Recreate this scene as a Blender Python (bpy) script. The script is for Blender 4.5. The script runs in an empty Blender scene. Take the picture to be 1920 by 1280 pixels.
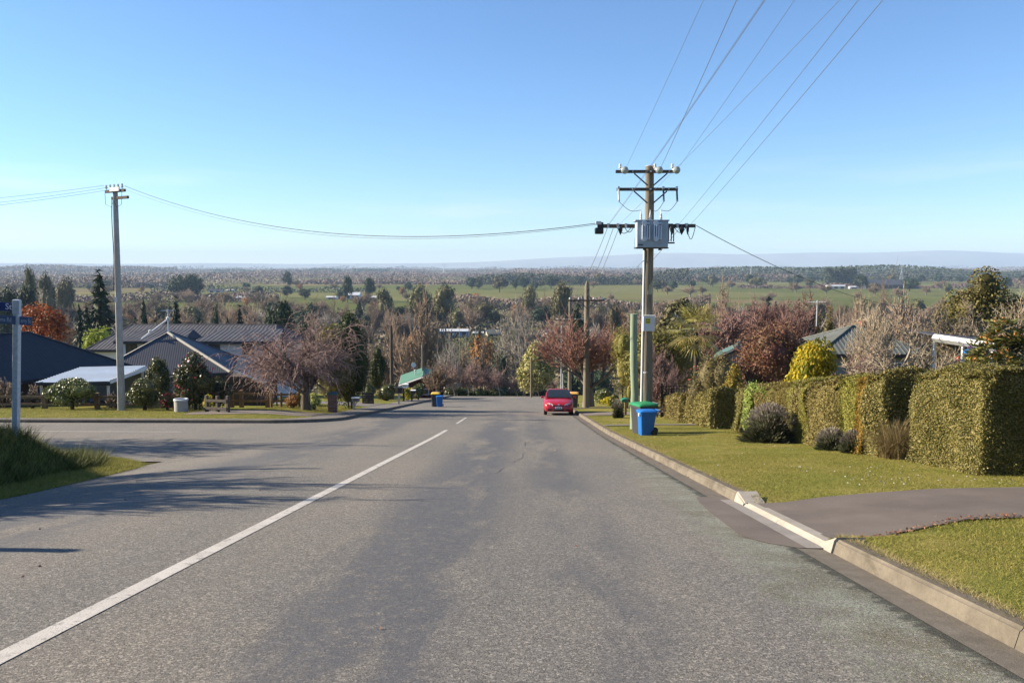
import bpy, bmesh, math, random
import numpy as np
from mathutils import Vector, Matrix

R = math.radians
rng = np.random.default_rng(11)
random.seed(11)
SC = bpy.context.scene
COL = SC.collection

# ------------------------------------------------------------------ camera, sky, sun, exposure
EYE = 1.6
FPX = 1550.0
PITCH = math.atan((640 - 498) / FPX)
YAW = math.atan(24 / FPX)
cam_d = bpy.data.cameras.new('camera')
cam_d.sensor_width = 36.0
cam_d.lens = 36.0 * FPX / 1920.0
cam_d.clip_start = 0.1
cam_d.clip_end = 60000
cam = bpy.data.objects.new('camera', cam_d)
cam.location = (0, 0, EYE)
cam.rotation_euler = (R(90) - PITCH, 0, YAW)
COL.objects.link(cam)
SC.camera = cam

SUN_EL = R(27)
SUN_AZ = R(8)          # the sun stands to the left, a little ahead of the camera
sun_dir = Vector((-math.cos(SUN_EL) * math.cos(SUN_AZ), math.cos(SUN_EL) * math.sin(SUN_AZ), math.sin(SUN_EL)))
world = bpy.data.worlds.new('World')
SC.world = world
world.use_nodes = True
wn = world.node_tree
wn.nodes.clear()
sky = wn.nodes.new('ShaderNodeTexSky')
sky.sky_type = 'NISHITA'
sky.sun_disc = False
sky.sun_elevation = SUN_EL
sky.sun_rotation = math.atan2(sun_dir.x, sun_dir.y)
sky.altitude = 50
sky.air_density = 0.95
sky.dust_density = 0
sky.ozone_density = 6.4
bg = wn.nodes.new('ShaderNodeBackground')
bg.inputs['Strength'].default_value = 0.080
wout = wn.nodes.new('ShaderNodeOutputWorld')
# thin high veil low in the sky, all the way round
tc = wn.nodes.new('ShaderNodeTexCoord'); mp = wn.nodes.new('ShaderNodeMapping'); mp.inputs['Scale'].default_value = (1.6, 1.6, 17.0)
nz = wn.nodes.new('ShaderNodeTexNoise'); nz.inputs['Scale'].default_value = 1.5; nz.inputs['Detail'].default_value = 5; nz.inputs['Roughness'].default_value = .55
wr = wn.nodes.new('ShaderNodeMapRange'); wr.interpolation_type = 'SMOOTHSTEP'; wr.inputs['From Min'].default_value = .50; wr.inputs['From Max'].default_value = .74; wr.inputs['To Max'].default_value = .55
sx = wn.nodes.new('ShaderNodeSeparateXYZ'); el = wn.nodes.new('ShaderNodeMapRange'); el.interpolation_type = 'SMOOTHSTEP'
el.inputs['From Min'].default_value = .17; el.inputs['From Max'].default_value = .04
mu = wn.nodes.new('ShaderNodeMath'); mu.operation = 'MULTIPLY'
hv = wn.nodes.new('ShaderNodeHueSaturation'); hv.inputs['Saturation'].default_value = .45; hv.inputs['Value'].default_value = .98
mxs = wn.nodes.new('ShaderNodeMix'); mxs.data_type = 'RGBA'
wn.links.new(tc.outputs['Generated'], mp.inputs['Vector']); wn.links.new(mp.outputs[0], nz.inputs['Vector']); wn.links.new(nz.outputs['Fac'], wr.inputs['Value'])
wn.links.new(tc.outputs['Generated'], sx.inputs[0]); wn.links.new(sx.outputs['Z'], el.inputs['Value'])
wn.links.new(wr.outputs[0], mu.inputs[0]); wn.links.new(el.outputs[0], mu.inputs[1])
wn.links.new(sky.outputs[0], hv.inputs['Color']); wn.links.new(mu.outputs[0], mxs.inputs[0]); wn.links.new(sky.outputs[0], mxs.inputs[6]); wn.links.new(hv.outputs[0], mxs.inputs[7])
wn.links.new(mxs.outputs[2], bg.inputs['Color'])
wn.links.new(bg.outputs[0], wout.inputs['Surface'])

sun_l = bpy.data.lights.new('sun', 'SUN')
sun_l.energy = 5
sun_l.angle = R(0.55)
sun_l.color = (1.0, 0.87, 0.68)
sun = bpy.data.objects.new('sun', sun_l)
sun.rotation_euler = sun_dir.to_track_quat('Z', 'Y').to_euler()
sun.location = (-40, 10, 60)
COL.objects.link(sun)

SC.view_settings.view_transform = 'Standard'
SC.view_settings.look = 'None'
SC.view_settings.exposure = 1.3
SC.view_settings.gamma = 1.0
SC.view_settings.use_curve_mapping = False
SC.render.engine = 'CYCLES'
SC.cycles.max_bounces = 6
SC.cycles.diffuse_bounces = 3
SC.cycles.glossy_bounces = 2
SC.cycles.transmission_bounces = 3
SC.cycles.volume_bounces = 0
SC.cycles.transparent_max_bounces = 6
SC.cycles.use_denoising = True

# ------------------------------------------------------------------ view geometry (for measuring the photograph)
cp, sp, ct, st = math.cos(PITCH), math.sin(PITCH), math.cos(YAW), math.sin(YAW)
FW = np.array([-st * cp, ct * cp, -sp])
RT = np.array([ct, st, 0.0])
UP = np.cross(RT, FW)

def project(p):
    r = np.array(p, float) - np.array([0, 0, EYE])
    w = r @ FW
    return 960 + FPX * (r @ RT) / w, 640 - FPX * (r @ UP) / w

def gx(px, y, z):
    k = (px - 960) / FPX
    return (k * (y * ct * cp - (z - EYE) * sp) - y * st) / (ct + k * st * cp)

def zt(py, x, y):
    m = (640 - py) / FPX
    return EYE + (m * (x * FW[0] + y * FW[1]) - x * UP[0] - y * UP[1]) / (UP[2] - m * FW[2])

# ------------------------------------------------------------------ lie of the land
_ty = np.arange(-120, 400, 0.5)
_ts = np.interp(_ty, [-120, -5, 26, 34, 100, 113, 150, 190, 260, 300], [.10, .1525, .1525, .139, .139, .27, .27, .10, .02, 0])
_tz = -np.concatenate([[0], np.cumsum(0.5 * (_ts[1:] + _ts[:-1]) * 0.5)])
_tz -= np.interp(0, _ty, _tz)
PLAIN = float(_tz[-1])

def P(y):
    return np.interp(y, _ty, _tz)

def sstep(t):
    t = np.clip(t, 0, 1)
    return t * t * (3 - 2 * t)

def S(x, y):           # road surface: sags towards its left edge near the junction
    x = np.asarray(x, float); y = np.asarray(y, float)
    return P(y) - 0.28 * np.clip((-4 - x) / 5, 0, 1) ** 2 * sstep((29 - y) / 9)

def left_kerb_x(y):
    y = np.asarray(y, float)
    return np.where(y < 41, -8.9 - 3 * (1 - np.sqrt(np.clip(1 - ((41 - y) / 4) ** 2, 0, 1))), -8.9)

def lawnz(x, y):       # right hand lawns, dipping to the lowered kerb at the driveway
    x = np.asarray(x, float); y = np.asarray(y, float)
    dip = sstep((y - 8.25) / .3) * sstep((11.5 - y) / .3) * (1 - sstep((x - 3.3) / 1.5))
    return P(y) + (0.11 + 0.05 * sstep((x - 3.3) / 3)) * (1 - dip * .8)

def vergez(x, y):      # land beyond the side street
    x = np.asarray(x, float); y = np.asarray(y, float)
    d = np.minimum(np.maximum(left_kerb_x(y) - x, 0), np.maximum(y - 37, 0) + 0 * x)
    return P(y) + 0.11 + 0.18 * sstep((d - 2.2) / 3)

def near_edge(y):
    y = np.asarray(y, float)
    e = -8.8 - 0.09 * np.maximum(0, y - 14)
    return e - np.where(y > 19, 3 * (1 - np.sqrt(np.clip(1 - ((y - 19) / 3.0) ** 2, 0, 1))), 0)

def bankz(x, y):       # grass bank at the near corner
    x = np.asarray(x, float); y = np.asarray(y, float)
    d = near_edge(y) - x
    hump = 0.80 * sstep((d - 0.85) / 1.0) * sstep((y - 8) / 5) * sstep((20.0 - y) / 2.6)
    n = 0.06 * np.sin(x * 2.3 + 1.3 * y) + 0.05 * np.sin(3.1 * y - x)
    return S(x, y) - 0.02 + (0.035 + 0.05 * sstep(d / .4)) * sstep((22 - y) / .7) + hump * (1 + n * 1.6)

def gz(x, y):
    if y > 113: return float(P(y))
    if x > 3.2: return float(lawnz(x, y))
    if y > 37 and x < left_kerb_x(y): return float(vergez(x, y))
    if y < 22 and x < near_edge(y): return float(bankz(x, y))
    return float(S(x, y))

def spot(px, y):
    """ground point at depth y under photo column px"""
    z = float(P(y))
    for _ in range(3):
        x = gx(px, y, z); z = gz(x, y)
    return float(x), float(y), float(z)

# ------------------------------------------------------------------ building helpers
def tag(o, label=None, cat=None, group=None, kind=None):
    if label: o['label'] = label
    if cat: o['category'] = cat
    if group: o['group'] = group
    if kind: o['kind'] = kind
    return o

def link(o, parent=None):
    COL.objects.link(o)
    if parent is not None: o.parent = parent
    return o

def thing(name, label, cat, loc=(0, 0, 0), rz=0.0, group=None):
    o = bpy.data.objects.new(name, None)
    o.empty_display_size = 0.2
    o.location = loc; o.rotation_euler = (0, 0, rz)
    link(o)
    return tag(o, label, cat, group)

def fast_mesh(name, V, F, mats, smooth=False, mi=None):
    V = np.ascontiguousarray(np.asarray(V, np.float32).reshape(-1, 3))
    me = bpy.data.meshes.new(name)
    if isinstance(F, np.ndarray):
        n, k = F.shape
        me.vertices.add(len(V)); me.vertices.foreach_set('co', V.ravel())
        me.loops.add(n * k); me.loops.foreach_set('vertex_index', np.ascontiguousarray(F, dtype=np.int32).ravel())
        me.polygons.add(n); me.polygons.foreach_set('loop_start', np.arange(0, n * k, k, dtype=np.int32))
        me.update(calc_edges=True)
    else:
        me.from_pydata(V.tolist(), [], [list(map(int, f)) for f in F]); me.update()
    for m in (mats if isinstance(mats, (list, tuple)) else [mats]):
        me.materials.append(m)
    if mi is not None:
        me.polygons.foreach_set('material_index', np.asarray(mi, np.int32))
    if smooth:
        me.polygons.foreach_set('use_smooth', np.ones(len(me.polygons), bool))
    return me

def obj(name, V, F, mats, parent=None, smooth=False, mi=None, loc=None):
    o = bpy.data.objects.new(name, fast_mesh(name, V, F, mats, smooth, mi))
    if loc is not None: o.location = loc
    return link(o, parent)

class MB:
    """collects shapes and links them as one mesh"""
    def __init__(s): s.V = []; s.F = []
    def add(s, V, F):
        b = len(s.V)
        s.V += [tuple(v) for v in V]; s.F += [tuple(i + b for i in f) for f in F]
        return s
    def box(s, c, d, rz=0.0, M=None):
        x, y, z = d[0] / 2, d[1] / 2, d[2] / 2
        v = [(-x, -y, -z), (x, -y, -z), (x, y, -z), (-x, y, -z), (-x, -y, z), (x, -y, z), (x, y, z), (-x, y, z)]
        if rz:
            a, b = math.cos(rz), math.sin(rz); v = [(p[0] * a - p[1] * b, p[0] * b + p[1] * a, p[2]) for p in v]
        if M is not None: v = [tuple(M @ Vector(p)) for p in v]
        v = [(p[0] + c[0], p[1] + c[1], p[2] + c[2]) for p in v]
        return s.add(v, [(0, 3, 2, 1), (4, 5, 6, 7), (0, 1, 5, 4), (1, 2, 6, 5), (2, 3, 7, 6), (3, 0, 4, 7)])
    def bbox(s, c, d, b=0.01, rz=0.0):
        """box with chamfered edges"""
        bm = bmesh.new(); bmesh.ops.create_cube(bm, size=1.0)
        bmesh.ops.scale(bm, vec=d, verts=bm.verts)
        bmesh.ops.bevel(bm, geom=list(bm.edges), offset=b, segments=2, affect='EDGES', profile=0.5)
        bmesh.ops.rotate(bm, cent=(0, 0, 0), matrix=Matrix.Rotation(rz, 3, 'Z'), verts=bm.verts)
        bmesh.ops.translate(bm, vec=c, verts=bm.verts)
        bm.verts.index_update()
        s.add([v.co[:] for v in bm.verts], [[v.index for v in f.verts] for f in bm.faces]); bm.free()
        return s
    def tube(s, pts, r, n=8, cap=True):
        pts = [Vector(p) for p in pts]
        rs = r if isinstance(r, (list, tuple)) else [r] * len(pts)
        V = []; F = []
        for i, p in enumerate(pts):
            d = (pts[min(i + 1, len(pts) - 1)] - pts[max(i - 1, 0)])
            d = d.normalized() if d.length > 1e-9 else Vector((0, 0, 1))
            a = d.cross(Vector((0, 0, 1)) if abs(d.z) < .9 else Vector((0, 1, 0))).normalized(); b = d.cross(a)
            for k in range(n):
                t = 2 * math.pi * k / n
                V.append(p + (a * math.cos(t) + b * math.sin(t)) * rs[i])
        for i in range(len(pts) - 1):
            for k in range(n):
                k2 = (k + 1) % n
                F.append((i * n + k, i * n + k2, (i + 1) * n + k2, (i + 1) * n + k))
        if cap:
            F.append(tuple(range(n))); F.append(tuple((len(pts) - 1) * n + k for k in reversed(range(n))))
        return s.add(V, F)
    def lathe(s, prof, c=(0, 0, 0), n=16, axis='Z'):
        V = []; F = []
        for r, h in prof:
            for k in range(n):
                t = 2 * math.pi * k / n; a, b = r * math.cos(t), r * math.sin(t)
                V.append((c[0] + a, c[1] + b, c[2] + h) if axis == 'Z' else ((c[0] + h, c[1] + a, c[2] + b) if axis == 'X' else (c[0] + a, c[1] + h, c[2] + b)))
        m = len(prof)
        for i in range(m - 1):
            for k in range(n):
                k2 = (k + 1) % n
                F.append((i * n + k, i * n + k2, (i + 1) * n + k2, (i + 1) * n + k))
        F.append(tuple(reversed(range(n)))); F.append(tuple((m - 1) * n + k for k in range(n)))
        return s.add(V, F)
    def loft(s, rings, cap=True):
        n = len(rings[0]); V = [p for r in rings for p in r]; F = []
        for i in range(len(rings) - 1):
            for k in range(n):
                k2 = (k + 1) % n
                F.append((i * n + k, i * n + k2, (i + 1) * n + k2, (i + 1) * n + k))
        if cap:
            F.append(tuple(reversed(range(n)))); F.append(tuple((len(rings) - 1) * n + k for k in range(n)))
        return s.add(V, F)
    def build(s, name, mat, parent=None, smooth=False):
        me = bpy.data.meshes.new(name)
        me.from_pydata([tuple(v) for v in s.V], [], s.F)
        bm = bmesh.new(); bm.from_mesh(me); bmesh.ops.recalc_face_normals(bm, faces=bm.faces); bm.to_mesh(me); bm.free()
        me.materials.append(mat)
        if smooth:
            me.polygons.foreach_set('use_smooth', np.ones(len(me.polygons), bool))
            try: me.set_sharp_from_angle(angle=R(40))
            except Exception: pass
        return link(bpy.data.objects.new(name, me), parent)

def copy_tree(o, parent=None):
    c = o.copy(); COL.objects.link(c); c.parent = parent
    for ch in list(o.children): copy_tree(ch, c)
    return c

def grid_sheet(name, xs, ys, zf, mat, kind='structure', xf=None, parent=None):
    X, Y = np.meshgrid(np.asarray(xs, float), np.asarray(ys, float))
    if xf is not None: X = xf(X, Y)
    Z = zf(X, Y)
    n, m = X.shape
    V = np.stack([X, Y, Z], -1).reshape(-1, 3)
    i = np.arange((n - 1) * (m - 1)); r = i // (m - 1); c = i % (m - 1)
    F = np.stack([r * m + c, r * m + c + 1, (r + 1) * m + c + 1, (r + 1) * m + c], -1)
    o = obj(name, V, F, mat, parent, smooth=True)
    if kind: o['kind'] = kind
    return o

def offset_poly(pts, d):
    """shift a plan polyline to its left by d"""
    p = np.asarray(pts, float); t = np.gradient(p, axis=0); t /= np.linalg.norm(t, axis=1)[:, None]
    return p + np.stack([-t[:, 1], t[:, 0]], -1) * d

def ribbon(name, A, B, nx, zf, mat, parent=None, kind='structure'):
    A = np.asarray(A, float); B = np.asarray(B, float)
    t = np.linspace(0, 1, nx)[None, :, None]
    Q = A[:, None, :] * (1 - t) + B[:, None, :] * t
    n, m = Q.shape[:2]
    V = np.concatenate([Q, zf(Q[..., 0], Q[..., 1])[..., None]], -1).reshape(-1, 3)
    i = np.arange((n - 1) * (m - 1)); r = i // (m - 1); c = i % (m - 1)
    F = np.stack([r * m + c, r * m + c + 1, (r + 1) * m + c + 1, (r + 1) * m + c], -1)
    o = obj(name, V, F, mat, parent, smooth=True)
    if kind: o['kind'] = kind
    return o

# ------------------------------------------------------------------ materials
def lin(r, g, b):
    f = lambda c: (c / 255 / 12.92) if c / 255 <= .04045 else ((c / 255 + .055) / 1.055) ** 2.4
    return (f(r), f(g), f(b), 1)

class NM:
    def __init__(s, name, rough=.85, spec=.25, metal=0.0):
        s.m = bpy.data.materials.new(name); s.m.use_nodes = True
        s.nt = s.m.node_tree; s.b = s.nt.nodes['Principled BSDF']; s.out = s.nt.nodes['Material Output']
        s.b.inputs['Roughness'].default_value = rough
        s.b.inputs['Specular IOR Level'].default_value = spec
        s.b.inputs['Metallic'].default_value = metal
    def n(s, t, ins=None, **attr):
        nd = s.nt.nodes.new('ShaderNode' + t)
        for k, v in attr.items(): setattr(nd, k, v)
        for k, v in (ins or {}).items(): s.set(nd.inputs[k], v)
        return nd
    def set(s, sock, v):
        if hasattr(v, 'is_output'): s.nt.links.new(v, sock)
        else: sock.default_value = v
    def pos(s): return s.n('NewGeometry').outputs['Position']
    def objc(s): return s.n('TexCoord').outputs['Object']
    def noise(s, vec, scale, detail=4, rough=.55):
        return s.n('TexNoise', {'Vector': vec, 'Scale': scale, 'Detail': detail, 'Roughness': rough}).outputs['Fac']
    def scaled(s, vec, sc):
        return s.n('VectorMath', {0: vec, 1: sc}, operation='MULTIPLY').outputs[0]
    def math(s, op, a, b=0.0, clamp=False):
        return s.n('Math', {0: a, 1: b}, operation=op, use_clamp=clamp).outputs[0]
    def ramp(s, fac, stops, interp='LINEAR'):
        nd = s.n('ValToRGB', {'Fac': fac}); cr = nd.color_ramp; cr.interpolation = interp
        while len(cr.elements) < len(stops): cr.elements.new(0.5)
        for e, (p, c) in zip(cr.elements, stops):
            e.position = p; e.color = c if len(c) == 4 else (*c, 1)
        return nd.outputs['Color']
    def step(s, fac, lo, hi):
        return s.n('MapRange', {'Value': fac, 'From Min': lo, 'From Max': hi}, interpolation_type='SMOOTHSTEP').outputs['Result']
    def mix(s, fac, a, b, mode='MIX'):
        nd = s.n('Mix', data_type='RGBA', blend_type=mode)
        s.set(nd.inputs[0], fac); s.set(nd.inputs[6], a); s.set(nd.inputs[7], b)
        return nd.outputs[2]
    def sep(s, vec): return s.n('SeparateXYZ', {0: vec}).outputs
    def color(s, c): s.set(s.b.inputs['Base Color'], c); return s
    def bump(s, h, strength=.4, dist=.01):
        s.nt.links.new(s.n('Bump', {'Height': h, 'Strength': strength, 'Distance': dist}).outputs[0], s.b.inputs['Normal']); return s

def plain(name, c, rough=.7, var=.15, scale=8, metal=0.0, spec=.3, bump=0.0):
    a = NM(name, rough, spec, metal); v = a.objc()
    f = a.noise(v, scale, 5, .6)
    lo = tuple(x * (1 - var) for x in c[:3]) + (1,); hi = tuple(min(1, x * (1 + var)) for x in c[:3]) + (1,)
    a.color(a.ramp(f, [(.3, lo), (.7, hi)]))
    if bump: a.bump(a.noise(v, scale * 6, 4), bump, .01)
    return a.m

def leaf(name, cols, trans=.25, rough=.6, objvar=.25, spec=.2):
    """foliage: each leaf takes its own tint, each plant its own shade"""
    a = NM(name, rough, spec)
    g = a.n('NewGeometry'); oi = a.n('ObjectInfo')
    k = len(cols)
    c = a.ramp(g.outputs['Random Per Island'], [(i / max(1, k - 1), col) for i, col in enumerate(cols)])
    hs = a.n('HueSaturation', {'Color': c, 'Hue': a.n('MapRange', {'Value': oi.outputs['Random'], 'To Min': .5 - .02 * objvar * 4, 'To Max': .5 + .02 * objvar * 4}).outputs[0],
                               'Value': a.n('MapRange', {'Value': oi.outputs['Random'], 'To Min': 1 - objvar, 'To Max': 1 + objvar}).outputs[0]})
    a.color(hs.outputs[0])
    if trans > 0:
        tr = a.n('BsdfTranslucent', {'Color': hs.outputs[0]})
        mx = a.n('MixShader', {0: trans, 1: a.b.outputs[0], 2: tr.outputs[0]})
        a.nt.links.new(mx.outputs[0], a.out.inputs['Surface'])
    return a.m

def bark(name, c1, c2, scale=6, objvar=.2):
    a = NM(name, .9, .1); v = a.scaled(a.objc(), (1, 1, .25))
    c = a.ramp(a.noise(v, scale, 6, .65), [(.3, c1), (.7, c2)])
    oi = a.n('ObjectInfo')
    hs = a.n('HueSaturation', {'Color': c, 'Value': a.n('MapRange', {'Value': oi.outputs['Random'], 'To Min': 1 - objvar, 'To Max': 1 + objvar}).outputs[0]})
    a.color(hs.outputs[0]); a.bump(a.noise(v, scale * 4, 4), .5, .02)
    return a.m
# ------------------------------------------------------------------ vegetation builders
def quads(Pn, N, L, W, seed=0, align=None):
    """leaf-shaped faces at points Pn facing N; L, W half sizes (arrays or numbers); align = preferred long axis"""
    r = np.random.default_rng(seed); n = len(Pn)
    N = N / np.maximum(np.linalg.norm(N, axis=1)[:, None], 1e-9)
    T = r.normal(size=(n, 3)) if align is None else align + r.normal(size=(n, 3)) * .35
    T = T - N * (T * N).sum(1)[:, None]; T /= np.maximum(np.linalg.norm(T, axis=1)[:, None], 1e-9)
    B = np.cross(N, T)
    L = np.broadcast_to(np.asarray(L, float), (n,)) * r.uniform(.7, 1.3, n)
    W = np.broadcast_to(np.asarray(W, float), (n,)) * r.uniform(.7, 1.3, n)
    a = T * L[:, None]; b = B * W[:, None]
    V = np.stack([Pn - a, Pn + b - a * .1, Pn + a, Pn - b - a * .1], 1).reshape(-1, 3)
    F = np.arange(4 * n).reshape(n, 4)
    return V, F

_ICO = None
def ico():
    global _ICO
    if _ICO is None:
        bm = bmesh.new(); bmesh.ops.create_icosphere(bm, subdivisions=2, radius=1.0); bm.verts.index_update()
        _ICO = (np.array([v.co[:] for v in bm.verts]), np.array([[v.index for v in f.verts] + [f.verts[0].index] for f in bm.faces])); bm.free()
    return _ICO

def core(cs, rs, k=.72):
    """dark-inside lumps that stop the view through a crown (hidden under its leaves)"""
    Vi, Fi = ico(); VV = []; FF = []; b = 0
    for c, r in zip(cs, rs):
        VV.append(Vi * (np.asarray(r) * k) + c); FF.append(Fi + b); b += len(Vi)
    return np.concatenate(VV), np.concatenate(FF)

def join(*vf):
    VV = []; FF = []; b = 0
    for V, F in vf:
        VV.append(V); FF.append(F + b); b += len(V)
    return np.concatenate(VV), np.concatenate(FF)

def crown(seed, n, W, D, H, z0=0.0, lobes=12, leaf=.1, asp=.55, lobe=.33, shell=.72, jit=.8, base=.0, topped=1.0, corek=.66, droop=0.0):
    """an uneven leafy crown W x D x H standing on z0; returns V, F"""
    r = np.random.default_rng(seed)
    C = []; Rr = []
    for i in range(lobes):
        while True:
            q = r.uniform(-1, 1, 3)
            if (q ** 2).sum() < 1 and (q ** 2).sum() > .12: break
        s = lobe * r.uniform(.7, 1.25)
        wz = (1 - abs(q[2]) * (1 - topped)) if q[2] > 0 else 1.0
        C.append((q[0] * (W / 2) * (1 - s) * 1.08 * wz, q[1] * (D / 2) * (1 - s) * 1.08 * wz, z0 + H * (.5 + .5 * q[2] * (1 - s * .8))))
        Rr.append((W / 2 * s * 1.25, D / 2 * s * 1.25, H / 2 * s * 1.15))
    C.append((0, 0, z0 + H * .5)); Rr.append((W * .36, D * .36, H * .40))
    C = np.array(C); Rr = np.array(Rr)
    wt = (Rr ** 2).sum(1); idx = r.choice(len(C), n, p=wt / wt.sum())
    d = r.normal(size=(n, 3)); d[:, 2] += .15; d /= np.linalg.norm(d, axis=1)[:, None]
    rad = shell + (1.06 - shell) * r.uniform(0, 1, n) ** .6
    p = C[idx] + d * Rr[idx] * rad[:, None]
    p[:, 2] = np.maximum(p[:, 2], z0 + base * H + .02)
    N = d + r.normal(size=(n, 3)) * jit
    al = None
    if droop: al = np.stack([d[:, 0] * .5, d[:, 1] * .5, np.full(n, -droop)], 1)
    L = quads(p, N, leaf * .5, leaf * .5 * asp, seed + 1, al)
    if corek:
        return join(L, core(C, Rr, corek))
    return L

def conifer(seed, n, W, H, z0=0.0, whorls=14, leaf=.5, asp=.3, power=.85, fill=.45, corek=.5):
    r = np.random.default_rng(seed)
    t = 1 - np.sqrt(r.uniform(0, 1, n)); t = np.clip(t, 0, .985)
    saw = (t * whorls) % 1.0
    Rt = W / 2 * (1 - t) ** power * (.72 + .32 * (1 - saw))
    k = np.floor(t * whorls)
    br = (7 - (k % 3)).astype(int)
    ang = (r.integers(0, 1000, n) % br) / br * 2 * np.pi + k * 2.399 + r.normal(0, .16, n)
    rad = Rt * (fill + (1.05 - fill) * r.uniform(0, 1, n) ** .5)
    p = np.stack([np.cos(ang) * rad, np.sin(ang) * rad, z0 + t * H - .12 * rad + r.normal(0, .05, n) * H / whorls], -1)
    out = np.stack([np.cos(ang), np.sin(ang), np.full(n, -.25)], -1)
    N = np.stack([np.cos(ang) * .6, np.sin(ang) * .6, np.full(n, .8)], -1) + r.normal(size=(n, 3)) * .5
    L = quads(p, N, leaf * .5, leaf * .5 * asp, seed + 1, out)
    # solid inner cone
    m = 10; a = np.arange(m) / m * 2 * np.pi
    V = np.concatenate([np.stack([np.cos(a) * W / 2 * corek, np.sin(a) * W / 2 * corek, np.full(m, z0 + .06 * H)], -1), [[0, 0, z0 + H * .9]]])
    F = np.stack([np.arange(m), (np.arange(m) + 1) % m, np.full(m, m), np.full(m, m)], -1)
    F = F[:, [0, 1, 2, 2]]
    if corek: return join(L, (V, F))
    return L

class Wood:
    """branching tree; limbs and twigs are collected apart"""
    def __init__(s, seed): s.r = random.Random(seed); s.big = [[], []]; s.twig = [[], []]
    def tube(s, pts, r0, r1, n, store):
        V, F = store
        d = pts[-1] - pts[0]
        if d.length < 1e-6: return
        d.normalize()
        a = d.cross(Vector((0.31, .2, .93)) if abs(d.z) < .95 else Vector((0, 1, 0))).normalized(); b = d.cross(a)
        o = len(V); m = len(pts)
        cs = [(math.cos(2 * math.pi * k / n), math.sin(2 * math.pi * k / n)) for k in range(n)]
        for i, p in enumerate(pts):
            r = r0 + (r1 - r0) * i / (m - 1)
            for c, q in cs: V.append((p.x + (a.x * c + b.x * q) * r, p.y + (a.y * c + b.y * q) * r, p.z + (a.z * c + b.z * q) * r))
        for i in range(m - 1):
            for k in range(n):
                k2 = (k + 1) % n
                F.append((o + i * n + k, o + i * n + k2, o + (i + 1) * n + k2, o + (i + 1) * n + k))
    def grow(s, p, d, L, r, lev, c):
        rr = s.r
        last = lev >= c['levels']
        nseg = c.get('nseg', 3) if not last else 2
        pts = [p.copy()]; q = p.copy(); dd = d.copy()
        up = c['up'][min(lev, len(c['up']) - 1)]
        wig = c['wig'] * (0.4 if lev == 0 else 1)
        for i in range(nseg):
            dd = (dd + Vector((rr.gauss(0, wig), rr.gauss(0, wig), rr.gauss(0, wig) + up))).normalized()
            q = q + dd * (L / nseg); pts.append(q.copy())
        rend = r * (c['taper'] if not last else .35)
        store = s.big if lev <= c['biglev'] else s.twig
        s.tube(pts, r, rend, 8 if lev == 0 else (6 if lev == 1 else (4 if lev == 2 else 3)), store)
        if last: return
        n = c['n'][min(lev, len(c['n']) - 1)]
        n = rr.randint(*n)
        a0 = rr.uniform(0, 6.28)
        t0 = c['t0'][min(lev, len(c['t0']) - 1)]
        for i in range(n):
            t = t0 + (1 - t0) * (i + rr.random() * .8) / n
            t = min(t, .999) * nseg; j = int(t); f = t - j
            bp = pts[j].lerp(pts[j + 1], f); bd = (pts[j + 1] - pts[j]).normalized()
            ang = R(rr.uniform(*c['ang'][min(lev, len(c['ang']) - 1)]))
            az = a0 + i * 2.4 + rr.uniform(-.5, .5)
            ax = bd.cross(Vector((0, 0, 1)) if abs(bd.z) < .95 else Vector((1, 0, 0))).normalized()
            side = (ax * math.cos(az) + bd.cross(ax) * math.sin(az))
            nd = (bd * math.cos(ang) + side * math.sin(ang)).normalized()
            rb = r + (rend - r) * t / nseg
            ratio = c['ratio'][min(lev, len(c['ratio']) - 1)] * rr.uniform(.75, 1.2) * (1.15 - .35 * t / nseg)
            s.grow(bp, nd, L * ratio, max(rb * c['rr'], c['rmin']), lev + 1, c)
        if c.get('leader', True) and lev < c['levels']:
            s.grow(pts[-1], dd, L * c['lead'], max(rend, c['rmin']), lev + 1, c)
    def arr(s, st):
        return (np.array(st[0]).reshape(-1, 3), np.array(st[1]).reshape(-1, 4)) if st[0] else (np.zeros((0, 3)), np.zeros((0, 4), int))

BASE = dict(levels=4, up=[.05, .1, .12, .1, .05], wig=.14, taper=.62, biglev=1, n=[(4, 5), (4, 5), (4, 5), (4, 5)], t0=[.35, .3, .2, .15],
            ang=[(30, 55), (28, 55), (28, 60), (30, 60)], ratio=[.75, .68, .62, .6], rr=.6, rmin=.012, lead=.7, leader=True)

def wood(seed, H, trunk, rad, **kw):
    c = dict(BASE); c.update(kw)
    w = Wood(seed)
    w.grow(Vector((0, 0, -0.15)), Vector((kw.get('lean', 0), 0, 1)).normalized(), trunk, rad, 0, c)
    V = np.array(w.big[0] + w.twig[0]); top = np.percentile(V[:, 2], 99.5)
    k = H / top if kw.get('fit', True) else 1
    if kw.get('fitw'):
        sp = np.percentile(np.abs(V[:, :2]), 98, axis=0).max() * 2; kx = kw['fitw'] / sp
    else: kx = k
    def sc(st):
        v, f = w.arr(st); v = v.copy()
        if len(v): v[:, 2] = v[:, 2] * k; v[:, :2] *= kx
        return v, f
    return sc(w.big), sc(w.twig)

def bare(name, label, cat, loc, H, seed, trunk, rad, mb, mt, rz=0, group=None, tname='trunk', cname='crown', **kw):
    o = thing(name, label, cat, loc, rz, group)
    b, t = wood(seed, H, trunk, rad, **kw)
    obj(tname, b[0], b[1], mb, o, smooth=True)
    obj(cname, t[0], t[1], mt, o)
    return o

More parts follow.
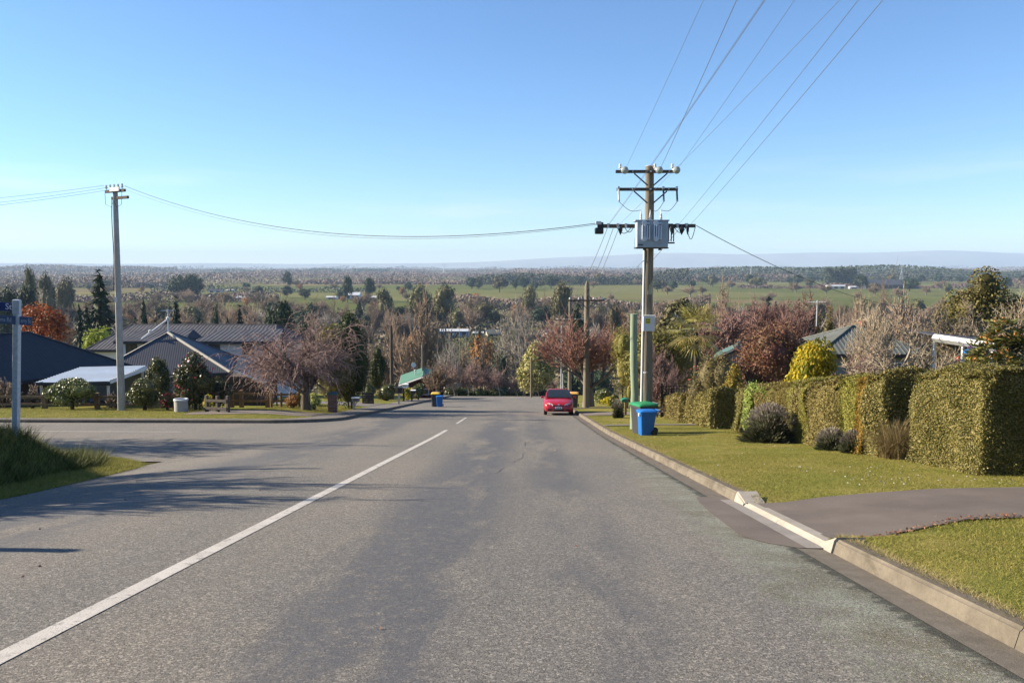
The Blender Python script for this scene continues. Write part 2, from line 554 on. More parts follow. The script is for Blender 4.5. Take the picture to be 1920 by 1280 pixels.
# foliage and bark colours (base colours, not lit ones)
M_bark_dark = bark('bark_dark', (.035, .028, .022, 1), (.10, .082, .065, 1))
M_bark_grey = bark('bark_grey', (.10, .09, .075, 1), (.22, .20, .17, 1))
M_bark_lichen = bark('bark_lichen', (.16, .125, .088, 1), (.38, .325, .245, 1), 14)
M_twig_brown = bark('twig_brown', (.16, .12, .09, 1), (.28, .22, .17, 1), 3, .25)
M_twig_far = bark('twig_far', (.19, .138, .096, 1), (.33, .25, .178, 1), .5, .28)
M_twig_grey = bark('twig_grey', (.28, .25, .21, 1), (.44, .40, .34, 1), .5, .2)
M_twig_plum = bark('twig_plum', (.17, .098, .085, 1), (.28, .175, .15, 1), .5, .2)
M_twig_pink = bark('twig_pink', (.18, .115, .10, 1), (.33, .24, .21, 1), 3, .12)
M_twig_purple = bark('twig_purple', (.15, .09, .082, 1), (.30, .21, .19, 1), 4, .15)
M_twig_tan = bark('twig_tan', (.28, .22, .15, 1), (.50, .42, .31, 1), 6, .12)
M_twig_orange = bark('twig_orange', (.26, .13, .045, 1), (.42, .23, .09, 1), 1, .2)
M_pine = leaf('pine_foliage', [(.013, .027, .014), (.03, .05, .024), (.055, .078, .036)], .1, objvar=.3)
M_fir = leaf('fir_foliage', [(.02, .036, .012), (.05, .072, .022), (.10, .115, .035)], .1, objvar=.25)
M_euc = leaf('gum_foliage', [(.06, .06, .026), (.11, .10, .045), (.16, .135, .065)], .15, objvar=.25)
M_shrub = leaf('shrub_foliage', [(.025, .042, .010), (.06, .095, .022), (.15, .18, .045), (.30, .29, .10)], .2, .35, spec=.5)
M_camellia = leaf('camellia_foliage', [(.016, .030, .007), (.036, .058, .013), (.09, .105, .028), (.26, .21, .06)], .15, .38, spec=.45)
M_lime = leaf('lime_foliage', [(.16, .20, .03), (.26, .31, .05), (.36, .38, .08)], .3)
M_yellow = leaf('yellow_foliage', [(.26, .26, .02), (.52, .44, .03), (.68, .56, .05), (.12, .17, .02)], .3)
M_autumn = leaf('autumn_foliage', [(.16, .04, .02), (.30, .075, .03), (.38, .14, .05), (.22, .13, .06)], .3)
M_copper = leaf('copper_foliage', [(.055, .018, .017), (.13, .045, .038), (.19, .085, .055), (.14, .10, .05)], .2)
M_olive = leaf('olive_foliage', [(.10, .09, .024), (.19, .17, .044), (.28, .235, .07)], .25)
M_bamboo = leaf('bamboo_foliage', [(.14, .13, .03), (.24, .215, .055), (.34, .29, .09)], .3)
M_clip = leaf('clipped_foliage', [(.08, .065, .024), (.15, .12, .045), (.23, .18, .08)], .15)
M_manuka = leaf('tea_tree_foliage', [(.04, .034, .012), (.10, .08, .026), (.18, .135, .045)], .15)
M_varieg = leaf('variegated_foliage', [(.26, .28, .07), (.44, .44, .14), (.60, .56, .25), (.10, .13, .04)], .2)
M_orangey = leaf('orange_shrub_foliage', [(.16, .10, .02), (.30, .19, .035), (.10, .10, .025)], .25)
M_hedge = leaf('hedge_foliage', [(.048, .052, .012), (.115, .112, .026), (.21, .185, .05), (.32, .255, .10)], .06, .5, 0.06)
M_hedge2 = leaf('olive_hedge_foliage', [(.07, .06, .016), (.16, .135, .036), (.24, .20, .06), (.30, .24, .095)], .06, .6, 0.06)
M_hedge3 = leaf('lime_hedge_foliage', [(.12, .13, .024), (.24, .23, .045), (.34, .30, .08)], .25, .6, 0.06)
M_hedge4 = leaf('orange_hedge_foliage', [(.15, .095, .016), (.27, .165, .024), (.33, .21, .05)], .25, .6, 0.06)
M_brightleaf = leaf('fresh_foliage', [(.12, .20, .03), (.24, .34, .06), (.38, .44, .14)], .3)
M_lav = leaf('lavender_foliage', [(.05, .062, .028), (.095, .11, .05), (.16, .16, .095)], .2)
M_lavflower = leaf('lavender_flower', [(.20, .175, .145), (.30, .26, .22)], .2)
M_tussock = leaf('tussock_blades', [(.24, .19, .075), (.40, .31, .15), (.12, .13, .04)], .3)
M_red = leaf('red_flower', [(.45, .04, .05), (.6, .10, .10)], .2)
M_fernrust = leaf('rusty_foliage', [(.16, .05, .02), (.28, .11, .03), (.10, .06, .03)], .2)
M_loquat = leaf('loquat_foliage', [(.05, .06, .016), (.11, .12, .03), (.30, .27, .10)], .25, .5, spec=.2)
M_panicle = leaf('loquat_flower', [(.42, .20, .04), (.55, .30, .09)], .2)
M_palm = leaf('palm_fronds', [(.10, .105, .02), (.24, .22, .05), (.50, .43, .16)], .2, .4)
M_grass = leaf('grass_blades', [(.11, .125, .024), (.19, .195, .036), (.28, .26, .055), (.36, .29, .095)], .35, .6, 0.0)
M_grass_shade = leaf('shaded_grass_blades', [(.03, .045, .010), (.06, .085, .016), (.12, .13, .03), (.26, .23, .08)], .15, .6, 0.0)  # greens darkened to carry the shade on the bank's visible side
M_leaflit = leaf('dead_leaves', [(.11, .055, .035), (.20, .10, .06), (.28, .19, .11)], .1, .7, 0)
# ------------------------------------------------------------------ setting: materials
def road_mat():
    a = NM('chip_seal', .9, .25); p = a.pos(); X = a.sep(p)['X']; Y = a.sep(p)['Y']
    chip = a.n('TexVoronoi', {'Vector': p, 'Scale': 62.0}, feature='F1')
    base = a.ramp(a.noise(p, 95, 3, .7), [(.30, (.035, .032, .029, 1)), (.5, (.135, .126, .113, 1)), (.70, (.38, .36, .325, 1))])
    tint = a.ramp(a.sep(chip.outputs['Color'])[0], [(0, (.045, .042, .04, 1)), (.45, (.14, .13, .117, 1)), (.8, (.20, .186, .166, 1)), (1, (.42, .39, .34, 1))])
    c = a.mix(.5, base, tint)
    # broad warm / grey drift
    big = a.noise(a.scaled(p, (.9, .22, 1)), .55, 5, .6)
    c = a.mix(.75, c, a.mix(1.0, c, a.ramp(big, [(.3, (.80, .82, .85, 1)), (.7, (1.16, 1.10, 1.02, 1))]), 'MULTIPLY'))
    # bleeding binder: smooth darker bluish patches along the wheel tracks
    def track(cx, w):
        return a.math('SUBTRACT', 1.0, a.step(a.math('ABSOLUTE', a.math('SUBTRACT', X, cx)), w * .25, w))
    tr = a.math('MAXIMUM', a.math('MAXIMUM', track(-1.05, 1.25), a.math('MULTIPLY', track(.55, .8), .75)), a.math('MULTIPLY', track(-6.1, 1.6), .9))
    bl = a.noise(a.scaled(p, (1.3, .27, 1)), .75, 4, .65)
    bl = a.math('MULTIPLY', tr, a.step(bl, .37, .52))
    fine = a.noise(p, 7, 5, .7)
    bl = a.math('MULTIPLY', bl, a.step(fine, .18, .55))
    far = a.math('MULTIPLY', a.math('SUBTRACT', 1.0, a.step(Y, 30.0, 70.0)), .80)
    blf = a.math('MULTIPLY', bl, far)
    c = a.mix(a.math('MULTIPLY', blf, .88), c, (.060, .061, .068, 1))
    # tar seams
    seam = a.math('LESS_THAN', a.math('ABSOLUTE', a.math('SUBTRACT', a.math('ADD', X, a.math('MULTIPLY', a.math('SUBTRACT', a.noise(a.scaled(p, (0, 1, 0)), .8, 3), .5), .12)), -.15)), .012)
    c = a.mix(a.math('MULTIPLY', seam, a.math('MULTIPLY', far, .06)), c, (.05, .05, .05, 1))
    # moss creeping from the gutter
    edge = a.math('MULTIPLY', a.step(X, 1.3, 2.76), a.math('SUBTRACT', 1.0, a.math('MULTIPLY', a.step(Y, 8.0, 26.0), .65)))
    mo = a.step(a.math('ADD', a.noise(a.scaled(p, (2.2, .9, 1)), 2.4, 6, .72), a.math('MULTIPLY', edge, .42)), .57, .84)
    mo = a.math('MULTIPLY', mo, a.step(edge, .05, .5))
    mo = a.math('MULTIPLY', mo, a.step(a.noise(p, 48, 4, .8), .46, .58))
    mc = a.ramp(a.noise(p, 2.2, 4, .6), [(.35, (.10, .098, .045, 1)), (.5, (.17, .185, .125, 1)), (.7, (.27, .30, .235, 1))])
    c = a.mix(a.math('MULTIPLY', mo, .95), c, mc)
    # gutter grime line where the seal ends
    gl = a.step(a.math('ADD', X, a.math('MULTIPLY', a.math('SUBTRACT', a.noise(p, 5, 6, .75), .5), .55)), 2.62, 2.72)
    c = a.mix(a.math('MULTIPLY', gl, .75), c, (.022, .023, .018, 1))
    a.color(c)
    h = a.math('MULTIPLY', a.noise(p, 75, 3, .7), a.math('SUBTRACT', 1.0, a.math('MULTIPLY', blf, .7)))
    a.bump(h, .9, .012)
    a.set(a.b.inputs['Roughness'], a.n('MapRange', {'Value': blf, 'To Min': .92, 'To Max': .62}).outputs[0])
    return a.m
M_road = road_mat()

def concrete_mat(name, c1, c2, stain_shade=.5, sc=3):
    a = NM(name, .9, .2); p = a.pos()
    c = a.ramp(a.noise(p, sc, 7, .68), [(.28, c1), (.72, c2)])
    c = a.mix(a.math('MULTIPLY', a.step(a.noise(a.scaled(p, (1, 1, 3)), 1.4, 6, .7), .5, .7), stain_shade), c, (c1[0] * .55, c1[1] * .55, c1[2] * .5, 1))
    c = a.mix(.4, c, a.mix(1.0, c, a.ramp(a.noise(p, 60, 3, .7), [(.3, (.75, .75, .75, 1)), (.7, (1.2, 1.2, 1.2, 1))]), 'MULTIPLY'))
    up = a.step(a.sep(a.n('NewGeometry').outputs['Normal'])['Z'], .6, .9)  # tops coloured darker: weathering, plus the dimmer light on level faces
    c = a.mix(a.math('MULTIPLY', up, stain_shade * .75), c, a.ramp(a.noise(p, 9, 6, .75), [(.3, (c1[0] * .5, c1[1] * .5, c1[2] * .5, 1)), (.7, (c2[0] * .62, c2[1] * .6, c2[2] * .62, 1))]))
    a.color(c); a.bump(a.noise(p, 45, 4, .7), .6, .008)
    return a.m
M_kerb = concrete_mat('old_concrete', (.095, .08, .06, 1), (.20, .172, .132, 1), .6, 2.2)
M_kerbnew = concrete_mat('new_concrete', (.26, .232, .195, 1), (.36, .33, .285, 1), .3)
M_channel = concrete_mat('channel_concrete', (.20, .185, .165, 1), (.31, .285, .255, 1), .3, 4)
M_gutter = concrete_mat('gutter_grit', (.115, .10, .08, 1), (.20, .175, .14, 1), .4, 5)

def asphalt_mat(name, c1, c2):
    a = NM(name, .88, .25); p = a.pos()
    c = a.ramp(a.noise(p, 1.1, 5, .6), [(.3, c1), (.7, c2)])
    c = a.mix(.55, c, a.mix(1.0, c, a.ramp(a.noise(p, 120, 2, .7), [(.3, (.62, .62, .62, 1)), (.7, (1.4, 1.4, 1.4, 1))]), 'MULTIPLY'))
    sp = a.step(a.n('TexVoronoi', {'Vector': p, 'Scale': 9.0}).outputs['Distance'], .10, .06)
    c = a.mix(a.math('MULTIPLY', sp, a.math('MULTIPLY', a.step(a.noise(p, 3, 2), .52, .6), .6)), c, (.42, .38, .34, 1))
    a.color(c); a.bump(a.noise(p, 110, 3, .7), .5, .006)
    return a.m
M_asphalt = asphalt_mat('driveway_asphalt', (.10, .082, .07, 1), (.145, .12, .102, 1))
M_path = asphalt_mat('footpath_asphalt', (.12, .107, .095, 1), (.17, .155, .137, 1))
M_gravel = asphalt_mat('gravel', (.14, .115, .095, 1), (.21, .18, .15, 1))

def lawn_mat(name, dry):
    a = NM(name, .95, .05); p = a.pos()
    f = a.noise(p, .55, 6, .65); g = a.noise(p, 26, 4, .7)
    c1 = a.ramp(g, [(.3, (.085, .095, .02, 1)), (.55, (.16, .165, .035, 1)), (.75, (.24, .23, .055, 1))])
    c2 = a.ramp(g, [(.3, (.16, .13, .038, 1)), (.55, (.26, .21, .065, 1)), (.75, (.35, .28, .11, 1))])
    c = a.mix(a.math('MULTIPLY', a.step(f, .40, .64), dry), c1, c2)
    a.color(c); a.bump(a.noise(p, 60, 3, .7), .8, .02)
    return a.m
M_lawn = lawn_mat('lawn', .9)
M_verge = lawn_mat('verge', .6)

def line_mat():
    a = NM('road_paint', .8, .3); p = a.pos()
    w = a.math('MULTIPLY', a.step(a.noise(p, 95, 3, .7), .33, .44), a.step(a.noise(p, 9, 5, .75), .30, .46))
    a.color(a.mix(w, (.12, .11, .10, 1), a.ramp(a.noise(p, 3, 4), [(.3, (.38, .355, .32, 1)), (.7, (.48, .455, .42, 1))])))
    a.bump(a.noise(p, 75, 3, .7), .5, .008)
    return a.m
M_line = line_mat()

def ground_mat():
    a = NM('plain_fields', 1.0, .0); p = a.pos(); Y = a.sep(p)['Y']
    v = a.n('TexVoronoi', {'Vector': a.scaled(p, (1 / 330, 1 / 210, 0)), 'Scale': 1.0, 'Randomness': .8})
    fld = a.ramp(a.sep(v.outputs['Color'])[0], [(0, (.10, .115, .042, 1)), (.45, (.12, .13, .05, 1)), (.66, (.14, .14, .06, 1)), (.78, (.20, .165, .085, 1)), (.9, (.15, .13, .07, 1)), (1, (.105, .12, .043, 1))], 'CONSTANT')
    fld = a.mix(.5, fld, a.mix(1.0, fld, a.ramp(a.noise(p, .012, 6, .7), [(.3, (.7, .72, .7, 1)), (.7, (1.25, 1.2, 1.1, 1))]), 'MULTIPLY'))
    hill = a.ramp(a.noise(p, .05, 7, .7), [(.3, (.05, .045, .025, 1)), (.5, (.085, .08, .035, 1)), (.7, (.13, .11, .06, 1))])
    near = a.math('SUBTRACT', 1.0, a.step(a.math('ADD', Y, a.math('MULTIPLY', a.noise(p, .006, 3), 260.0)), 560.0, 720.0))
    c = a.mix(near, fld, hill)
    plumw = a.math('MULTIPLY', a.step(Y, 2600.0, 3600.0), a.step(a.noise(a.scaled(p, (.0006, .0016, 0)), 1.0, 4, .6), .40, .52))
    c = a.mix(plumw, c, (.15, .11, .085, 1))
    a.color(c); return a.m
M_ground = ground_mat()

# ------------------------------------------------------------------ setting: land, roads, kerbs
gy = np.concatenate([np.arange(-60, 120, 3.0), np.arange(120, 320, 8.0), np.geomspace(320, 15000, 60)])
gxs = np.concatenate([-np.geomspace(13000, 80, 40), np.arange(-72, 73, 6.0), np.geomspace(80, 13000, 40)])
grid_sheet('ground', gxs, gy, lambda X, Y: P(Y) - .30 * sstep((122 - Y) / 8), M_ground)

far_y = np.concatenate([np.arange(-12, 34, .5), np.arange(34, 126, 1.0)])
grid_sheet('road', np.concatenate([np.arange(-9.4, -3.9, .35), [-3.6, -3, -1.5, 0, 1.5, 2.76]]), far_y, S, M_road)
grid_sheet('side_verge', np.arange(-60, -17.9, 2.0), np.arange(21.9, 26.6, .5), lambda X, Y: S(X, Y) + .06 * sstep((26.4 - Y) / .4) * sstep((-18 - X) / 1.5) - .01, M_verge)
grid_sheet('side_street', np.concatenate([np.arange(-80, -20, 4.0), np.arange(-20, -9.4, .8), [-9.4]]), np.arange(21.0, 41.6, .5), S, M_road)
grid_sheet('gutter', [2.76, 2.9, 3.07], far_y, lambda X, Y: P(Y) + .002 - .012 * np.clip((X - 2.76) / .3, 0, 1), M_gutter)

grid_sheet('lawn', np.concatenate([np.arange(3.2, 12, .4), np.arange(12.2, 80, 4)]), np.concatenate([np.arange(-12, 40, .8), np.arange(40, 126, 2.0)]), lambda X, Y: lawnz(X, Y) - .01 + .012 * np.sin(X * 3.1 + Y) * np.sin(Y * 1.7), M_lawn)

# left kerb line: along the far side of the side street, round the corner, then down the hill
KL = [(x, 37.0) for x in np.arange(-80, -12, 2.0)] + [(-11.9 - 0, 37.0)] + \
     [(float(left_kerb_x(y)), float(y)) for y in 41 - 4 * np.cos(np.linspace(.12, math.pi / 2, 10))] + [(-8.9, float(y)) for y in np.arange(42.5, 126, 1.5)]
def vz(X, Y): return vergez(X, Y)
ribbon('verge', offset_poly(KL, .1), [(x - 75 if x > -11 else x, y + 78 if x <= -11 else y + 0.0) for x, y in KL], 2, vz, M_verge) if False else None
vy = np.concatenate([np.arange(37.05, 41, .25), np.arange(41, 52, .8), np.arange(52, 126, 3.0)])
tt = np.concatenate([np.linspace(0, .12, 14), np.linspace(.14, 1, 12)])
VX, VY = np.meshgrid(tt, vy)
grid_sheet('verge', tt, vy, lambda X, Y: vergez(X, Y), M_verge, xf=lambda X, Y: left_kerb_x(Y) - .08 - X * 75)
ribbon('footpath', offset_poly(KL, .12), offset_poly(KL, 1.9), 4, lambda X, Y: vergez(X, Y) + .012, M_path)

by = np.concatenate([np.arange(-12, 8, 1.0), np.arange(8, 22.05, .35)])
bt = np.concatenate([np.linspace(0, 3.2, 18), np.linspace(3.8, 30, 10)])
grid_sheet('grass_bank', bt, by, bankz, M_verge, xf=lambda X, Y: near_edge(Y) - X)

def kerb_section(A, B, name, mat, parent, h0=.13, h1=.13, wtop=.15, batter=.05, side=1, zf=S, foot=-.05):
    """one length of kerb between plan points A and B (road on its right hand)"""
    A = Vector((*A, 0)); B = Vector((*B, 0)); t = (B - A).normalized(); nrm = Vector((-t.y, t.x, 0)) * side
    rings = []
    m = max(2, int((B - A).length / .8) + 1)
    for i in range(m):
        f = i / (m - 1); q = A.lerp(B, f); h = h0 + (h1 - h0) * f
        z = float(zf(q.x, q.y))
        pr = [(0, foot), (batter * .8, h * .80), (batter, h - .022), (batter + .014, h), (batter + wtop - .015, h), (batter + wtop, h - .015), (batter + wtop, foot)]
        rings.append([(q.x + nrm.x * u, q.y + nrm.y * u, z + v) for u, v in pr])
    return MB().loft(rings).build(name, mat, parent, smooth=True)

kerb = tag(thing('kerb', None, None), kind='structure')
DW0, DW1 = 8.35, 11.35            # driveway crossing
KX = 3.04
y = -10.0
ys = []
while y < 122:
    y2 = y + 3.0
    if y < DW0 - .35 < y2: y2 = DW0 - .35
    if y < DW1 + .35 and y2 > DW0 - .3: y = DW1 + .40; continue
    ys.append((y, y2)); y = y2
for a, b in ys:
    kerb_section((KX, b - .004), (KX, a + .004), 'kerb_section', M_kerb, kerb, side=1, zf=lambda x, y: P(y)) 
for a, b, h0, h1 in ((DW0 - .35, DW0 + .02, .035, .15), (DW1 - .02, DW1 + .40, .15, .035)):
    o = kerb_section((KX - .02, b), (KX - .02, a + .003), 'kerb_transition', M_kerbnew, kerb, h0=h0 if a < 9 else .15, h1=h1 if a < 9 else .035, wtop=.30, batter=.05, zf=lambda x, y: P(y))
    o['label'] = 'pale new concrete kerb end ramping down to the driveway'
for a, b in ((DW0 + .022, 9.86), (9.87, DW1 - .022)):
    o = kerb_section((KX - .02, b), (KX - .02, a), 'lowered_kerb', M_kerbnew, kerb, h0=.035, h1=.035, wtop=.26, batter=.09, zf=lambda x, y: P(y))
    o['label'] = 'pale new concrete lowered kerb across the driveway'
for i in range(len(KL) - 1):
    a, b = KL[i], KL[i + 1]
    v = Vector((b[0] - a[0], b[1] - a[1])); L = v.length; v.normalize()
    kerb_section((a[0] + v.x * .003, a[1] + v.y * .003), (b[0] - v.x * .003, b[1] - v.y * .003), 'kerb_section', M_kerb, kerb, h0=.135, h1=.135)

# pale channel, asphalt patch and driveway
ch_y = np.linspace(8.2, 11.9, 14)
ribbon('channel', np.stack([2.83 + .02 * np.sin(np.linspace(0, 31, 14)), ch_y], -1), np.stack([np.full(14, 3.04), ch_y], -1), 4, lambda X, Y: P(Y) + .009 - .006 * np.clip((X - 2.6) / .3, 0, 1), M_channel)
pe = np.array([(2.78, 8.2), (2.55, 8.45), (2.38, 8.85), (2.40, 9.6), (2.43, 10.6), (2.50, 11.6), (2.58, 12.2)])
ribbon('asphalt_patch', pe, np.stack([np.full(7, 2.86), pe[:, 1]], -1), 6, lambda X, Y: P(Y) + .005, M_asphalt)
dx = np.concatenate([[3.22, 3.6, 4.2, 5], np.arange(6, 40, 2.0)])
dn = 8.45 + .9 * sstep((dx - 3.2) / 2.4); df = 11.25 + 1.1 * sstep((dx - 3.2) / 4.5)
ribbon('driveway', np.stack([dx, dn], -1), np.stack([dx, df], -1), 8, lambda X, Y: lawnz(X, Y) + .012, M_asphalt)
# crossings further down the right side
for nm, y0, y1, mat in (('concrete_path', 33.6, 34.4, M_path), ('gravel_drive', 43.5, 47.5, M_gravel), ('footpath_crossing', 54.5, 55.6, M_path)):
    xx = np.linspace(3.25, 14, 6)
    ribbon(nm, np.stack([xx, np.full(6, y0)], -1), np.stack([xx, np.full(6, y1)], -1), 5, lambda X, Y: lawnz(X, Y) + .016, mat)
# driveways on the left
lx = np.linspace(-10.9, -17.2, 10)
ribbon('left_driveway', np.stack([lx, 41.6 + .12 * (lx + 10.9)], -1), np.stack([lx, 45.2 + .0 * lx], -1), 6, lambda X, Y: vergez(X, Y) + .02, M_gravel)
lx = np.linspace(-10.9, -34, 8)
ribbon('left_driveway', np.stack([lx, 57.0 + 0 * lx], -1), np.stack([lx, 63.5 + 0 * lx], -1), 6, lambda X, Y: vergez(X, Y) + .02, M_path)

# painted lines
def paint(name, x0, y0, x1, y1, w, n):
    t = np.linspace(0, 1, n); c = np.stack([x0 + (x1 - x0) * t, y0 + (y1 - y0) * t], -1)
    d = np.array([x1 - x0, y1 - y0]); d = d / np.linalg.norm(d); nn = np.array([-d[1], d[0]]) * w / 2
    return ribbon(name, c + nn, c - nn, 3, lambda X, Y: S(X, Y) + .005, M_line)
CLX = -3.10
paint('centre_line', CLX, 2.0, CLX, 32.3, .155, 60)
paint('centre_line', CLX, 37.2, CLX, 43.2, .11, 12)
paint('side_street_line', -48, 30.9, -13.0, 30.6, .17, 30)
paint('centre_line', CLX, 104, CLX, 108, .5, 5)

def tar(pts, w):
    pts = np.array(pts, float); t = np.linspace(0, 1, 40); k = np.linspace(0, 1, len(pts))
    c = np.stack([np.interp(t, k, pts[:, 0]), np.interp(t, k, pts[:, 1])], -1); c += np.stack([.04 * np.sin(t * 31), .07 * np.sin(t * 23 + 1)], -1)
    d = np.gradient(c, axis=0); d /= np.linalg.norm(d, axis=1)[:, None]; n = np.stack([-d[:, 1], d[:, 0]], -1) * (w * (.6 + .4 * np.sin(t * 17)))[:, None]
    return ribbon('tar_seal', c + n, c - n, 2, lambda X, Y: S(X, Y) + .0035, M_tar)
M_tar = plain('tar', (.035, .035, .037, 1), .6, .3, 9)
tar([(-7.5, 26.5), (-4.6, 25.6), (-2.2, 24.6), (-.6, 23.2)], .009)
tar([(-.6, 15.5), (-.2, 18), (.1, 22), (-.1, 27)], .007)
tar([(-5.8, 20.2), (-3.4, 20.6), (.6, 20.1)], .006)
tar([(.9, 27.6), (2.2, 28.0), (2.7, 27.7)], .008)

# far hills and air
def hills():
    xs = np.linspace(-12500, 12500, 160)
    u = np.clip((xs + 2600) / 6500, 0, 1); h = 40 + 190 * sstep(u)
    h = h * (1 + .09 * np.sin(xs / 900) + .05 * np.sin(xs / 370 + 1)) - 40 * sstep((xs - 9000) / 3000)
    h = np.where(xs > -3500, h, 40 + 8 * np.sin(xs / 500))
    rows = []
    for f, dy in ((0, 0), (.55, 300), (.86, 700), (1.0, 1100), (.9, 1500)):
        rows.append(np.stack([xs, 13300 + dy + 150 * np.sin(xs / 1300), PLAIN - 1 + f * (h - 1 - PLAIN) * 1.0], -1))
    V = np.array(rows).reshape(-1, 3); n = 5; m = 160
    i = np.arange((n - 1) * (m - 1)); r = i // (m - 1); c = i % (m - 1)
    F = np.stack([r * m + c, r * m + c + 1, (r + 1) * m + c + 1, (r + 1) * m + c], -1)
    a = NM('hazy_hill_cover', 1, 0); a.color(a.ramp(a.noise(a.pos(), .002, 6), [(.3, (.25, .26, .26, 1)), (.7, (.33, .33, .325, 1))]))  # hill colour paled so that distance haze is part of it
    tag(obj('hills', V, F, a.m, smooth=True), kind='structure')
hills()

HZ = 1.0
def haze():
    m = bpy.data.materials.new('haze_air'); m.use_nodes = True; nt = m.node_tree
    nt.nodes.clear(); out = nt.nodes.new('ShaderNodeOutputMaterial'); pv = nt.nodes.new('ShaderNodeVolumePrincipled')
    pv.inputs['Color'].default_value = (.56, .76, 1.0, 1); pv.inputs['Density'].default_value = .78e-4 * HZ
    pv.inputs['Anisotropy'].default_value = 0.0
    nt.links.new(pv.outputs[0], out.inputs['Volume'])
    x0, x1, y0, y1, z0, z1 = -13600, 13600, -200, 15400, PLAIN - 1.5, 262
    o = MB().box(((x0 + x1) / 2, (y0 + y1) / 2, (z0 + z1) / 2), (x1 - x0, y1 - y0, z1 - z0)).build('haze', m)
    tag(o, kind='stuff')
if HZ: haze()
# ------------------------------------------------------------------ poles, wires, bins, car, signs
def wood_mat(name, c1, c2, green=False):
    a = NM(name, .85, .2); v = a.objc()
    g = a.noise(a.scaled(v, (14, 14, .5)), 2.0, 6, .65)
    c = a.ramp(g, [(.25, c1), (.6, c2), (.8, (c2[0] * 1.2, c2[1] * 1.2, c2[2] * 1.15, 1))])
    cr = a.step(a.noise(a.scaled(v, (30, 30, .35)), 1.5, 4, .6), .62, .68)
    c = a.mix(a.math('MULTIPLY', cr, .7), c, (c1[0] * .4, c1[1] * .4, c1[2] * .4, 1))
    a.color(c); a.bump(g, .6, .02); return a.m
M_pole = wood_mat('weathered_pole', (.085, .07, .05, 1), (.22, .19, .14, 1))
M_polegrn = wood_mat('treated_pole', (.13, .175, .12, 1), (.25, .31, .215, 1))
M_post = wood_mat('fence_wood', (.10, .07, .04, 1), (.24, .17, .10, 1))
M_postor = wood_mat('fresh_wood', (.13, .075, .035, 1), (.23, .14, .07, 1))
M_arm = wood_mat('crossarm_wood', (.05, .04, .032, 1), (.12, .10, .08, 1))
M_conc = concrete_mat('pole_concrete', (.30, .285, .26, 1), (.44, .42, .39, 1), .25, 3)
M_tank = plain('transformer_grey', (.30, .36, .42, 1), .5, .12, 5, spec=.4)
M_fin = plain('radiator_steel', (.50, .55, .62, 1), .4, .1, 8, metal=.2, spec=.5)
M_galv = plain('galvanised_steel', (.50, .53, .56, 1), .45, .18, 14, metal=.35, spec=.5)
M_glassins = plain('insulator_glass', (.30, .34, .31, 1), .15, .1, 5, spec=.8)
M_porc = plain('porcelain', (.62, .60, .55, 1), .25, .1, 5, spec=.6)
M_black = plain('black_plastic', (.018, .018, .02, 1), .45, .2, 5, spec=.4)
M_darkmetal = plain('dark_steel', (.05, .052, .06, 1), .5, .2, 8, metal=.3)
M_wire = plain('aluminium_wire', (.13, .135, .14, 1), .55, .1, 3, spec=.3)
M_wiredk = plain('insulated_wire', (.05, .055, .06, 1), .6, .1, 3, spec=.3)
M_white = plain('white_paint', (.75, .74, .71, 1), .5, .06, 4)
M_boxgrey = plain('meter_box_grey', (.56, .58, .58, 1), .5, .06, 6)
M_yellow_s = plain('yellow_sticker', (.62, .55, .03, 1), .5, .05, 4)

class O3:  # shorthand for a pole's local frame
    pass

def arm_local(mb, x0, x1, y, z, h=.1, d=.1): mb.box(((x0 + x1) / 2, y, z), (x1 - x0, d, h))

# --- wooden pole with the transformer
UY = 29.0
ux, _, uz = spot(1211, UY)
upole = thing('utility_pole', 'tall weathered wooden power pole carrying a grey transformer, behind the green-lidded bin', 'power pole', (ux, UY, uz))
PT = zt(312, ux, UY) - uz
def hz(py): return zt(py, ux, UY) - uz
def hx(px, py=420): return gx(px, UY, zt(py, ux, UY)) - ux
mb = MB(); zs = np.linspace(-.3, PT, 16)
mb.tube([(0.012 * math.sin(z * 1.1), .01 * math.cos(z * 1.7), z) for z in zs], [.215 - .068 * (z / PT) + .004 * math.sin(z * 5) for z in zs], 20)
mb.build('pole', M_pole, upole, True)
MB().lathe([(.152, -.02), (.156, 0.03), (.12, .05)], (0, 0, PT - .02), 20).build('pole_cap', M_galv, upole, True)
def insul_disc(mb, c, r=.13):
    mb.lathe([(.03, -.09), (.06, -.07), (r * .75, -.05), (r, -.005), (r * .93, .02), (r * .55, .045), (.05, .06), (.035, .10)], c, 18, 'Y')
# upper crossarms
for (pa, pb, py, nm) in ((1153, 1268, 323, 'crossarm'), (1155, 1269, 356, 'crossarm')):
    z = hz(py); arm = MB().bbox(((hx(pa, py) + hx(pb, py)) / 2, -.20, z), (hx(pb, py) - hx(pa, py), .09, .105), .01).build(nm, M_arm, upole)
    for sx in (-1, 1):
        MB().box((sx * .33, -.235, z - .27), (.62, .018, .045), M=Matrix.Rotation(sx * R(-41) * -1 * -1, 4, 'Y')).build('brace', M_darkmetal, upole)
        MB().lathe([(.022, -.03), (.022, .03)], (sx * .62, -.255, z), 8, 'Y').build('bolt', M_galv, upole)
    MB().lathe([(.03, -.03), (.03, .03)], (0, -.26, z), 8, 'Y').build('bolt', M_galv, upole)
HV = []
z = hz(323)
for px in (1169, 1233, 1265):
    x = hx(px, 322); b = MB(); insul_disc(b, (x, -.36, z + .03)); i = b.build('strain_insulator', M_glassins, upole, True)
    MB().tube([(x, -.25, z + .03), (x, -.46, z + .035)], .018, 6).build('clevis', M_galv, i)
    MB().lathe([(.02, 0), (.022, .05), (.05, .06), (.055, .10), (.03, .12), (.045, .14), (.04, .2), (.015, .22)], (x - .14 + (.02 if px > 1200 else 0), -.2, z + .05), 10).build('pin_insulator', M_porc, upole, True)
    HV.append(Vector((ux + x, UY - .48, uz + z + .035)))
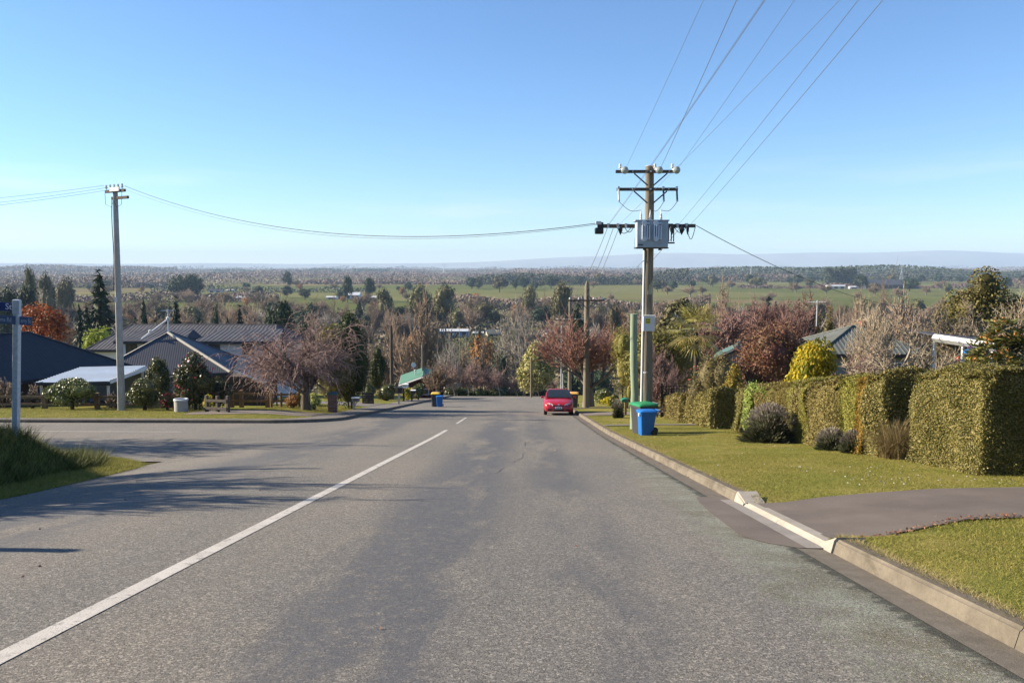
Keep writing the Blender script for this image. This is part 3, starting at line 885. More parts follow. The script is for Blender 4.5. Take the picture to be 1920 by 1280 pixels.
# drop-out fuses
FZ = []
for px in (1158, 1241, 1266):
    x = hx(px, 360); z = hz(356)
    f = MB().tube([(x, -.29, z + .02), (x + .015, -.34, z - .40)], .032, 10).build('dropout_fuse', M_porc if px < 1200 else M_darkmetal, upole, True)
    MB().box((x, -.28, z + .05), (.07, .10, .08)).box((x + .015, -.34, z - .40), (.06, .09, .05)).build('fuse_bracket', M_galv, f)
    FZ.append((x + .015, -.34, z - .43))
# lower crossarm
zl = hz(424)
MB().bbox(((hx(1120) + hx(1302)) / 2, -.19, zl), (hx(1302) - hx(1120), .10, .12), .012).build('crossarm', M_arm, upole)
MB().bbox(((hx(1120) + hx(1302)) / 2 - .05, .20, zl), (hx(1296) - hx(1126), .09, .11), .012).build('crossarm', M_arm, upole)
for px in (1139, 1157, 1172, 1268, 1285):
    x = hx(px); c = MB().box((x, -.19, zl + .07), (.10, .14, .03)).box((x, -.262, zl), (.07, .022, .15)).build('crossarm_clamp', M_galv, upole)
for px, s in ((1123, .16), (1162, .075), (1276, .085), (1258, .075), (1287, .05)):
    x = hx(px); b = MB()
    if s > .1:
        b.bbox((x - .01, -.20, zl - .17), (.30, .20, .22), .04).box((x + .03, -.2, zl + .03), (.2, .16, .18))
    else:
        b.lathe([(.02, .16), (s * .8, .13), (s, .05), (s * .9, -.04), (s * .35, -.13), (.01, -.17)], (x, -.24, zl - .14), 10)
    b.build('cable_fuse' if s < .1 else 'cable_terminal', M_black, upole, True)
MB().bbox((hx(1121), -.2, zl + .10), (.2, .18, .12), .02).build('terminal_cover', M_galv, upole)
# transformer
tx0, tx1, tz0, tz1 = hx(1188), hx(1245), hz(465), hz(417)
tx = (tx0 + tx1) / 2; tw = tx1 - tx0; th = tz1 - tz0; TY = -.62
trf = MB().bbox((tx, TY, (tz0 + tz1) / 2), (tw, .58, th), .025).build('transformer', M_tank, upole)
MB().bbox((tx - .02, TY, tz1 + .02), (tw + .10, .64, .045), .012).build('tank_lid', M_tank, trf)
MB().box((tx, TY, tz0 - .015), (tw + .05, .5, .04)).box((tx - .22, TY, tz0 - .06), (.1, .12, .06)).box((tx + .3, TY, tz0 - .06), (.1, .12, .06)).build('tank_base', M_darkmetal, trf)
for gxk in (-.235, .155):
    for k in range(4):
        MB().bbox((tx + gxk + (k - 1.5) * .075, TY - .35, (tz0 + tz1) / 2 + .06), (.05, .10, th * .56), .02).build('radiator_fin', M_fin, trf)
    for zz in (.33, -.235):
        MB().bbox((tx + gxk, TY - .335, (tz0 + tz1) / 2 + .06 + zz * th * 1.02), (.26, .07, .055), .025).build('radiator_header', M_fin, trf)
        MB().lathe([(.085, -.02), (.085, .02)], (tx + gxk - .05, TY - .36, (tz0 + tz1) / 2 + .06 + zz * th * 1.05), 14, 'Y').build('radiator_flange', M_fin, trf)
MB().box((tx - .40, TY - .293, tz0 + .09), (.17, .008, .04)).build('rating_plate', M_darkmetal, trf)
BS = []
for px in (1197, 1214, 1234):
    x = hx(px, 410)
    MB().lathe([(.045, 0), (.05, .05), (.03, .07), (.05, .10), (.03, .13), (.045, .16), (.028, .19), (.035, .22), (.015, .25), (.012, .36)], (x, TY, tz1 + .03), 10).build('bushing', M_porc, trf, True)
    BS.append((x, TY, tz1 + .38))
for a, b in zip(FZ, BS):
    pts = [Vector(a).lerp(Vector(b), t) + Vector((0, -.06 * math.sin(3.14 * t), -.16 * math.sin(3.14 * t) ** 1.2 + (.0))) for t in np.linspace(0, 1, 9)]
    MB().tube(pts, .009, 5).build('jumper_lead', M_wiredk, upole)
fx = tx1 + .06
fr = MB()
for dx in (0, .09, .17): fr.box((fx + dx, TY, (tz0 + tz1) / 2 + .03), (.03, .05, th * .6))
fr.box((fx + .09, TY, tz0 + .16), (.22, .12, .05)); fr.box((fx + .06, TY, tz1 - .1), (.14, .1, .05))
fr.build('fuse_rack', M_darkmetal, trf)
for k, (pa, pb, dz) in enumerate(((1155, 1183, .22), (1170, 1187, .18), (1285, 1301, .42), (1262, 1285, .2))):
    a = Vector((hx(pa), -.26, zl - .06)); b = Vector((hx(pb), -.28, zl - .02))
    MB().tube([a.lerp(b, t) + Vector((0, 0, -dz * math.sin(3.14 * t))) for t in np.linspace(0, 1, 9)], .012, 5).build('cable_loop', M_wiredk, upole)
# conduit, meter box, bands
MB().tube([(-.20, -.10, .0), (-.165, -.10, hz(468))], .035, 8).build('conduit', M_white, upole, True)
zb = hz(605); bx = hx(1213.5, 605)
box = MB().bbox((bx, -.30, zb), (.40, .22, .53), .015).build('meter_box', M_boxgrey, upole)
MB().bbox((bx, -.30, zb + .272), (.43, .26, .02), .006).build('box_lid', M_boxgrey, box)
MB().box((bx - .03, -.414, zb + .09), (.155, .006, .19)).build('warning_label', M_yellow_s, box)
lab = MB()
for k in range(2):
    for j in range(3):
        MB().box((bx - .08 + j * .047, -.419, zb + .135 - k * .085), (.036, .004, .035)).build('label_print', M_black, box)
MB().box((bx + .17, -.415, zb), (.02, .02, .06)).build('box_lock', M_galv, box)
for py in (697, 520): 
    z = hz(py); r = .215 - .068 * z / PT + .004
    MB().lathe([(r, -.025), (r, .025)], (0, 0, z), 20).build('steel_band', M_galv, upole)
z = hz(535); r = .215 - .068 * z / PT + .006
MB().lathe([(r, -.31), (r + .002, 0), (r - .004, .31)], (0, 0, z), 20).build('possum_guard', plain('possum_guard', (.34, .31, .20, 1), .5, .1, 5), upole, True)

# --- green stub pole and stay
sx_, _, sz_ = spot(1188, 31.5)
stub = thing('stub_pole', 'pale green treated stub post standing left of the weathered wooden power pole', 'post', (sx_, 31.5, sz_))
SH = zt(588, sx_, 31.5) - sz_
zs = np.linspace(-.3, SH, 18)
MB().tube([(.05 * math.sin(z * 1.35) * math.exp(-abs(z - 1.4)) - .01 * z, .02 * math.sin(z * 2), z) for z in zs], [.145 - .012 * z / SH + .012 * math.exp(-((z - 1.2) / .35) ** 2) for z in zs], 16).build('post', M_polegrn, stub, True)
MB().tube([(.11, 0, SH - .45), Vector((ux - sx_ - .17, UY - 31.5 + .1, zt(555, ux, UY) - sz_))], .008, 5).build('stay_wire', M_galv, stub)
MB().lathe([(.02, -.05), (.045, 0), (.02, .06)], (.25, -1.0, zt(554, ux, 30.5) - sz_ - .1), 8).build('stay_insulator', M_porc, stub, True)

# --- concrete pole on the left
CY = 44.0
cx, _, cz = spot(228, CY)
cpole = thing('concrete_pole', 'tall pale concrete power pole rising from the grass beside the rail fence', 'power pole', (cx, CY, cz))
ctop = zt(357, gx(216, CY, 0), CY) - cz; lean = gx(216, CY, zt(357, cx, CY)) - cx
rings = []
for t in np.linspace(0, 1, 8):
    z = -.3 + (ctop + .3) * t; w = .175 - .06 * t; q = .05
    rings.append([(sx * (w - (q if k else 0)) + lean * t, sy * (w * .8 - (0 if k else q)), z) for sx, sy, k in ((-1, -1, 1), (1, -1, 1), (1, -1, 0), (1, 1, 0), (1, 1, 1), (-1, 1, 1), (-1, 1, 0), (-1, -1, 0))])
MB().loft(rings).build('pole', M_conc, cpole)
MB().tube([(lean * t - (.2 - .07 * t) - .06 * math.sin(t * 9) ** 2, -.05, ctop * t) for t in np.linspace(.55, .97, 14)], .022, 6).build('riser_cable', M_black, cpole)
MB().box((lean * .35, -.22, ctop * .51), (.13, .02, .26)).build('pole_tag', M_boxgrey, cpole)
az = math.radians(-32)
for k, (zz, off, L) in enumerate(((ctop - .05, .12, 1.75), (ctop - .40, .40, 1.45))):
    ca = MB().bbox((lean + off * math.cos(az) * 1.0, -.2, zz), (L, .12, .15), .012, rz=az).build('crossarm', M_arm, cpole)
CI = []
for k in range(5):
    q = (k - 2) * .36 + .08
    px_, py_ = lean + q * math.cos(az), -.2 + q * math.sin(az)
    MB().lathe([(.02, 0), (.022, .06), (.06, .07), (.065, .14), (.035, .17), (.055, .19), (.05, .25), (.02, .27)], (px_, py_, ctop + .03), 10).build('pin_insulator', M_porc, cpole, True)
    CI.append(Vector((cx + px_, CY + py_, cz + ctop + .27)))
MB().bbox((lean + .12, -.32, ctop + .02), (.85, .07, .2), .01, rz=az).build('crossarm_plate', M_white, cpole)
for s in (-1, 1):
    MB().tube([(lean + s * .45, -.2, ctop - .1), (lean + s * .42, -.25, ctop - .75), (lean + s * .15, -.22, ctop - .9), (lean, -.2, ctop - .55)], .012, 5).build('jumper_lead', M_wiredk, cpole)

# --- overhead wires
def wire(name, label, A, B, sag, r, mat, n=22, group='overhead wires'):
    A = Vector(A); B = Vector(B)
    pts = [A.lerp(B, t) - Vector((0, 0, sag * 4 * t * (1 - t))) for t in np.linspace(0, 1, n)]
    o = MB().tube(pts, r, 5).build(name, mat)
    return tag(o, label, 'wire', group)
def overhead(A, toppx, zb, sag, r, label, yb=-24.0):
    """span from A to the next pole up the hill behind the viewer, leaving the frame at photo column toppx"""
    A = Vector(A); lo, hi = -40.0, 40.0
    for _ in range(50):
        xb = (lo + hi) / 2; B = Vector((xb, yb, zb)); best = None
        for t in np.linspace(0, .62, 260):
            p = A.lerp(B, t) - Vector((0, 0, sag * 4 * t * (1 - t)))
            if p.y < .6: break
            u, v = project(p)
            if v < 0: best = u; break
            best = u
        if best < toppx: lo = xb
        else: hi = xb
    return wire('overhead_wire', label, A, B, sag, r, M_wire, 40)
LW = lambda px, py=424: Vector((ux + hx(px, py), UY - .26, uz + hz(py)))
overhead(HV[0], 1321, 13.6, .45, .004, 'outermost left overhead wire, from the left glass insulator of the top crossarm')
overhead(HV[1], 1383, 13.6, .45, .007, 'dark overhead wire from the glass insulator right of the pole top')
overhead(HV[2], 1493, 13.6, .45, .0045, 'overhead wire from the right end insulator of the top crossarm')
overhead(LW(1139), 1440, 11.6, .5, .005, 'overhead wire running past the pole to the left end of the lower crossarm')
overhead(LW(1140, 420), 1434, 11.7, .5, .0035, 'thinner wire close beside another, ending on the lower crossarm')
overhead(LW(1157), 1575, 11.6, .5, .0035, 'thin overhead wire crossing behind the top insulators to the lower crossarm')
overhead(LW(1268), 1610, 11.6, .5, .0045, 'overhead wire to the lower crossarm just right of the transformer')
overhead(LW(1290), 1656, 11.6, .5, .005, 'outermost right overhead wire, to the right end of the lower crossarm')
wire('overhead_wire', 'thick sagging wire between the concrete pole and the wooden transformer pole', CI[4] + Vector((.15, 0, -.1)), LW(1119, 419), 1.32, .013, M_wiredk, 40)
wire('overhead_wire', 'thin second wire just below the thick sagging one between the two tall poles', CI[2], LW(1122, 421), 1.42, .007, M_wire, 40)
for k in range(3):
    a = CI[k] - Vector((.1, 0, .12 * k)); yb = CY - 4
    xb = gx(-420, yb, zt((395, 412, 418)[k], cx - 12, yb)); zb = zt((395, 412, 418)[k], xb, yb)
    wire('overhead_wire', ('uppermost of the three thin wires leaving the concrete pole to the left', 'middle of the three thin wires leaving the concrete pole to the left', 'lowest of the three thin wires leaving the concrete pole to the left')[k], a, (xb, yb, zb), .25, .008, M_wire, group='wires leaving the concrete pole')
sv = LW(1303)
by_ = 47.0; bx_ = gx(1722, by_, zt(580, 20, by_)); bz_ = zt(580, bx_, by_)
wire('overhead_wire', 'dark service wire dropping from the transformer pole towards the garden trees on the right', sv, (bx_, by_, bz_), .55, .012, M_wiredk, 24)

# --- second line of poles down the hill
def far_pole(name, label, px, y, top, arm=None, rad=.16, mat=M_pole, pointed=False, group=None):
    x, _, z = spot(px, y); h = zt(top, x, y) - z
    o = thing(name, label, 'power pole', (x, y, z), group=group)
    MB().tube([(0, 0, -.4), (0, 0, h - (.35 if pointed else 0)), (0, 0, h)], [rad * 1.15, rad * .8, rad * (.3 if pointed else .8)], 12).build('pole', mat, o, True)
    ends = []
    if arm:
        for (pa, pb, py) in arm:
            zz = zt(py, x, y) - z; xa = gx(pa, y, zz + z) - x; xb = gx(pb, y, zz + z) - x
            MB().bbox(((xa + xb) / 2, -rad - .04, zz), (xb - xa, .09, .10), .01).build('crossarm', M_arm, o)
            for f in (.06, .3, .7, .94):
                xx = xa + (xb - xa) * f
                MB().lathe([(.02, 0), (.05, .03), (.05, .12), (.02, .16)], (xx, -rad - .04, zz + .05), 8).build('pin_insulator', M_porc, o, True)
                ends.append(Vector((x + xx, y - rad - .04, z + zz + .2)))
            for s in (-1, 1):
                MB().tube([(s * .55 * abs(xb - xa) / 2.4, -rad - .1, zz - .02), (0, -rad - .06, zz - .55)], .02, 5).build('brace', M_darkmetal, o)
    return o, ends
p2, e2 = far_pole('utility_pole', 'plain wooden pole with one crossarm rising in front of the red-twigged street tree', 1099, 55.5, 527, [(1064, 1133, 563)], .20, M_pole, True)
p3, e3 = far_pole('utility_pole', 'wooden pole behind the single-crossarm one, its crossarm lower and further left', 1068, 92, 558, [(1042, 1094, 600)], .2, M_pole)
far_pole('utility_pole', 'dark slim pole standing left of the green roofed house', 735, 76, 610, None, .155, M_arm)
far_pole('utility_pole', 'thin weathered pole at the gable of the green roofed house', 793, 88, 645, None, .12, M_pole)
far_pole('utility_pole', 'thin bare pole in front of the pale variegated evergreen', 996, 96, 670, None, .12, M_pole)
far_pole('lamp_post', 'slim pale steel post behind the red car, right one of two', 1055, 74, 700, None, .05, M_galv)
far_pole('lamp_post', 'tall thin pale post behind the red car, left one of two', 1052, 88, 610, None, .06, M_galv)
for k, (a, b) in enumerate(zip((LW(1139), LW(1150), LW(1160), LW(1258), LW(1275)), (e2[0], e2[1], e2[1] + Vector((.3, 0, 0)), e2[2], e2[3]))):
    wire('overhead_wire', '%s of five thin wires running downhill to the single-crossarm pole' % ('leftmost', 'second from left', 'middle', 'second from right', 'rightmost')[k], a, b, .5, .009, M_wire, group='wires running downhill')
for k, (a, b) in enumerate(zip(e2, e3)):
    wire('overhead_wire', '%s far wire between the two wooden poles down the hill' % ('leftmost', 'second from left', 'second from right', 'rightmost')[k], a, b, .6, .010, M_wire, group='wires between the far poles')

# --- street sign
SY = 17.4
gx0 = gx(29, SY, -1.9); sgz = gz(gx0, SY)
sign = thing('street_sign', 'galvanised street name post with dark blue plates on the shaded grass bank', 'street sign', (gx0, SY, sgz))
sign.rotation_euler.y = .065
sht = zt(561, gx0, SY) - sgz; w2 = .061
M_blue = plain('sign_blue', (.018, .035, .14, 1), .4, .08, 5, spec=.5)
M_bluefade = plain('sign_blue_faded', (.07, .10, .17, 1), .5, .08, 5, spec=.4)
MB().bbox((0, 0, sht / 2 - .2), (2 * w2, 2 * w2, sht + .4), .012).build('post', M_galv, sign)
zc = zt(612, gx0, SY) - sgz
MB().bbox((.012, -.065, zt(575, gx0, SY) - sgz), (2 * w2 + .03, .02, .30), .006).build('plate_clamp', M_galv, sign)
def text_mesh(txt, size, mat, parent, loc, rz=0, name='lettering', align='RIGHT', sx=1.0):
    cu = bpy.data.curves.new(name, 'FONT'); cu.body = txt; cu.size = size; cu.extrude = .001; cu.align_x = align; cu.align_y = 'CENTER'
    cu.resolution_u = 3
    tmp = bpy.data.objects.new('tmp', cu); COL.objects.link(tmp)
    dg = bpy.context.evaluated_depsgraph_get(); me = bpy.data.meshes.new_from_object(tmp.evaluated_get(dg))
    bpy.data.objects.remove(tmp)
    me.materials.clear(); me.materials.append(mat)
    o = bpy.data.objects.new(name, me); o.location = loc; o.rotation_euler = (R(90), 0, rz); o.scale = (sx, 1, 1); link(o, parent)
    return o
M_letter = plain('white_lettering', (.70, .72, .74, 1), .5, .03, 4)
M_letterdim = plain('faded_lettering', (.42, .46, .52, 1), .5, .03, 4)
def plate(py, h, xa, xb, mat, txt, size, lmat, al, tx, yoff, rz=0, sx=1.0):
    z = zt(py, gx0, SY) - sgz
    p = MB().bbox(((xa + xb) / 2, yoff, z), (xb - xa, .012, h), .004).build('name_plate', mat, sign)
    text_mesh(txt, size, lmat, p, (tx, yoff - .0085, z), rz, align=al, sx=sx)
    return p
plate(575.5, .18, -1.1, -w2 - .004, M_blue, 'St', .18, M_letter, 'RIGHT', -w2 - .035, -.02)
plate(599.5, .18, -1.1, w2 * .2, M_bluefade, 'Downs Rd', .138, M_letterdim, 'RIGHT', -w2 - .012, .064 - .13, sx=.66)
plate(600, .18, w2 + .002, .33, M_bluefade, 'erry St', .138, M_letterdim, 'RIGHT', .305, -.01, sx=.56)

# --- wheelie bins
def bin_(label, px, y, H, mat_body, mat_lid, rz=0.0, group=None, W=None, cat='wheelie bin'):
    x, _, z = spot(px, y)
    o = thing('wheelie_bin', label, cat, (x, y, z), rz, group)
    W = W or H * .55; D = H * .66
    def ring(w, d, zz, q, off=0.0):
        q = min(q, w / 2, d / 2); pts = []
        for cx_, cy_, a0 in ((w / 2 - q, d / 2 - q, 0), (-w / 2 + q, d / 2 - q, 90), (-w / 2 + q, -d / 2 + q, 180), (w / 2 - q, -d / 2 + q, 270)):
            for k in range(4):
                a = R(a0 + k * 30); pts.append((cx_ + q * math.cos(a) + off, cy_ + q * math.sin(a), zz))
        return pts
    # front of the bin faces -x, wheels at +x
    MB().loft([ring(D * .70, W * .80, .02, .04, -.03), ring(D * .72, W * .82, .10, .05, -.03), ring(D * .92, W * .98, H * .82, .05), ring(D * .93, W * .99, H * .83, .05), ring(D * 1.0, W * 1.06, H * .84, .05), ring(D * 1.0, W * 1.06, H * .90, .05)]).build('body', mat_body, o, True)
    lid = MB().loft([ring(D * 1.06, W * 1.10, H * .902, .06), ring(D * 1.07, W * 1.12, H * .935, .07), ring(D * 1.0, W * 1.02, H * .965, .08), ring(D * .7, W * .7, H * .985, .1)]).build('lid', mat_lid, o, True)
    MB().tube([(D * .5, -W * .4, H * .93), (D * .5 + .08, -W * .38, H * .955), (D * .5 + .08, W * .38, H * .955), (D * .5, W * .4, H * .93)], .02, 8).build('handle', mat_body, o, True)
    MB().tube([(D * .34, -W * .5, H * .105), (D * .34, W * .5, H * .105)], .014, 6).build('axle', M_darkmetal, o)
    for s in (-1, 1):
        whl = MB().lathe([(H * .06, -.03), (H * .105, -.03), (H * .115, -.02), (H * .115, .02), (H * .105, .03), (H * .06, .03)], (D * .34, s * W * .5, H * .118), 18, 'Y').build('wheel', M_black, o, True)
        MB().lathe([(.03, -.036), (H * .055, -.036), (H * .055, .036), (.03, .036)], (D * .34, s * W * .5, H * .118), 12, 'Y').build('hub', M_darkmetal, whl)
    return o
M_binblk = plain('bin_charcoal', (.045, .047, .052, 1), .5, .12, 4, spec=.4)
M_binblue = plain('bin_blue', (.012, .13, .42, 1), .45, .08, 4, spec=.4)
M_lidgreen = plain('lid_green', (.025, .22, .085, 1), .45, .08, 4, spec=.4)
M_lidyel = plain('lid_yellow', (.62, .42, .03, 1), .45, .08, 4, spec=.4)
M_lidor = plain('lid_orange', (.60, .33, .06, 1), .45, .08, 4, spec=.4)
bin_('large charcoal wheelie bin with a green lid in front of the wooden power pole', 1206, 28.5, 1.11, M_binblk, M_lidgreen, R(26), W=.66)
bb = bin_('small bright blue wheelie bin in front of the green-lidded bin on the lawn', 1212, 27.5, .88, M_binblue, M_binblue, R(10), W=.46)
MB().bbox((-.30, -.12, .72), (.05, .07, .10), .01).build('bin_tag', M_white, bb)
bin_('charcoal wheelie bin with a yellow lid on the left footpath', 817, 61, 1.08, M_binblk, M_lidyel, R(90), 'yellow lid bins')
bin_('blue recycling bin on the left footpath beside a yellow-lidded bin', 824.5, 60.6, .86, M_binblue, M_binblue, R(90), W=.46)
bin_('charcoal wheelie bin with an orange lid at the kerb right of the red car', 1076, 56.5, 1.08, M_binblk, M_lidor, R(85))
bin_('charcoal bin with an orange lid half hidden behind the red car', 1047.5, 70, 1.08, M_binblk, M_lidor, R(85))

# --- red hatchback
def car():
    y0 = 46.2
    xc = gx(1047.5, y0, float(P(y0)))
    o = thing('parked_car', 'small red hatchback parked facing uphill at the right kerb', 'car')
    paint_ = NM('car_red', .28, .5); paint_.b.inputs['Coat Weight'].default_value = .6
    paint_.color(paint_.ramp(paint_.noise(paint_.objc(), 3, 3), [(.3, (.36, .009, .022, 1)), (.7, (.42, .012, .027, 1))])); red = paint_.m
    gl = NM('car_glass', .06, .6); gl.color((.02, .026, .03, 1)); glass = gl.m
    lampm = NM('headlamp', .12, .7); lampm.color((.62, .60, .54, 1)); lamp = lampm.m
    rub = plain('tyre_rubber', (.02, .02, .022, 1), .8, .2, 8)
    L = 3.92
    # stations along the body: (y, half width at sill, half width at shoulder, z sill, z shoulder, z top centre)
    st_ = [(0.0, .50, .56, .30, .46, .50), (.05, .64, .70, .24, .56, .62), (.16, .74, .775, .20, .66, .715), (.40, .79, .815, .19, .76, .80), (.75, .815, .835, .19, .85, .895),
           (1.05, .82, .84, .19, .90, .955), (1.6, .825, .845, .19, .935, .95), (2.4, .825, .845, .19, .955, .96), (3.1, .82, .84, .20, .965, .97), (3.6, .79, .81, .24, .95, .96), (3.86, .72, .75, .30, .88, .90), (3.92, .66, .68, .36, .80, .82)]
    rings = []
    for (yy, ws, wh, zs_, zh, zt_) in st_:
        h = zh - zs_
        prof = [(ws * .90, zs_), (ws, zs_ + .06), (wh + .012, zs_ + h * .42), (wh + .004, zs_ + h * .62), (wh, zh - .05), (wh - .05, zh), (wh * .5, zt_ - .01), (0, zt_)]
        rings.append([(x_, yy, z_) for x_, z_ in prof] + [(-x_, yy, z_) for x_, z_ in reversed(prof[:-1])])
    MB().loft(rings).build('body', red, o, True)
    # greenhouse
    def gh(yb, yt, wb, wt, zb_, zt_): return None
    cab = [(1.02, .74, .955, .02), (1.45, .735, 1.22, .30), (1.82, .62, 1.425, .55), (2.05, .60, 1.465, .58), (2.6, .60, 1.475, .58), (3.1, .59, 1.45, .56), (3.45, .60, 1.36, .5), (3.72, .66, 1.10, .3), (3.84, .68, .95, .02)]
    rings = []
    for (yy, wt, zt_, rr_) in cab:
        wb = .79 if yy > 1.2 else .765
        rings.append([(wb, yy, .90), (wb - (wb - wt) * .5, yy, .90 + (zt_ - .90) * .5), (wt, yy, zt_ - .045 * min(1, (zt_ - .9) * 4)), (wt * .8, yy, zt_), (0, yy, zt_ + .012), (-wt * .8, yy, zt_), (-wt, yy, zt_ - .045 * min(1, (zt_ - .9) * 4)), (-(wb - (wb - wt) * .5), yy, .90 + (zt_ - .90) * .5), (-wb, yy, .90)])
    MB().loft(rings).build('roof', red, o, True)
    def slab(name, q, mat, parent, th=.012):
        a = [Vector(p) for p in q]; n = (a[1] - a[0]).cross(a[-1] - a[0]).normalized() * th
        k = len(a); mb_ = MB(); mb_.add([p for p in a] + [p + n for p in a], [tuple(range(k)), tuple(reversed(range(k, 2 * k)))] + [(i, (i + 1) % k, k + (i + 1) % k, k + i) for i in range(k)])
        return mb_.build(name, mat, parent)
    ws = slab('windscreen', [(-.70, 1.03, .985), (.70, 1.03, .985), (.66, 1.44, 1.235), (.565, 1.80, 1.425), (-.565, 1.80, 1.425), (-.66, 1.44, 1.235)], glass, o, .02)
    slab('wiper', [(-.55, .99, .985), (.1, .99, .99), (.1, 1.01, 1.005), (-.55, 1.01, 1.0)], M_black, ws, .015)
    for s in (-1, 1):
        q = [(s * .775, 1.38, .985), (s * .655, 1.92, 1.385), (s * .655, 2.42, 1.42), (s * .785, 2.42, .985)]
        slab('side_window', q if s > 0 else q[::-1], glass, o, .02)
        q = [(s * .785, 2.5, .985), (s * .655, 2.5, 1.42), (s * .65, 3.1, 1.39), (s * .775, 3.5, 1.0)]
        slab('side_window', q if s > 0 else q[::-1], glass, o, .02)
        hl = MB().loft([[(s * (.52 + .20 * math.cos(a)), .02 + .16 * (.5 + .5 * math.cos(a) * 1) + off, .60 + .085 * math.sin(a) + .03 * math.cos(a)) for a in np.linspace(0, 2 * math.pi, 14, endpoint=False)] for off in (-.012, .10)]).build('headlight', lamp, o, True)
        MB().lathe([(.045, -.015), (.05, .02)], (s * .48, .055, .60), 12, 'Y').build('lamp_reflector', M_galv, hl)
        mr = MB().bbox((s * .93, 1.30, 1.00), (.18, .10, .13), .035).build('wing_mirror', red, o, True)
        MB().box((s * .93, 1.355, 1.0), (.14, .01, .10)).build('mirror_glass', glass, mr)
        for yy in (.72, 3.12):
            t = MB().lathe([(.17, -.09), (.27, -.095), (.295, -.07), (.30, 0), (.295, .07), (.27, .095), (.17, .09)], (s * .745, yy, .30), 24, 'X').build('wheel', rub, o, True)
            MB().lathe([(.02, -.098), (.12, -.092), (.18, -.098), (.18, .098), (.12, .092), (.02, .098)], (s * .745, yy, .30), 16, 'X').build('rim', M_galv, t, True)
        MB().bbox((s * .50, .03, .33), (.26, .06, .12), .03).build('fog_vent', M_black, o, True)
        for yy in (1.75, 2.5): MB().box((s * .852, yy + .35, .80), (.02, .16, .03)).build('door_handle', red, o)
    MB().bbox((0, .015, .545), (.66, .06, .055), .015).build('grille', M_black, o)
    MB().bbox((0, .01, .30), (.62, .07, .13), .03).build('lower_grille', M_black, o, True)
    MB().bbox((0, -.025, .425), (.38, .016, .115), .004).build('number_plate', M_white, o)
    MB().lathe([(.05, -.01), (.055, .01)], (0, -.01, .60), 16, 'Y').build('badge', M_galv, o)
    MB().lathe([(.02, -.012), (.02, .0)], (0, -.012, .60), 10, 'Y').build('badge_centre', M_black, o)
    for k in range(3):
        MB().box((0 + (k - 1) * .1, -.034, .425), (.06, .003, .06)).build('plate_mark', M_darkmetal, o) if k != 9 else None
    sl = float((P(y0 + 3) - P(y0)) / 3)
    o.location = (xc, y0, float(P(y0)) + .005); o.rotation_euler = (math.atan(sl), 0, R(-1.5))
    return o
car()
# ------------------------------------------------------------------ houses, sheds, fences and garden fixtures
M_roofnavy = plain('roof_navy_iron', (.030, .031, .036, 1), .6, .15, 2, spec=.4)
M_roofgrey = plain('roof_grey_iron', (.055, .057, .065, 1), .5, .12, 1.5, spec=.4)
M_rooftile = plain('roof_dark_tile', (.075, .072, .075, 1), .6, .25, .8)
M_roofblue = plain('roof_blue_iron', (.30, .36, .44, 1), .4, .08, 2, spec=.5)
M_roofgreen = plain('roof_green_iron', (.085, .19, .13, 1), .5, .08, 1, spec=.4)
M_roofsage = plain('roof_sage_tile', (.105, .115, .105, 1), .7, .2, 1.2)
M_wallbrick = plain('wall_brown_brick', (.07, .052, .044, 1), .9, .25, 6)
M_wallwhite = plain('wall_white_render', (.58, .60, .62, 1), .8, .06, .8)
M_wallcream = plain('wall_cream', (.5, .46, .38, 1), .8, .1, 1)
M_wallgrey = plain('wall_grey_board', (.20, .22, .23, 1), .8, .1, 2)
M_wallred = plain('wall_dark_red', (.08, .02, .018, 1), .8, .1, 2)
_g = NM('window_glass', .08, .6); _g.color((.03, .04, .05, 1)); M_glass = _g.m
M_fascia = plain('white_fascia', (.70, .69, .66, 1), .5, .05, 2)
M_fasciadk = plain('dark_fascia', (.03, .033, .042, 1), .5, .1, 2)
M_lightblue = plain('shed_pale_blue', (.22, .32, .48, 1), .6, .1, .4)
M_lightsteel = plain('shed_pale_steel', (.50, .52, .54, 1), .5, .1, .3)

def roof_plane(parent, A, B, up, run, rise, la, lb, mat, rib=.2, amp=.014, name='roof_plane', th=.05, per=4):
    """ribbed roof slope: eave A->B, climbing along the level direction `up` for `run`, gaining `rise`;
       la / lb are how far the ends slope in at the top (0 for a gable end)"""
    A = Vector(A); B = Vector(B); e = (B - A); W = e.length; e.normalize()
    s = Vector((up[0], up[1], 0)).normalized() * run + Vector((0, 0, rise)); n = e.cross(s).normalized()
    if n.z < 0: n = -n
    N = max(8, int(W / rib) * per); V = []; F = []
    for i in range(N + 1):
        u = W * i / N; f = 1.0
        if la > 0: f = min(f, u / la)
        if lb > 0: f = min(f, (W - u) / lb)
        ph = (u / rib) % 1.0; w = amp * (max(0, math.cos(2 * math.pi * ph)) if per >= 4 else (1 if i % 2 else 0))
        p = A + e * u; q = p + s * f
        V += [p + n * w, q + n * w, p - n * th, q - n * th]
    for i in range(N):
        a = i * 4; b = a + 4
        F += [(a, b, b + 1, a + 1), (a + 2, a + 3, b + 3, b + 2), (a, a + 2, b + 2, b)]
    return obj(name, [tuple(v) for v in V], F, mat, parent)

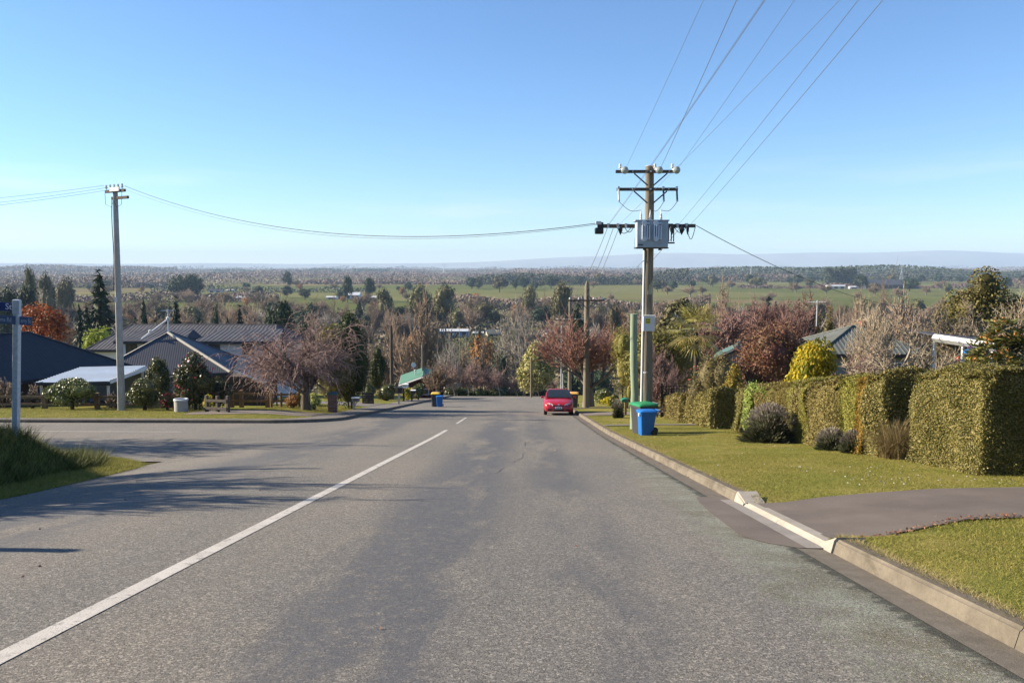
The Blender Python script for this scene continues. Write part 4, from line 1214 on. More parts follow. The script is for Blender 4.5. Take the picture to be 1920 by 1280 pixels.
def hip_house(name, label, C, u, w, eave, L, Wd, rise, roofm, wallm, ground, rib=.2, amp=.014, overhang=.45, fascia=None, capm=None, gable=False, cat='house', per=4, inset=None):
    """C: plan corner; u, w: unit plan directions of the long and short sides; eave: height of the eave"""
    o = thing(name, label, cat, (C[0], C[1], ground))
    u = Vector((u[0], u[1], 0)); w = Vector((w[0], w[1], 0)); z = Vector((0, 0, eave - ground)); O = z
    a, b, c, d = O, O + u * L, O + u * L + w * Wd, O + w * Wd
    h = Wd / 2; k = 0 if gable else (inset if inset is not None else min(h, L * .5))
    roof_plane(o, a, b, w, h, rise, k, k, roofm, rib, amp, per=per)
    roof_plane(o, c, d, -w, h, rise, k, k, roofm, rib, amp, per=per)
    if not gable:
        roof_plane(o, b, c, -u, k, rise, h, h, roofm, rib, amp, per=per)
        roof_plane(o, d, a, u, k, rise, h, h, roofm, rib, amp, per=per)
    top = Vector((0, 0, rise)); r0 = O + w * h + u * k + top; r1 = O + w * h + u * (L - k) + top
    cm = capm or roofm
    up_ = Vector((0, 0, .02))
    MB().tube([r0 + up_, r1 + up_], .075, 6).build('ridge_cap', cm, o)
    if not gable:
        for p, q in ((a, r0), (d, r0), (b, r1), (c, r1)): MB().tube([p + up_, q + up_], .07, 6).build('hip_cap', cm, o)
    fm = fascia or M_fasciadk
    for p, q in ((a, b), (b, c), (c, d), (d, a)):
        if gable and (p, q) in ((b, c), (d, a)):
            m = (p + q) / 2 + top
            for s_, t_ in ((p, m), (m, q)):
                v = (t_ - s_); MB().tube([s_ - Vector((0, 0, .12)), t_ - Vector((0, 0, .12))], .10, 4).build('bargeboard', fm, o)
            continue
        v = q - p
        MB().box((p + q) / 2 - Vector((0, 0, .12)), (v.length, .06, .2), rz=math.atan2(v.y, v.x)).build('gutter_board', fm, o)
    # walls
    i = overhang; pts = [a + u * i + w * i, b - u * i + w * i, c - u * i - w * i, d + u * i - w * i]
    V = [(p.x, p.y, -.4) for p in pts] + [(p.x, p.y, z.z - .05) for p in pts]
    F = [(0, 1, 5, 4), (1, 2, 6, 5), (2, 3, 7, 6), (3, 0, 4, 7)]
    if gable:
        g0 = (O + w * h + u * i + top * (1 - 0)); g1 = (O + w * h + u * (L - i) + top)
        V += [(g0.x, g0.y, g0.z - .12), (g1.x, g1.y, g1.z - .12)]; F += [(4, 7, 8), (5, 9, 6)]
    obj('wall', V, F, wallm, o)
    o['_pts'] = [v for p in pts for v in (p.x, p.y)]
    return o

def window(o, side, t, width, z0, z1, fm=None, nm='window', mull=1):
    """window on wall `side` (0: first long wall ...) centred at fraction t"""
    q = list(o['_pts']); p = Vector((q[2 * side], q[2 * side + 1], 0)); s2 = (side + 1) % 4; r = Vector((q[2 * s2], q[2 * s2 + 1], 0))
    e = (r - p).normalized(); n = Vector((e.y, -e.x, 0)); c = p.lerp(r, t) + Vector((0, 0, (z0 + z1) / 2)); h = z1 - z0; a = math.atan2(e.y, e.x)
    f = MB()
    for dz in (-h / 2, h / 2): f.box(c + n * .03 + Vector((0, 0, dz)), (width + .12, .08, .07), rz=a)
    for k in range(mull + 2): f.box(c + n * .03 + e * ((k / (mull + 1) - .5) * width), (.06, .085, h), rz=a)
    w_ = f.build(nm, fm or M_fascia, o)
    MB().box(c + n * .012, (width, .03, h), rz=a).build('pane', M_glass, w_)
    return w_
def door(o, side, t, width, h, mat):
    q = list(o['_pts']); p = Vector((q[2 * side], q[2 * side + 1], 0)); s2 = (side + 1) % 4; r = Vector((q[2 * s2], q[2 * s2 + 1], 0))
    e = (r - p).normalized(); n = Vector((e.y, -e.x, 0)); c = p.lerp(r, t) + Vector((0, 0, h / 2)); a = math.atan2(e.y, e.x)
    return MB().box(c + n * .03, (width, .07, h), rz=a).build('door', mat, o)

# dark hip-roofed house at the left edge
ev = -5.58
h1 = hip_house('house', 'brown brick house under a large dark navy hip roof at the left edge', (-27.7, 58.0), (-.467, -.884), (-.884, .467), ev, 17, 9.4, 2.62, M_roofnavy, M_wallbrick, float(vergez(-30, 54)), .25, .009)
window(h1, 0, .35, 1.6, .8, 2.0); window(h1, 0, .62, 1.2, .8, 2.0); door(h1, 0, .15, .9, 2.0, M_wallgrey)
# grey corrugated hip house in the middle
h2 = hip_house('house', 'house with a grey corrugated hip roof and pale hip cap behind the camellias', (-23.1, 64.0), (-.28, .96), (-.96, -.28), -6.74, 11.5, 10.2, 2.8, M_roofgrey, M_wallbrick, float(vergez(-24, 66)), .17, .012, capm=M_roofgrey, fascia=M_fasciadk)
window(h2, 3, .3, 1.4, .7, 1.9, M_postor); window(h2, 0, .3, 1.4, .7, 1.9, M_postor)
MB().tube([Vector((0, 0, -6.74 - h2.location.z + .04)), Vector((-.28 * 5.1 - .96 * 5.1, .96 * 5.1 - .28 * 5.1, -6.74 + 2.8 - h2.location.z + .05))], .12, 6).build('pale_hip_cap', M_wallcream, h2)
ax, ay = -23.1 - .96 * 5.1 - .28 * 5.6, 64 - .28 * 5.1 + .96 * 5.6
def roof_aerial(label, x, y, z0, h, r=.05):
    o = thing('roof_aerial', label, 'aerial', (x, y, z0))
    MB().tube([(0, 0, -.3), (0, 0, h)], r, 8).build('mast', M_galv, o)
    MB().tube([(-.5, 0, h - .1), (.5, .1, h - .1)], r * .4, 5).build('boom', M_galv, o)
    for k in range(6): MB().tube([(-.45 + k * .18, -.3 + .02 * k, h - .1), (-.45 + k * .18, .32, h - .1)], r * .3, 4).build('element', M_galv, o)
    return o
ra = roof_aerial('tall white aerial mast with slanting stay on the grey hip roof', ax, ay, -4.0, 2.0, .06)
MB().tube([(0, 0, 1.2), (-1.4, -1.9, -.3)], .06, 6).build('stay_rod', M_fascia, ra)
MB().lathe([(.05, 0), (.16, .05), (.16, .2), (.04, .25)], (0, 0, 1.15), 10).build('vent_cowl', M_fascia, ra, True)
MB().lathe([(.05, 0), (.13, .03), (.13, .16), (.04, .2)], (-.95, -1.3, .2), 10).build('vent_cowl', M_fascia, ra, True)
# long two-storey house behind
g3 = float(P(80)) + .15
xl, xr = gx(185, 80, -6), gx(528, 80, -6)
h3 = hip_house('house', 'long two-storey white house under a ribbed dark roof behind the grey hip-roofed one', (xl, 77.5), (1, 0), (0, 1), -6.35, xr - xl, 12.5, 1.95, M_rooftile, M_wallwhite, g3, .36, .04, .6, per=2, inset=1.6)
for t in (.68, .80, .93): window(h3, 0, t, .9, 3.1, 4.2, M_fasciadk, mull=1)
for pa, pb in ((222, 352), (370, 528)):
    xa, xb = gx(pa, 77, -6), gx(pb, 77, -6); zz = -5.42 - g3; b0 = h3.location
    A = Vector((xa - b0.x, -1.4, zz)); B = Vector((xb - b0.x, -1.4, zz))
    roof_plane(h3, A, B, (0, 1), 4.6, .80, .9, .9, M_rooftile, .42, .06, per=2)
    roof_plane(h3, B, B + Vector((0, 4.6, 0)), (-1, 0), .9, .80, 4.6, .01, M_rooftile, .42, .07, per=2)
    roof_plane(h3, A + Vector((0, 4.6, 0)), A, (1, 0), .9, .80, .01, 4.6, M_rooftile, .42, .07, per=2)
    MB().box((A + B) / 2 - Vector((0, .02, .14)), ((B - A).length, .08, .2)).build('gutter_board', M_fasciadk, h3)
    f = obj('wall', [(A.x + .5, -.9, -.4), (B.x - .5, -.9, -.4), (B.x - .5, -.9, zz), (A.x + .5, -.9, zz), (A.x + .5, .6, -.4), (B.x - .5, .6, -.4), (B.x - .5, .6, zz), (A.x + .5, .6, zz)], [(0, 1, 2, 3), (1, 5, 6, 2), (4, 0, 3, 7)], M_wallwhite, h3)
    for t in (.22, .62, .86):
        xw = A.x + (B.x - A.x) * t
        w_ = MB().box((xw, -.94, zz - 1.25), (1.0, .06, .07)).box((xw, -.94, zz - .35), (1.0, .06, .07)).box((xw - .5, -.94, zz - .8), (.07, .065, .97)).box((xw + .5, -.94, zz - .8), (.07, .065, .97)).box((xw, -.94, zz - .8), (.05, .065, .9)).build('window', M_fasciadk, h3)
        MB().box((xw, -.915, zz - .8), (.95, .03, .85)).build('pane', M_glass, w_)
# carport
cpz = -5.18
co = thing('carport', 'open carport with a pale blue ribbed roof in front of the dark navy roof', 'carport', (-24.6, 48.0, float(vergez(-26, 50))))
cb = co.location; q = lambda x, y, z: Vector((x - cb.x, y - cb.y, z - cb.z))
A, B = q(-24.5, 48.0, cpz), q(-25.2, 54.2, cpz + .13)
roof_plane(co, B, A, (-1, .02), 4.5, -.12, 0, 0, M_roofblue, .38, .05)
MB().box((A + B) / 2 + Vector((.04, 0, -.10)), (6.25, .05, .24), rz=math.atan2((B - A).y, (B - A).x)).build('fascia', M_fascia, co)
MB().box(q(-26.75, 47.98, cpz - .17), (4.55, .05, .18)).build('fascia', M_fasciadk, co)
for x, y in ((-24.7, 48.2), (-28.7, 48.2), (-25.3, 53.9), (-29.3, 53.9)):
    MB().box(q(x, y, cpz - 1.2), (.12, .12, 2.3)).build('post', M_fascia, co)
MB().box(q(-27.2, 54.1, cpz - 1.1), (4.4, .1, 2.1)).build('back_wall', M_wallgrey, co)
# low grey lean-to by the bushes
lt = thing('garden_shed', 'low grey garden shed between the concrete pole and the camellia', 'shed', (gx(296, 49, -6), 49, float(vergez(-20, 49))))
MB().bbox((0, 0, 1.0), (1.5, 1.4, 1.3), .02).build('wall', M_wallgrey, lt)
MB().add([(-.85, -.8, 1.62), (.85, -.8, 1.80), (.85, .8, 1.80), (-.85, .8, 1.62), (-.85, -.8, 1.68), (.85, -.8, 1.86), (.85, .8, 1.86), (-.85, .8, 1.68)], [(0, 3, 2, 1), (4, 5, 6, 7), (0, 1, 5, 4), (1, 2, 6, 5), (2, 3, 7, 6), (3, 0, 4, 7)]).build('roof', M_roofsage, lt)
# porch roof edge and poles by the weeping cherry
pr = thing('porch', 'small house porch with a sunlit roof edge and dark posts behind the weeping cherry', 'porch', (gx(490, 53, -6.5), 53, float(vergez(-17, 53))))
MB().add([(-1.4, -.9, 2.35), (.6, -.9, 1.55), (.6, 3, 1.55), (-1.4, 3, 2.35), (-1.4, -.9, 2.45), (.6, -.9, 1.65), (.6, 3, 1.65), (-1.4, 3, 2.45)], [(0, 3, 2, 1), (4, 5, 6, 7), (0, 1, 5, 4), (1, 2, 6, 5), (2, 3, 7, 6), (3, 0, 4, 7)]).build('roof', M_roofgrey, pr)
MB().tube([(-1.4, -.95, 2.40), (.62, -.95, 1.60)], .07, 6).build('bargeboard', M_fascia, pr)
MB().box((-.9, 1.2, .9), (2.4, 2.2, 2.0)).build('wall', M_wallbrick, pr)
for dx in (.95, 1.3): MB().tube([(dx, -1.0, -.2), (dx, -1.0, 2.0)], .045, 6).build('post', M_fasciadk, pr)
# green roofed house
gg = float(P(86)) + .2
h4 = hip_house('house', 'small house with a sunlit green iron gable roof and white bargeboards', (-12.9, 83.8), (-.115, .993), (.993, .115), -10.55, 7.4, 4.9, .85, M_roofgreen, M_wallred, gg, .2, .015, .35, M_fascia, gable=True)
window(h4, 3, .5, 1.2, .5, 1.1)
def dish(label, px, y, py, r, fac=(.4, -1, .35), drop=.8, mat=None):
    x = gx(px, y, zt(py, 0, y)); z = zt(py, x, y)
    o = thing('satellite_dish', label, 'satellite dish', (x, y, z))
    f = Vector(fac).normalized(); M = f.to_track_quat('Z', 'Y').to_matrix()
    prof = [(.02, .0), (r * .5, r * .06), (r * .85, r * .17), (r, r * .25), (r * .98, r * .28), (r * .5, r * .1), (.02, .03)]
    m = MB().lathe(prof, (0, 0, 0), 18); m.V = [tuple(M @ Vector(v)) for v in m.V]; m.build('reflector', mat or M_fascia, o, True)
    MB().tube([(0, 0, 0), tuple(f * r * .9 + Vector((0, 0, -.1 * r)))], r * .04, 5).build('feed_arm', M_galv, o)
    MB().tube([(0, .05, 0), (0, .08, -drop)], r * .06, 6).build('mast', M_galv, o)
    return o
dish('white satellite dish above the green gable roof', 775, 86, 684, .27, (.7, -1, .2), .9)
vp = thing('roof_vent', 'short grey flue pipe on the green iron roof', 'vent', (gx(779, 87, -10), 87, zt(703, -12, 87)))
MB().tube([(0, 0, -.3), (0, 0, .45)], .07, 8).build('pipe', M_galv, vp); MB().lathe([(.06, .42), (.14, .46), (.14, .54), (.05, .6)], (0, 0, 0), 10).build('cowl', M_galv, vp)
# house on the right, behind the bare shrubs
g5 = float(lawnz(20, 50))
xh = gx(1528, 47, -3); 
h5 = hip_house('house', 'grey weatherboard house with a mossy sage hip roof behind the bare shrubs on the right', (xh, 46.5), (1, .0), (0, 1), -3.35, 6.4, 6.2, 1.35, M_roofsage, M_wallgrey, g5, .26, .025)
window(h5, 0, .78, 1.1, 2.0, 3.1, M_fasciadk); window(h5, 0, .35, 1.0, 2.2, 3.2, M_postor)
ch = MB().box((4.0, 3.6, 4.95), (.45, .5, 1.0)).build('chimney', plain('chimney_brick', (.22, .06, .04, 1), .9, .2, 9), h5)
roof_aerial('slim aerial on a pole beside the dark cypress behind the copper-leaved tree', gx(1531, 52, -2), 52, zt(602, 19, 52), zt(563, 19, 52) - zt(602, 19, 52), .035)
h6 = hip_house('house', 'small dark teal gabled roof between the fan palm and the copper-leaved tree', (gx(1322, 60, -4), 58, ), (.3, .95), (.95, -.3), zt(668, 14, 60), 5, 3.4, .9, plain('roof_teal', (.07, .13, .12, 1), .6, .1, 1), M_wallgrey, float(P(60)), .3, .02, .3, M_fasciadk, gable=True)
# veranda and garden ornaments on the right
vy_ = 25.5; va = Vector((gx(1752, vy_, 0), vy_, 0)); vb = Vector((gx(1868, 24.0, 0), 24.0, 0)); vza = zt(633, va.x, vy_); vzb = zt(650, vb.x, 24.0)
ver = thing('veranda', 'white edged veranda roof half hidden by the bare magnolia and loquat', 'veranda', (va.x, va.y, float(lawnz(va.x, va.y))))
g0 = ver.location.z; d = vb - va
MB().tube([(0, 0, vza - g0), (d.x, d.y, vzb - g0)], .12, 4).build('fascia', M_fascia, ver)
MB().add([(0, 0, vza - g0 + .05), (d.x, d.y, vzb - g0 + .05), (d.x + .9, d.y + 2.2, vzb - g0 + .02), (.3, 2.2, vza - g0 + .02), (0, 0, vza - g0 + .1), (d.x, d.y, vzb - g0 + .1), (d.x + .9, d.y + 2.2, vzb - g0 + .07), (.3, 2.2, vza - g0 + .07)], [(0, 3, 2, 1), (4, 5, 6, 7), (0, 1, 5, 4), (1, 2, 6, 5), (2, 3, 7, 6), (3, 0, 4, 7)]).build('roof', M_roofgrey, ver)
for t in (.02, .5, .97):
    p = Vector((0, 0, vza - g0)).lerp(Vector((d.x, d.y, vzb - g0)), t); MB().tube([(p.x + .05, p.y + .1, -.3), (p.x + .05, p.y + .1, p.z)], .05, 6).build('post', M_fascia, ver)
MB().box((d.x / 2 + .4, 2.2, 1.0), (2.2, .15, 2.2)).build('wall', M_wallgrey, ver)
def ornament(label, px, y, py, shape, cols, group):
    x = gx(px, y, zt(py, 10, y)); z = zt(py, x, y)
    o = thing('hanging_ornament', label, 'ornament', (x, y, z), group=group)
    MB().tube([(0, 0, .1), (0, 0, .55)], .006, 4).build('cord', M_wiredk, o)
    for k, (w, h, dz, c) in enumerate(cols):
        MB().lathe([(.01, -h / 2), (w * .8, -h * .3), (w, 0), (w * .8, h * .3), (.01, h / 2)], (0, 0, dz), 12).build('bead', plain('glaze_%d' % (hash(c) % 9999), (*c, 1), .3, .05, 4), o, True)
ornament('bright blue and yellow heart-shaped ornament hanging under the veranda', 1818, 24.3, 668, 0, ((.19, .22, .12, (.02, .25, .75)), (.12, .26, -.12, (.6, .5, .05)), (.08, .1, .26, (.12, .03, .12))), 'garden ornaments')
ornament('small sky blue ball ornament beside the hanging blue heart', 1805, 24.3, 679, 0, ((.075, .15, 0, (.10, .32, .75)),), 'garden ornaments')
ornament('blue and green glazed ornament low behind the hedge top', 1808, 24.0, 693, 0, ((.11, .12, 0, (.05, .18, .55)), (.14, .1, -.1, (.05, .35, .35))), 'garden ornaments')
ornament('small orange red ornament left of the blue ball', 1797, 24.3, 673, 0, ((.06, .16, 0, (.6, .12, .05)),), 'garden ornaments')

# --- fences
def rail_fence(label, pts, posts, H, rails, pw, mat_post, mat_rail, zf, group=None, cat='fence'):
    x0, y0 = pts[0]; o = thing('rail_fence', label, cat, (x0, y0, float(zf(x0, y0))), group=group)
    P0 = Vector((x0, y0, o.location.z)); a, b = Vector((*pts[0], 0)), Vector((*pts[1], 0)); L = (b - a).length; e = (b - a) / L; rz = math.atan2(e.y, e.x)
    tops = []
    for t in posts:
        p = a.lerp(b, t); z = float(zf(p.x, p.y)); jit = random.uniform(-.02, .02)
        MB().bbox((p.x - x0, p.y - y0, z - P0.z + (H + jit) / 2 - .15), (pw, pw, H + jit + .3), .012, rz=rz).build('post', mat_post, o)
        tops.append((p, z))
    for (p, z), (q, w) in zip(tops[:-1], tops[1:]):
        for rh in rails:
            A = Vector((p.x - x0, p.y - y0, z - P0.z + rh)); B = Vector((q.x - x0, q.y - y0, w - P0.z + rh)); A += Vector((e.y, -e.x, 0)) * (pw / 2 + .02); B += Vector((e.y, -e.x, 0)) * (pw / 2 + .02)
            v = B - A
            MB().box((A + B) / 2, (v.length - .006, .035, .13), M=Matrix.Rotation(rz, 4, 'Z') @ Matrix.Rotation(-math.asin(v.z / v.length), 4, 'Y')).build('rail', mat_rail, o)
    return o
fy = 46.4
xa = gx(-12, fy, -6.6); xb = gx(330, fy, -6.6)
rail_fence('long low wooden post and rail fence along the grass left of the concrete pole', ((xa, fy), (xb, fy)), [0, .283, .57, .86, 1.0], .92, (.28, .72), .24, M_post, M_post, vergez)
xa = gx(384, 42.3, -6); xb = gx(429, 42.0, -6)
rail_fence('short shaded wooden fence wing with three posts beside the driveway', ((xa, 42.6), (xb, 41.9)), [0, .52, 1], .88, (.22, .62), .15, M_arm, M_arm, vergez)  # dark crossarm wood stands in for the shade on these posts
xa = gx(434, 49.5, -7); xb = gx(503, 49.5, -7)
rail_fence('orange-brown wooden rail fence with square posts behind the gravel driveway', ((xa, 49.6), (xb, 49.4)), [0, .27, 1], 1.05, (.42, .86), .22, M_postor, M_postor, vergez)
xa = gx(508, 49.8, -7); xb = gx(560, 50.5, -7)
rail_fence('dark low rail fence under the weeping cherry', ((xa, 49.9), (xb, 50.6)), [0, .35, .7, 1], .95, (.4, .8), .14, M_post, M_post, vergez)

# grey drum planter, brick pillar, letterboxes
x, y, z = spot(340, 42.6)
dr = thing('concrete_drum', 'grey concrete drum with a pale rim standing on the grass edge', 'drum', (x, y, z))
MB().lathe([(.345, -.1), (.345, .60), (.34, .62)], (0, 0, 0), 28).build('drum_body', M_conc, dr, True)
MB().lathe([(.345, .605), (.37, .61), (.375, .68), (.35, .70), (.30, .70), (.29, .62)], (0, 0, 0), 28).build('rim', M_wallwhite, dr, True)
def brick_mat():
    a = NM('pillar_brick', .9, .2); v = a.objc(); s = a.sep(v)
    uv = a.n('CombineXYZ', {0: a.math('ADD', s['X'], s['Y']), 1: s['Z']}).outputs[0]
    b = a.n('TexBrick', {'Vector': uv, 'Color1': (.16, .06, .045, 1), 'Color2': (.24, .11, .08, 1), 'Mortar': (.25, .22, .19, 1), 'Scale': 1.0, 'Mortar Size': .008, 'Brick Width': .23, 'Row Height': .085})
    a.color(b.outputs['Color']); a.bump(b.outputs['Fac'], -.4, .01); return a.m
x, y, z = spot(624, 46.8)
bp = thing('brick_pillar', 'square red brick gate pillar with a teal cap beside the gravel driveway', 'pillar', (x, y, z), R(8))
MB().bbox((0, 0, .5), (.5, .5, 1.12), .008).build('shaft', brick_mat(), bp); MB().bbox((0, 0, 1.09), (.60, .60, .07), .015).build('cap', plain('teal_cap', (.06, .14, .15, 1), .6, .15, 6), bp)
MB().bbox((.05, 0, 1.15), (.42, .5, .06), .015).build('cap_block', plain('teal_block', (.05, .12, .13, 1), .6, .15, 6), bp)
def letterbox(label, px, y, H, w, h, body, roof, post, lean=0.0):
    x, yy, z = spot(px, y); o = thing('letterbox', label, 'letterbox', (x, yy, z))
    MB().box((0, 0, H / 2 - .15), (.13, .13, H + .3)).build('post', post, o)
    MB().bbox((w * .3, -.02, H + h / 2 - .06), (w, .40, h), .012).build('box', body, o)
    MB().bbox((w * .3, -.02, H + h - .05), (w + .08, .48, .035), .008).build('box_roof', roof, o)
    MB().box((w * .3, -.225, H + h * .62 - .06), (w * .6, .012, .035)).build('slot', M_black, o)
    MB().box((w * .35, -.02, H * .72), (.06, .1, .5), M=Matrix.Rotation(R(32), 4, 'Y')).build('brace', post, o)
    return o
letterbox('small grey letterbox on a bracketed post on the left lawn', 664, 50.5, .62, .42, .22, M_wallgrey, M_wallwhite, M_conc)
letterbox('letterbox on a slatted post near the left footpath, dark top', 748, 63, .95, .36, .42, M_black, M_darkmetal, M_wallcream)
letterbox('white topped dark letterbox post before the shrubs below the green roof', 772.5, 71, .75, .38, .3, M_darkmetal, M_white, M_darkmetal)
letterbox('white house number board on a dark post left of the green roof', 757, 72, 1.25, .5, .32, M_white, M_white, M_darkmetal)
x, y, z = spot(690, 62)
dg = thing('timber_screen', 'black timber bin screen in the shade of the tall evergreen', 'screen', (x, y, z))
for k in range(5): MB().box((0, 0, .12 + k * .17), (.8, .05, .15)).build('board', M_black, dg)
for s in (-.4, .4): MB().box((s, .05, .4), (.08, .08, 1.0)).build('post', M_black, dg)
x, y, z = spot(1173, 43.5)
mb_ = thing('letterbox', 'green rounded letterbox on a post left of the pale green stub post', 'letterbox', (x, y, z))
MB().box((0, 0, .25), (.1, .1, .95)).build('post', M_post, mb_)
m = MB(); rg = []
for yy in (-.24, .24): rg.append([(.26 * math.cos(a), yy, .78 + .13 * math.sin(a) * (1 if math.sin(a) > 0 else .5)) for a in np.linspace(0, 2 * math.pi, 16, endpoint=False)])
m.loft(rg).build('box', plain('letterbox_green', (.02, .16, .09, 1), .4, .1, 4), mb_, True)
MB().lathe([(.05, -.01), (.05, .01)], (.08, -.25, .82), 10, 'Y').build('flag_disc', plain('flag_red', (.5, .04, .03, 1), .5, .05, 4), mb_)
# dark trellis screen behind the hedge
x, y, z = spot(1270, 41)
tr = thing('trellis_screen', 'black garden screen with open trellis top behind the far hedge', 'screen', (x, y, z))
W_ = 60 * 41 / 1550
for k in range(9): MB().box((0, 0, .08 + k * .13), (W_, .03, .122)).build('board', M_black, tr)
for k in range(12): MB().box((-W_ / 2 + W_ * (k + .5) / 12, 0, 1.40), (.03, .025, .42)).build('slat', M_black, tr)
for k in range(3): MB().box((0, -.02, 1.26 + k * .15), (W_, .02, .03)).build('slat', M_black, tr)
for s in (-1, 1): MB().box((s * W_ / 2, .04, .75), (.09, .09, 1.9)).build('post', M_black, tr)
# ------------------------------------------------------------------ near planting
def put(px, y): return spot(px, y)
def size(wpx, y): return wpx * y / FPX
def bush(name, label, cat, px, y, wpx, top, mat, leafsz, n, seed, depth=.9, z0=.0, lobes=12, group=None, trunkr=.05, extra=None, base=None, **kw):
    x, _, z = spot(px, y); W = size(wpx, y); H = zt(top, x, y) - z
    o = thing(name, label, cat, (x, y, z), group=group)
    V, F = crown(seed, n, W, W * depth, H * (1 - z0), H * z0, lobes, leafsz, **kw)
    obj('foliage', V, F, mat, o)
    r = random.Random(seed); m = MB()
    for k in range(3 if z0 < .15 else 1):
        dx, dy = (r.uniform(-.12, .12) * W, r.uniform(-.12, .12) * W) if z0 < .15 else (0, 0)
        m.tube([(dx * .4, dy * .4, -.1), (dx * .8, dy * .8, H * .35), (dx * 1.6, dy * 1.6, H * .75)], [trunkr * 1.2, trunkr, trunkr * .5], 7)
    m.build('stem', M_bark_dark, o)
    return o, W, H
def flowers(o, n, W, H, mat, sz, seed, name='flowers', lo=.2, hi=1.0):
    r = np.random.default_rng(seed); d = r.normal(size=(n, 3)); d /= np.linalg.norm(d, axis=1)[:, None]
    p = d * np.array([W / 2, W / 2 * .9, H / 2]) * r.uniform(.85, 1.02, n)[:, None] + [0, 0, H / 2]
    p = p[(p[:, 2] > H * lo) & (p[:, 2] < H * hi)]
    V, F = quads(p, d[:len(p)] + r.normal(size=(len(p), 3)) * .3, sz, sz * .8, seed)
    obj(name, V, F, mat, o)

# --- clipped hedge along the right
def hedge_block(parent, x0, x1, y0, y1, h0, h1, mat, dens, lf, seed, name='hedge_plant', faces='RFTB', und=.065, zf=lawnz, batter=.08):
    """clipped box from y0 (near) to y1 (far), road face at x0; heights h0 near, h1 far"""
    r = np.random.default_rng(seed); PP = []; NN = []
    def topz(y): return h0 + (h1 - h0) * (y - y0) / max(1e-6, y1 - y0)
    def addf(n, fn, nrm): 
        a, b = r.uniform(0, 1, n), r.uniform(0, 1, n); p = fn(a, b); PP.append(p); NN.append(np.tile(nrm, (n, 1)))
    L = y1 - y0; W = x1 - x0; H = (h0 + h1) / 2; k = dens
    if 'R' in faces: addf(int(L * H * k), lambda a, b: np.stack([x0 + batter * b, y0 + L * a, b * topz(y0 + L * a)], -1), (-1, 0, 0.1))
    if 'B' in faces: addf(int(L * H * k * .3), lambda a, b: np.stack([x1 - batter * b, y0 + L * a, b * topz(y0 + L * a)], -1), (1, 0, 0))
    if 'F' in faces: addf(int(W * H * k), lambda a, b: np.stack([x0 + W * a, y0 + batter * b, b * topz(y0)], -1), (0, -1, 0))
    if 'E' in faces: addf(int(W * H * k * .6), lambda a, b: np.stack([x0 + W * a, y1 - batter * b, b * topz(y1)], -1), (0, 1, 0))
    if 'T' in faces: addf(int(L * W * k), lambda a, b: np.stack([x0 + batter + (W - 2 * batter) * a, y0 + L * b, topz(y0 + L * b)], -1), (0, 0, 1))
    p = np.concatenate(PP); n = np.concatenate(NN).astype(float)
    # rounded arrises and a wavy face
    t = p[:, 2] / np.maximum(topz(p[:, 1]), .1); rnd = sstep((t - .84) / .16) * .16
    p[:, 0] += np.where(n[:, 0] < -.5, rnd, 0) + np.where(n[:, 0] > .5, -rnd, 0)
    wav = und * (np.sin(p[:, 1] * 2.1 + p[:, 2] * 1.7 + seed) + .7 * np.sin(p[:, 1] * 5.3 - p[:, 2] * 3.1) + .5 * np.sin(p[:, 0] * 6 + p[:, 2] * 4.4))
    p += n * (wav + r.normal(0, .022, len(p)) + np.abs(r.normal(0, .03, len(p))) * (r.random(len(p)) < .12))[:, None]
    edge = np.where(n[:, 2] > .5, np.exp(-np.minimum(np.abs(p[:, 0] - x0), np.abs(p[:, 0] - x1)) / .08) * .06, 0); p[:, 2] -= edge
    p[:, 2] += zf(p[:, 0], p[:, 1])
    V, F = quads(p, n + r.normal(size=p.shape) * .75, lf, lf * .6, seed)
    # body that keeps the hedge opaque
    i = .20; ys = np.linspace(y0 + i, y1 - i, 6); CV = []; CF = []
    for yy in ys:
        for xx, zz in ((x0 + i, -.1), (x0 + i + batter, topz(yy) - i * 1.4), (x1 - i - batter, topz(yy) - i * 1.4), (x1 - i, -.1)):
            CV.append((xx, yy, zz + float(zf(xx, yy))))
    for q in range(5):
        for j in range(3):
            CF.append((q * 4 + j, q * 4 + j + 1, q * 4 + j + 5, q * 4 + j + 4))
    CF += [(0, 1, 2, 3), (23, 22, 21, 20)]
    V, F = join((V, F), (np.array(CV), np.array(CF)))
    return V, F
def hedge(label, parts, group=None):
    o = thing('clipped_hedge', label, 'hedge', (parts[0][0], parts[0][2], float(lawnz(parts[0][0], parts[0][2]))), group=group)
    base = np.array(o.location)
    for k, pt in enumerate(parts):
        V, F = hedge_block(o, *pt[:6], pt[6], pt[7], pt[8], 100 + k + int(pt[2] * 7), faces=pt[9] if len(pt) > 9 else 'RFTBE')
        obj('hedge_plant', V - base, F, pt[6], o)
    return o
hedge('tall square clipped green hedge block beside the asphalt driveway', [(7.85, 9.0, 14.1, 16.7, 1.86, 1.80, M_hedge, 9500, .0165)])
hedge('end of a clipped green hedge cut by the right edge of the picture', [(8.72, 10.0, 12.95, 13.7, 1.85, 1.85, M_hedge, 9500, .0165)])
seg = [(17.8, 18.75, M_hedge), (18.75, 19.3, M_hedge4), (19.3, 20.4, M_hedge3), (20.4, 22.4, M_hedge2), (22.4, 22.9, M_hedge3), (22.9, 23.5, M_hedge2), (23.5, 24.0, M_hedge3), (24.0, 25.6, M_bamboo), (25.6, 28.9, M_hedge2), (28.9, 29.8, M_hedge)]
hedge('long clipped mixed hedge of olive, lime and orange plants along the lawn', [(7.72 - .01 * (a - 19) + .03 * math.sin(a * 3), 8.9, a, b, 1.80 - .024 * (a - 19), 1.80 - .024 * (b - 19), m, 4200, .021, 'RFTBE' if i == 0 else 'RTBE') for i, (a, b, m) in enumerate(seg)])
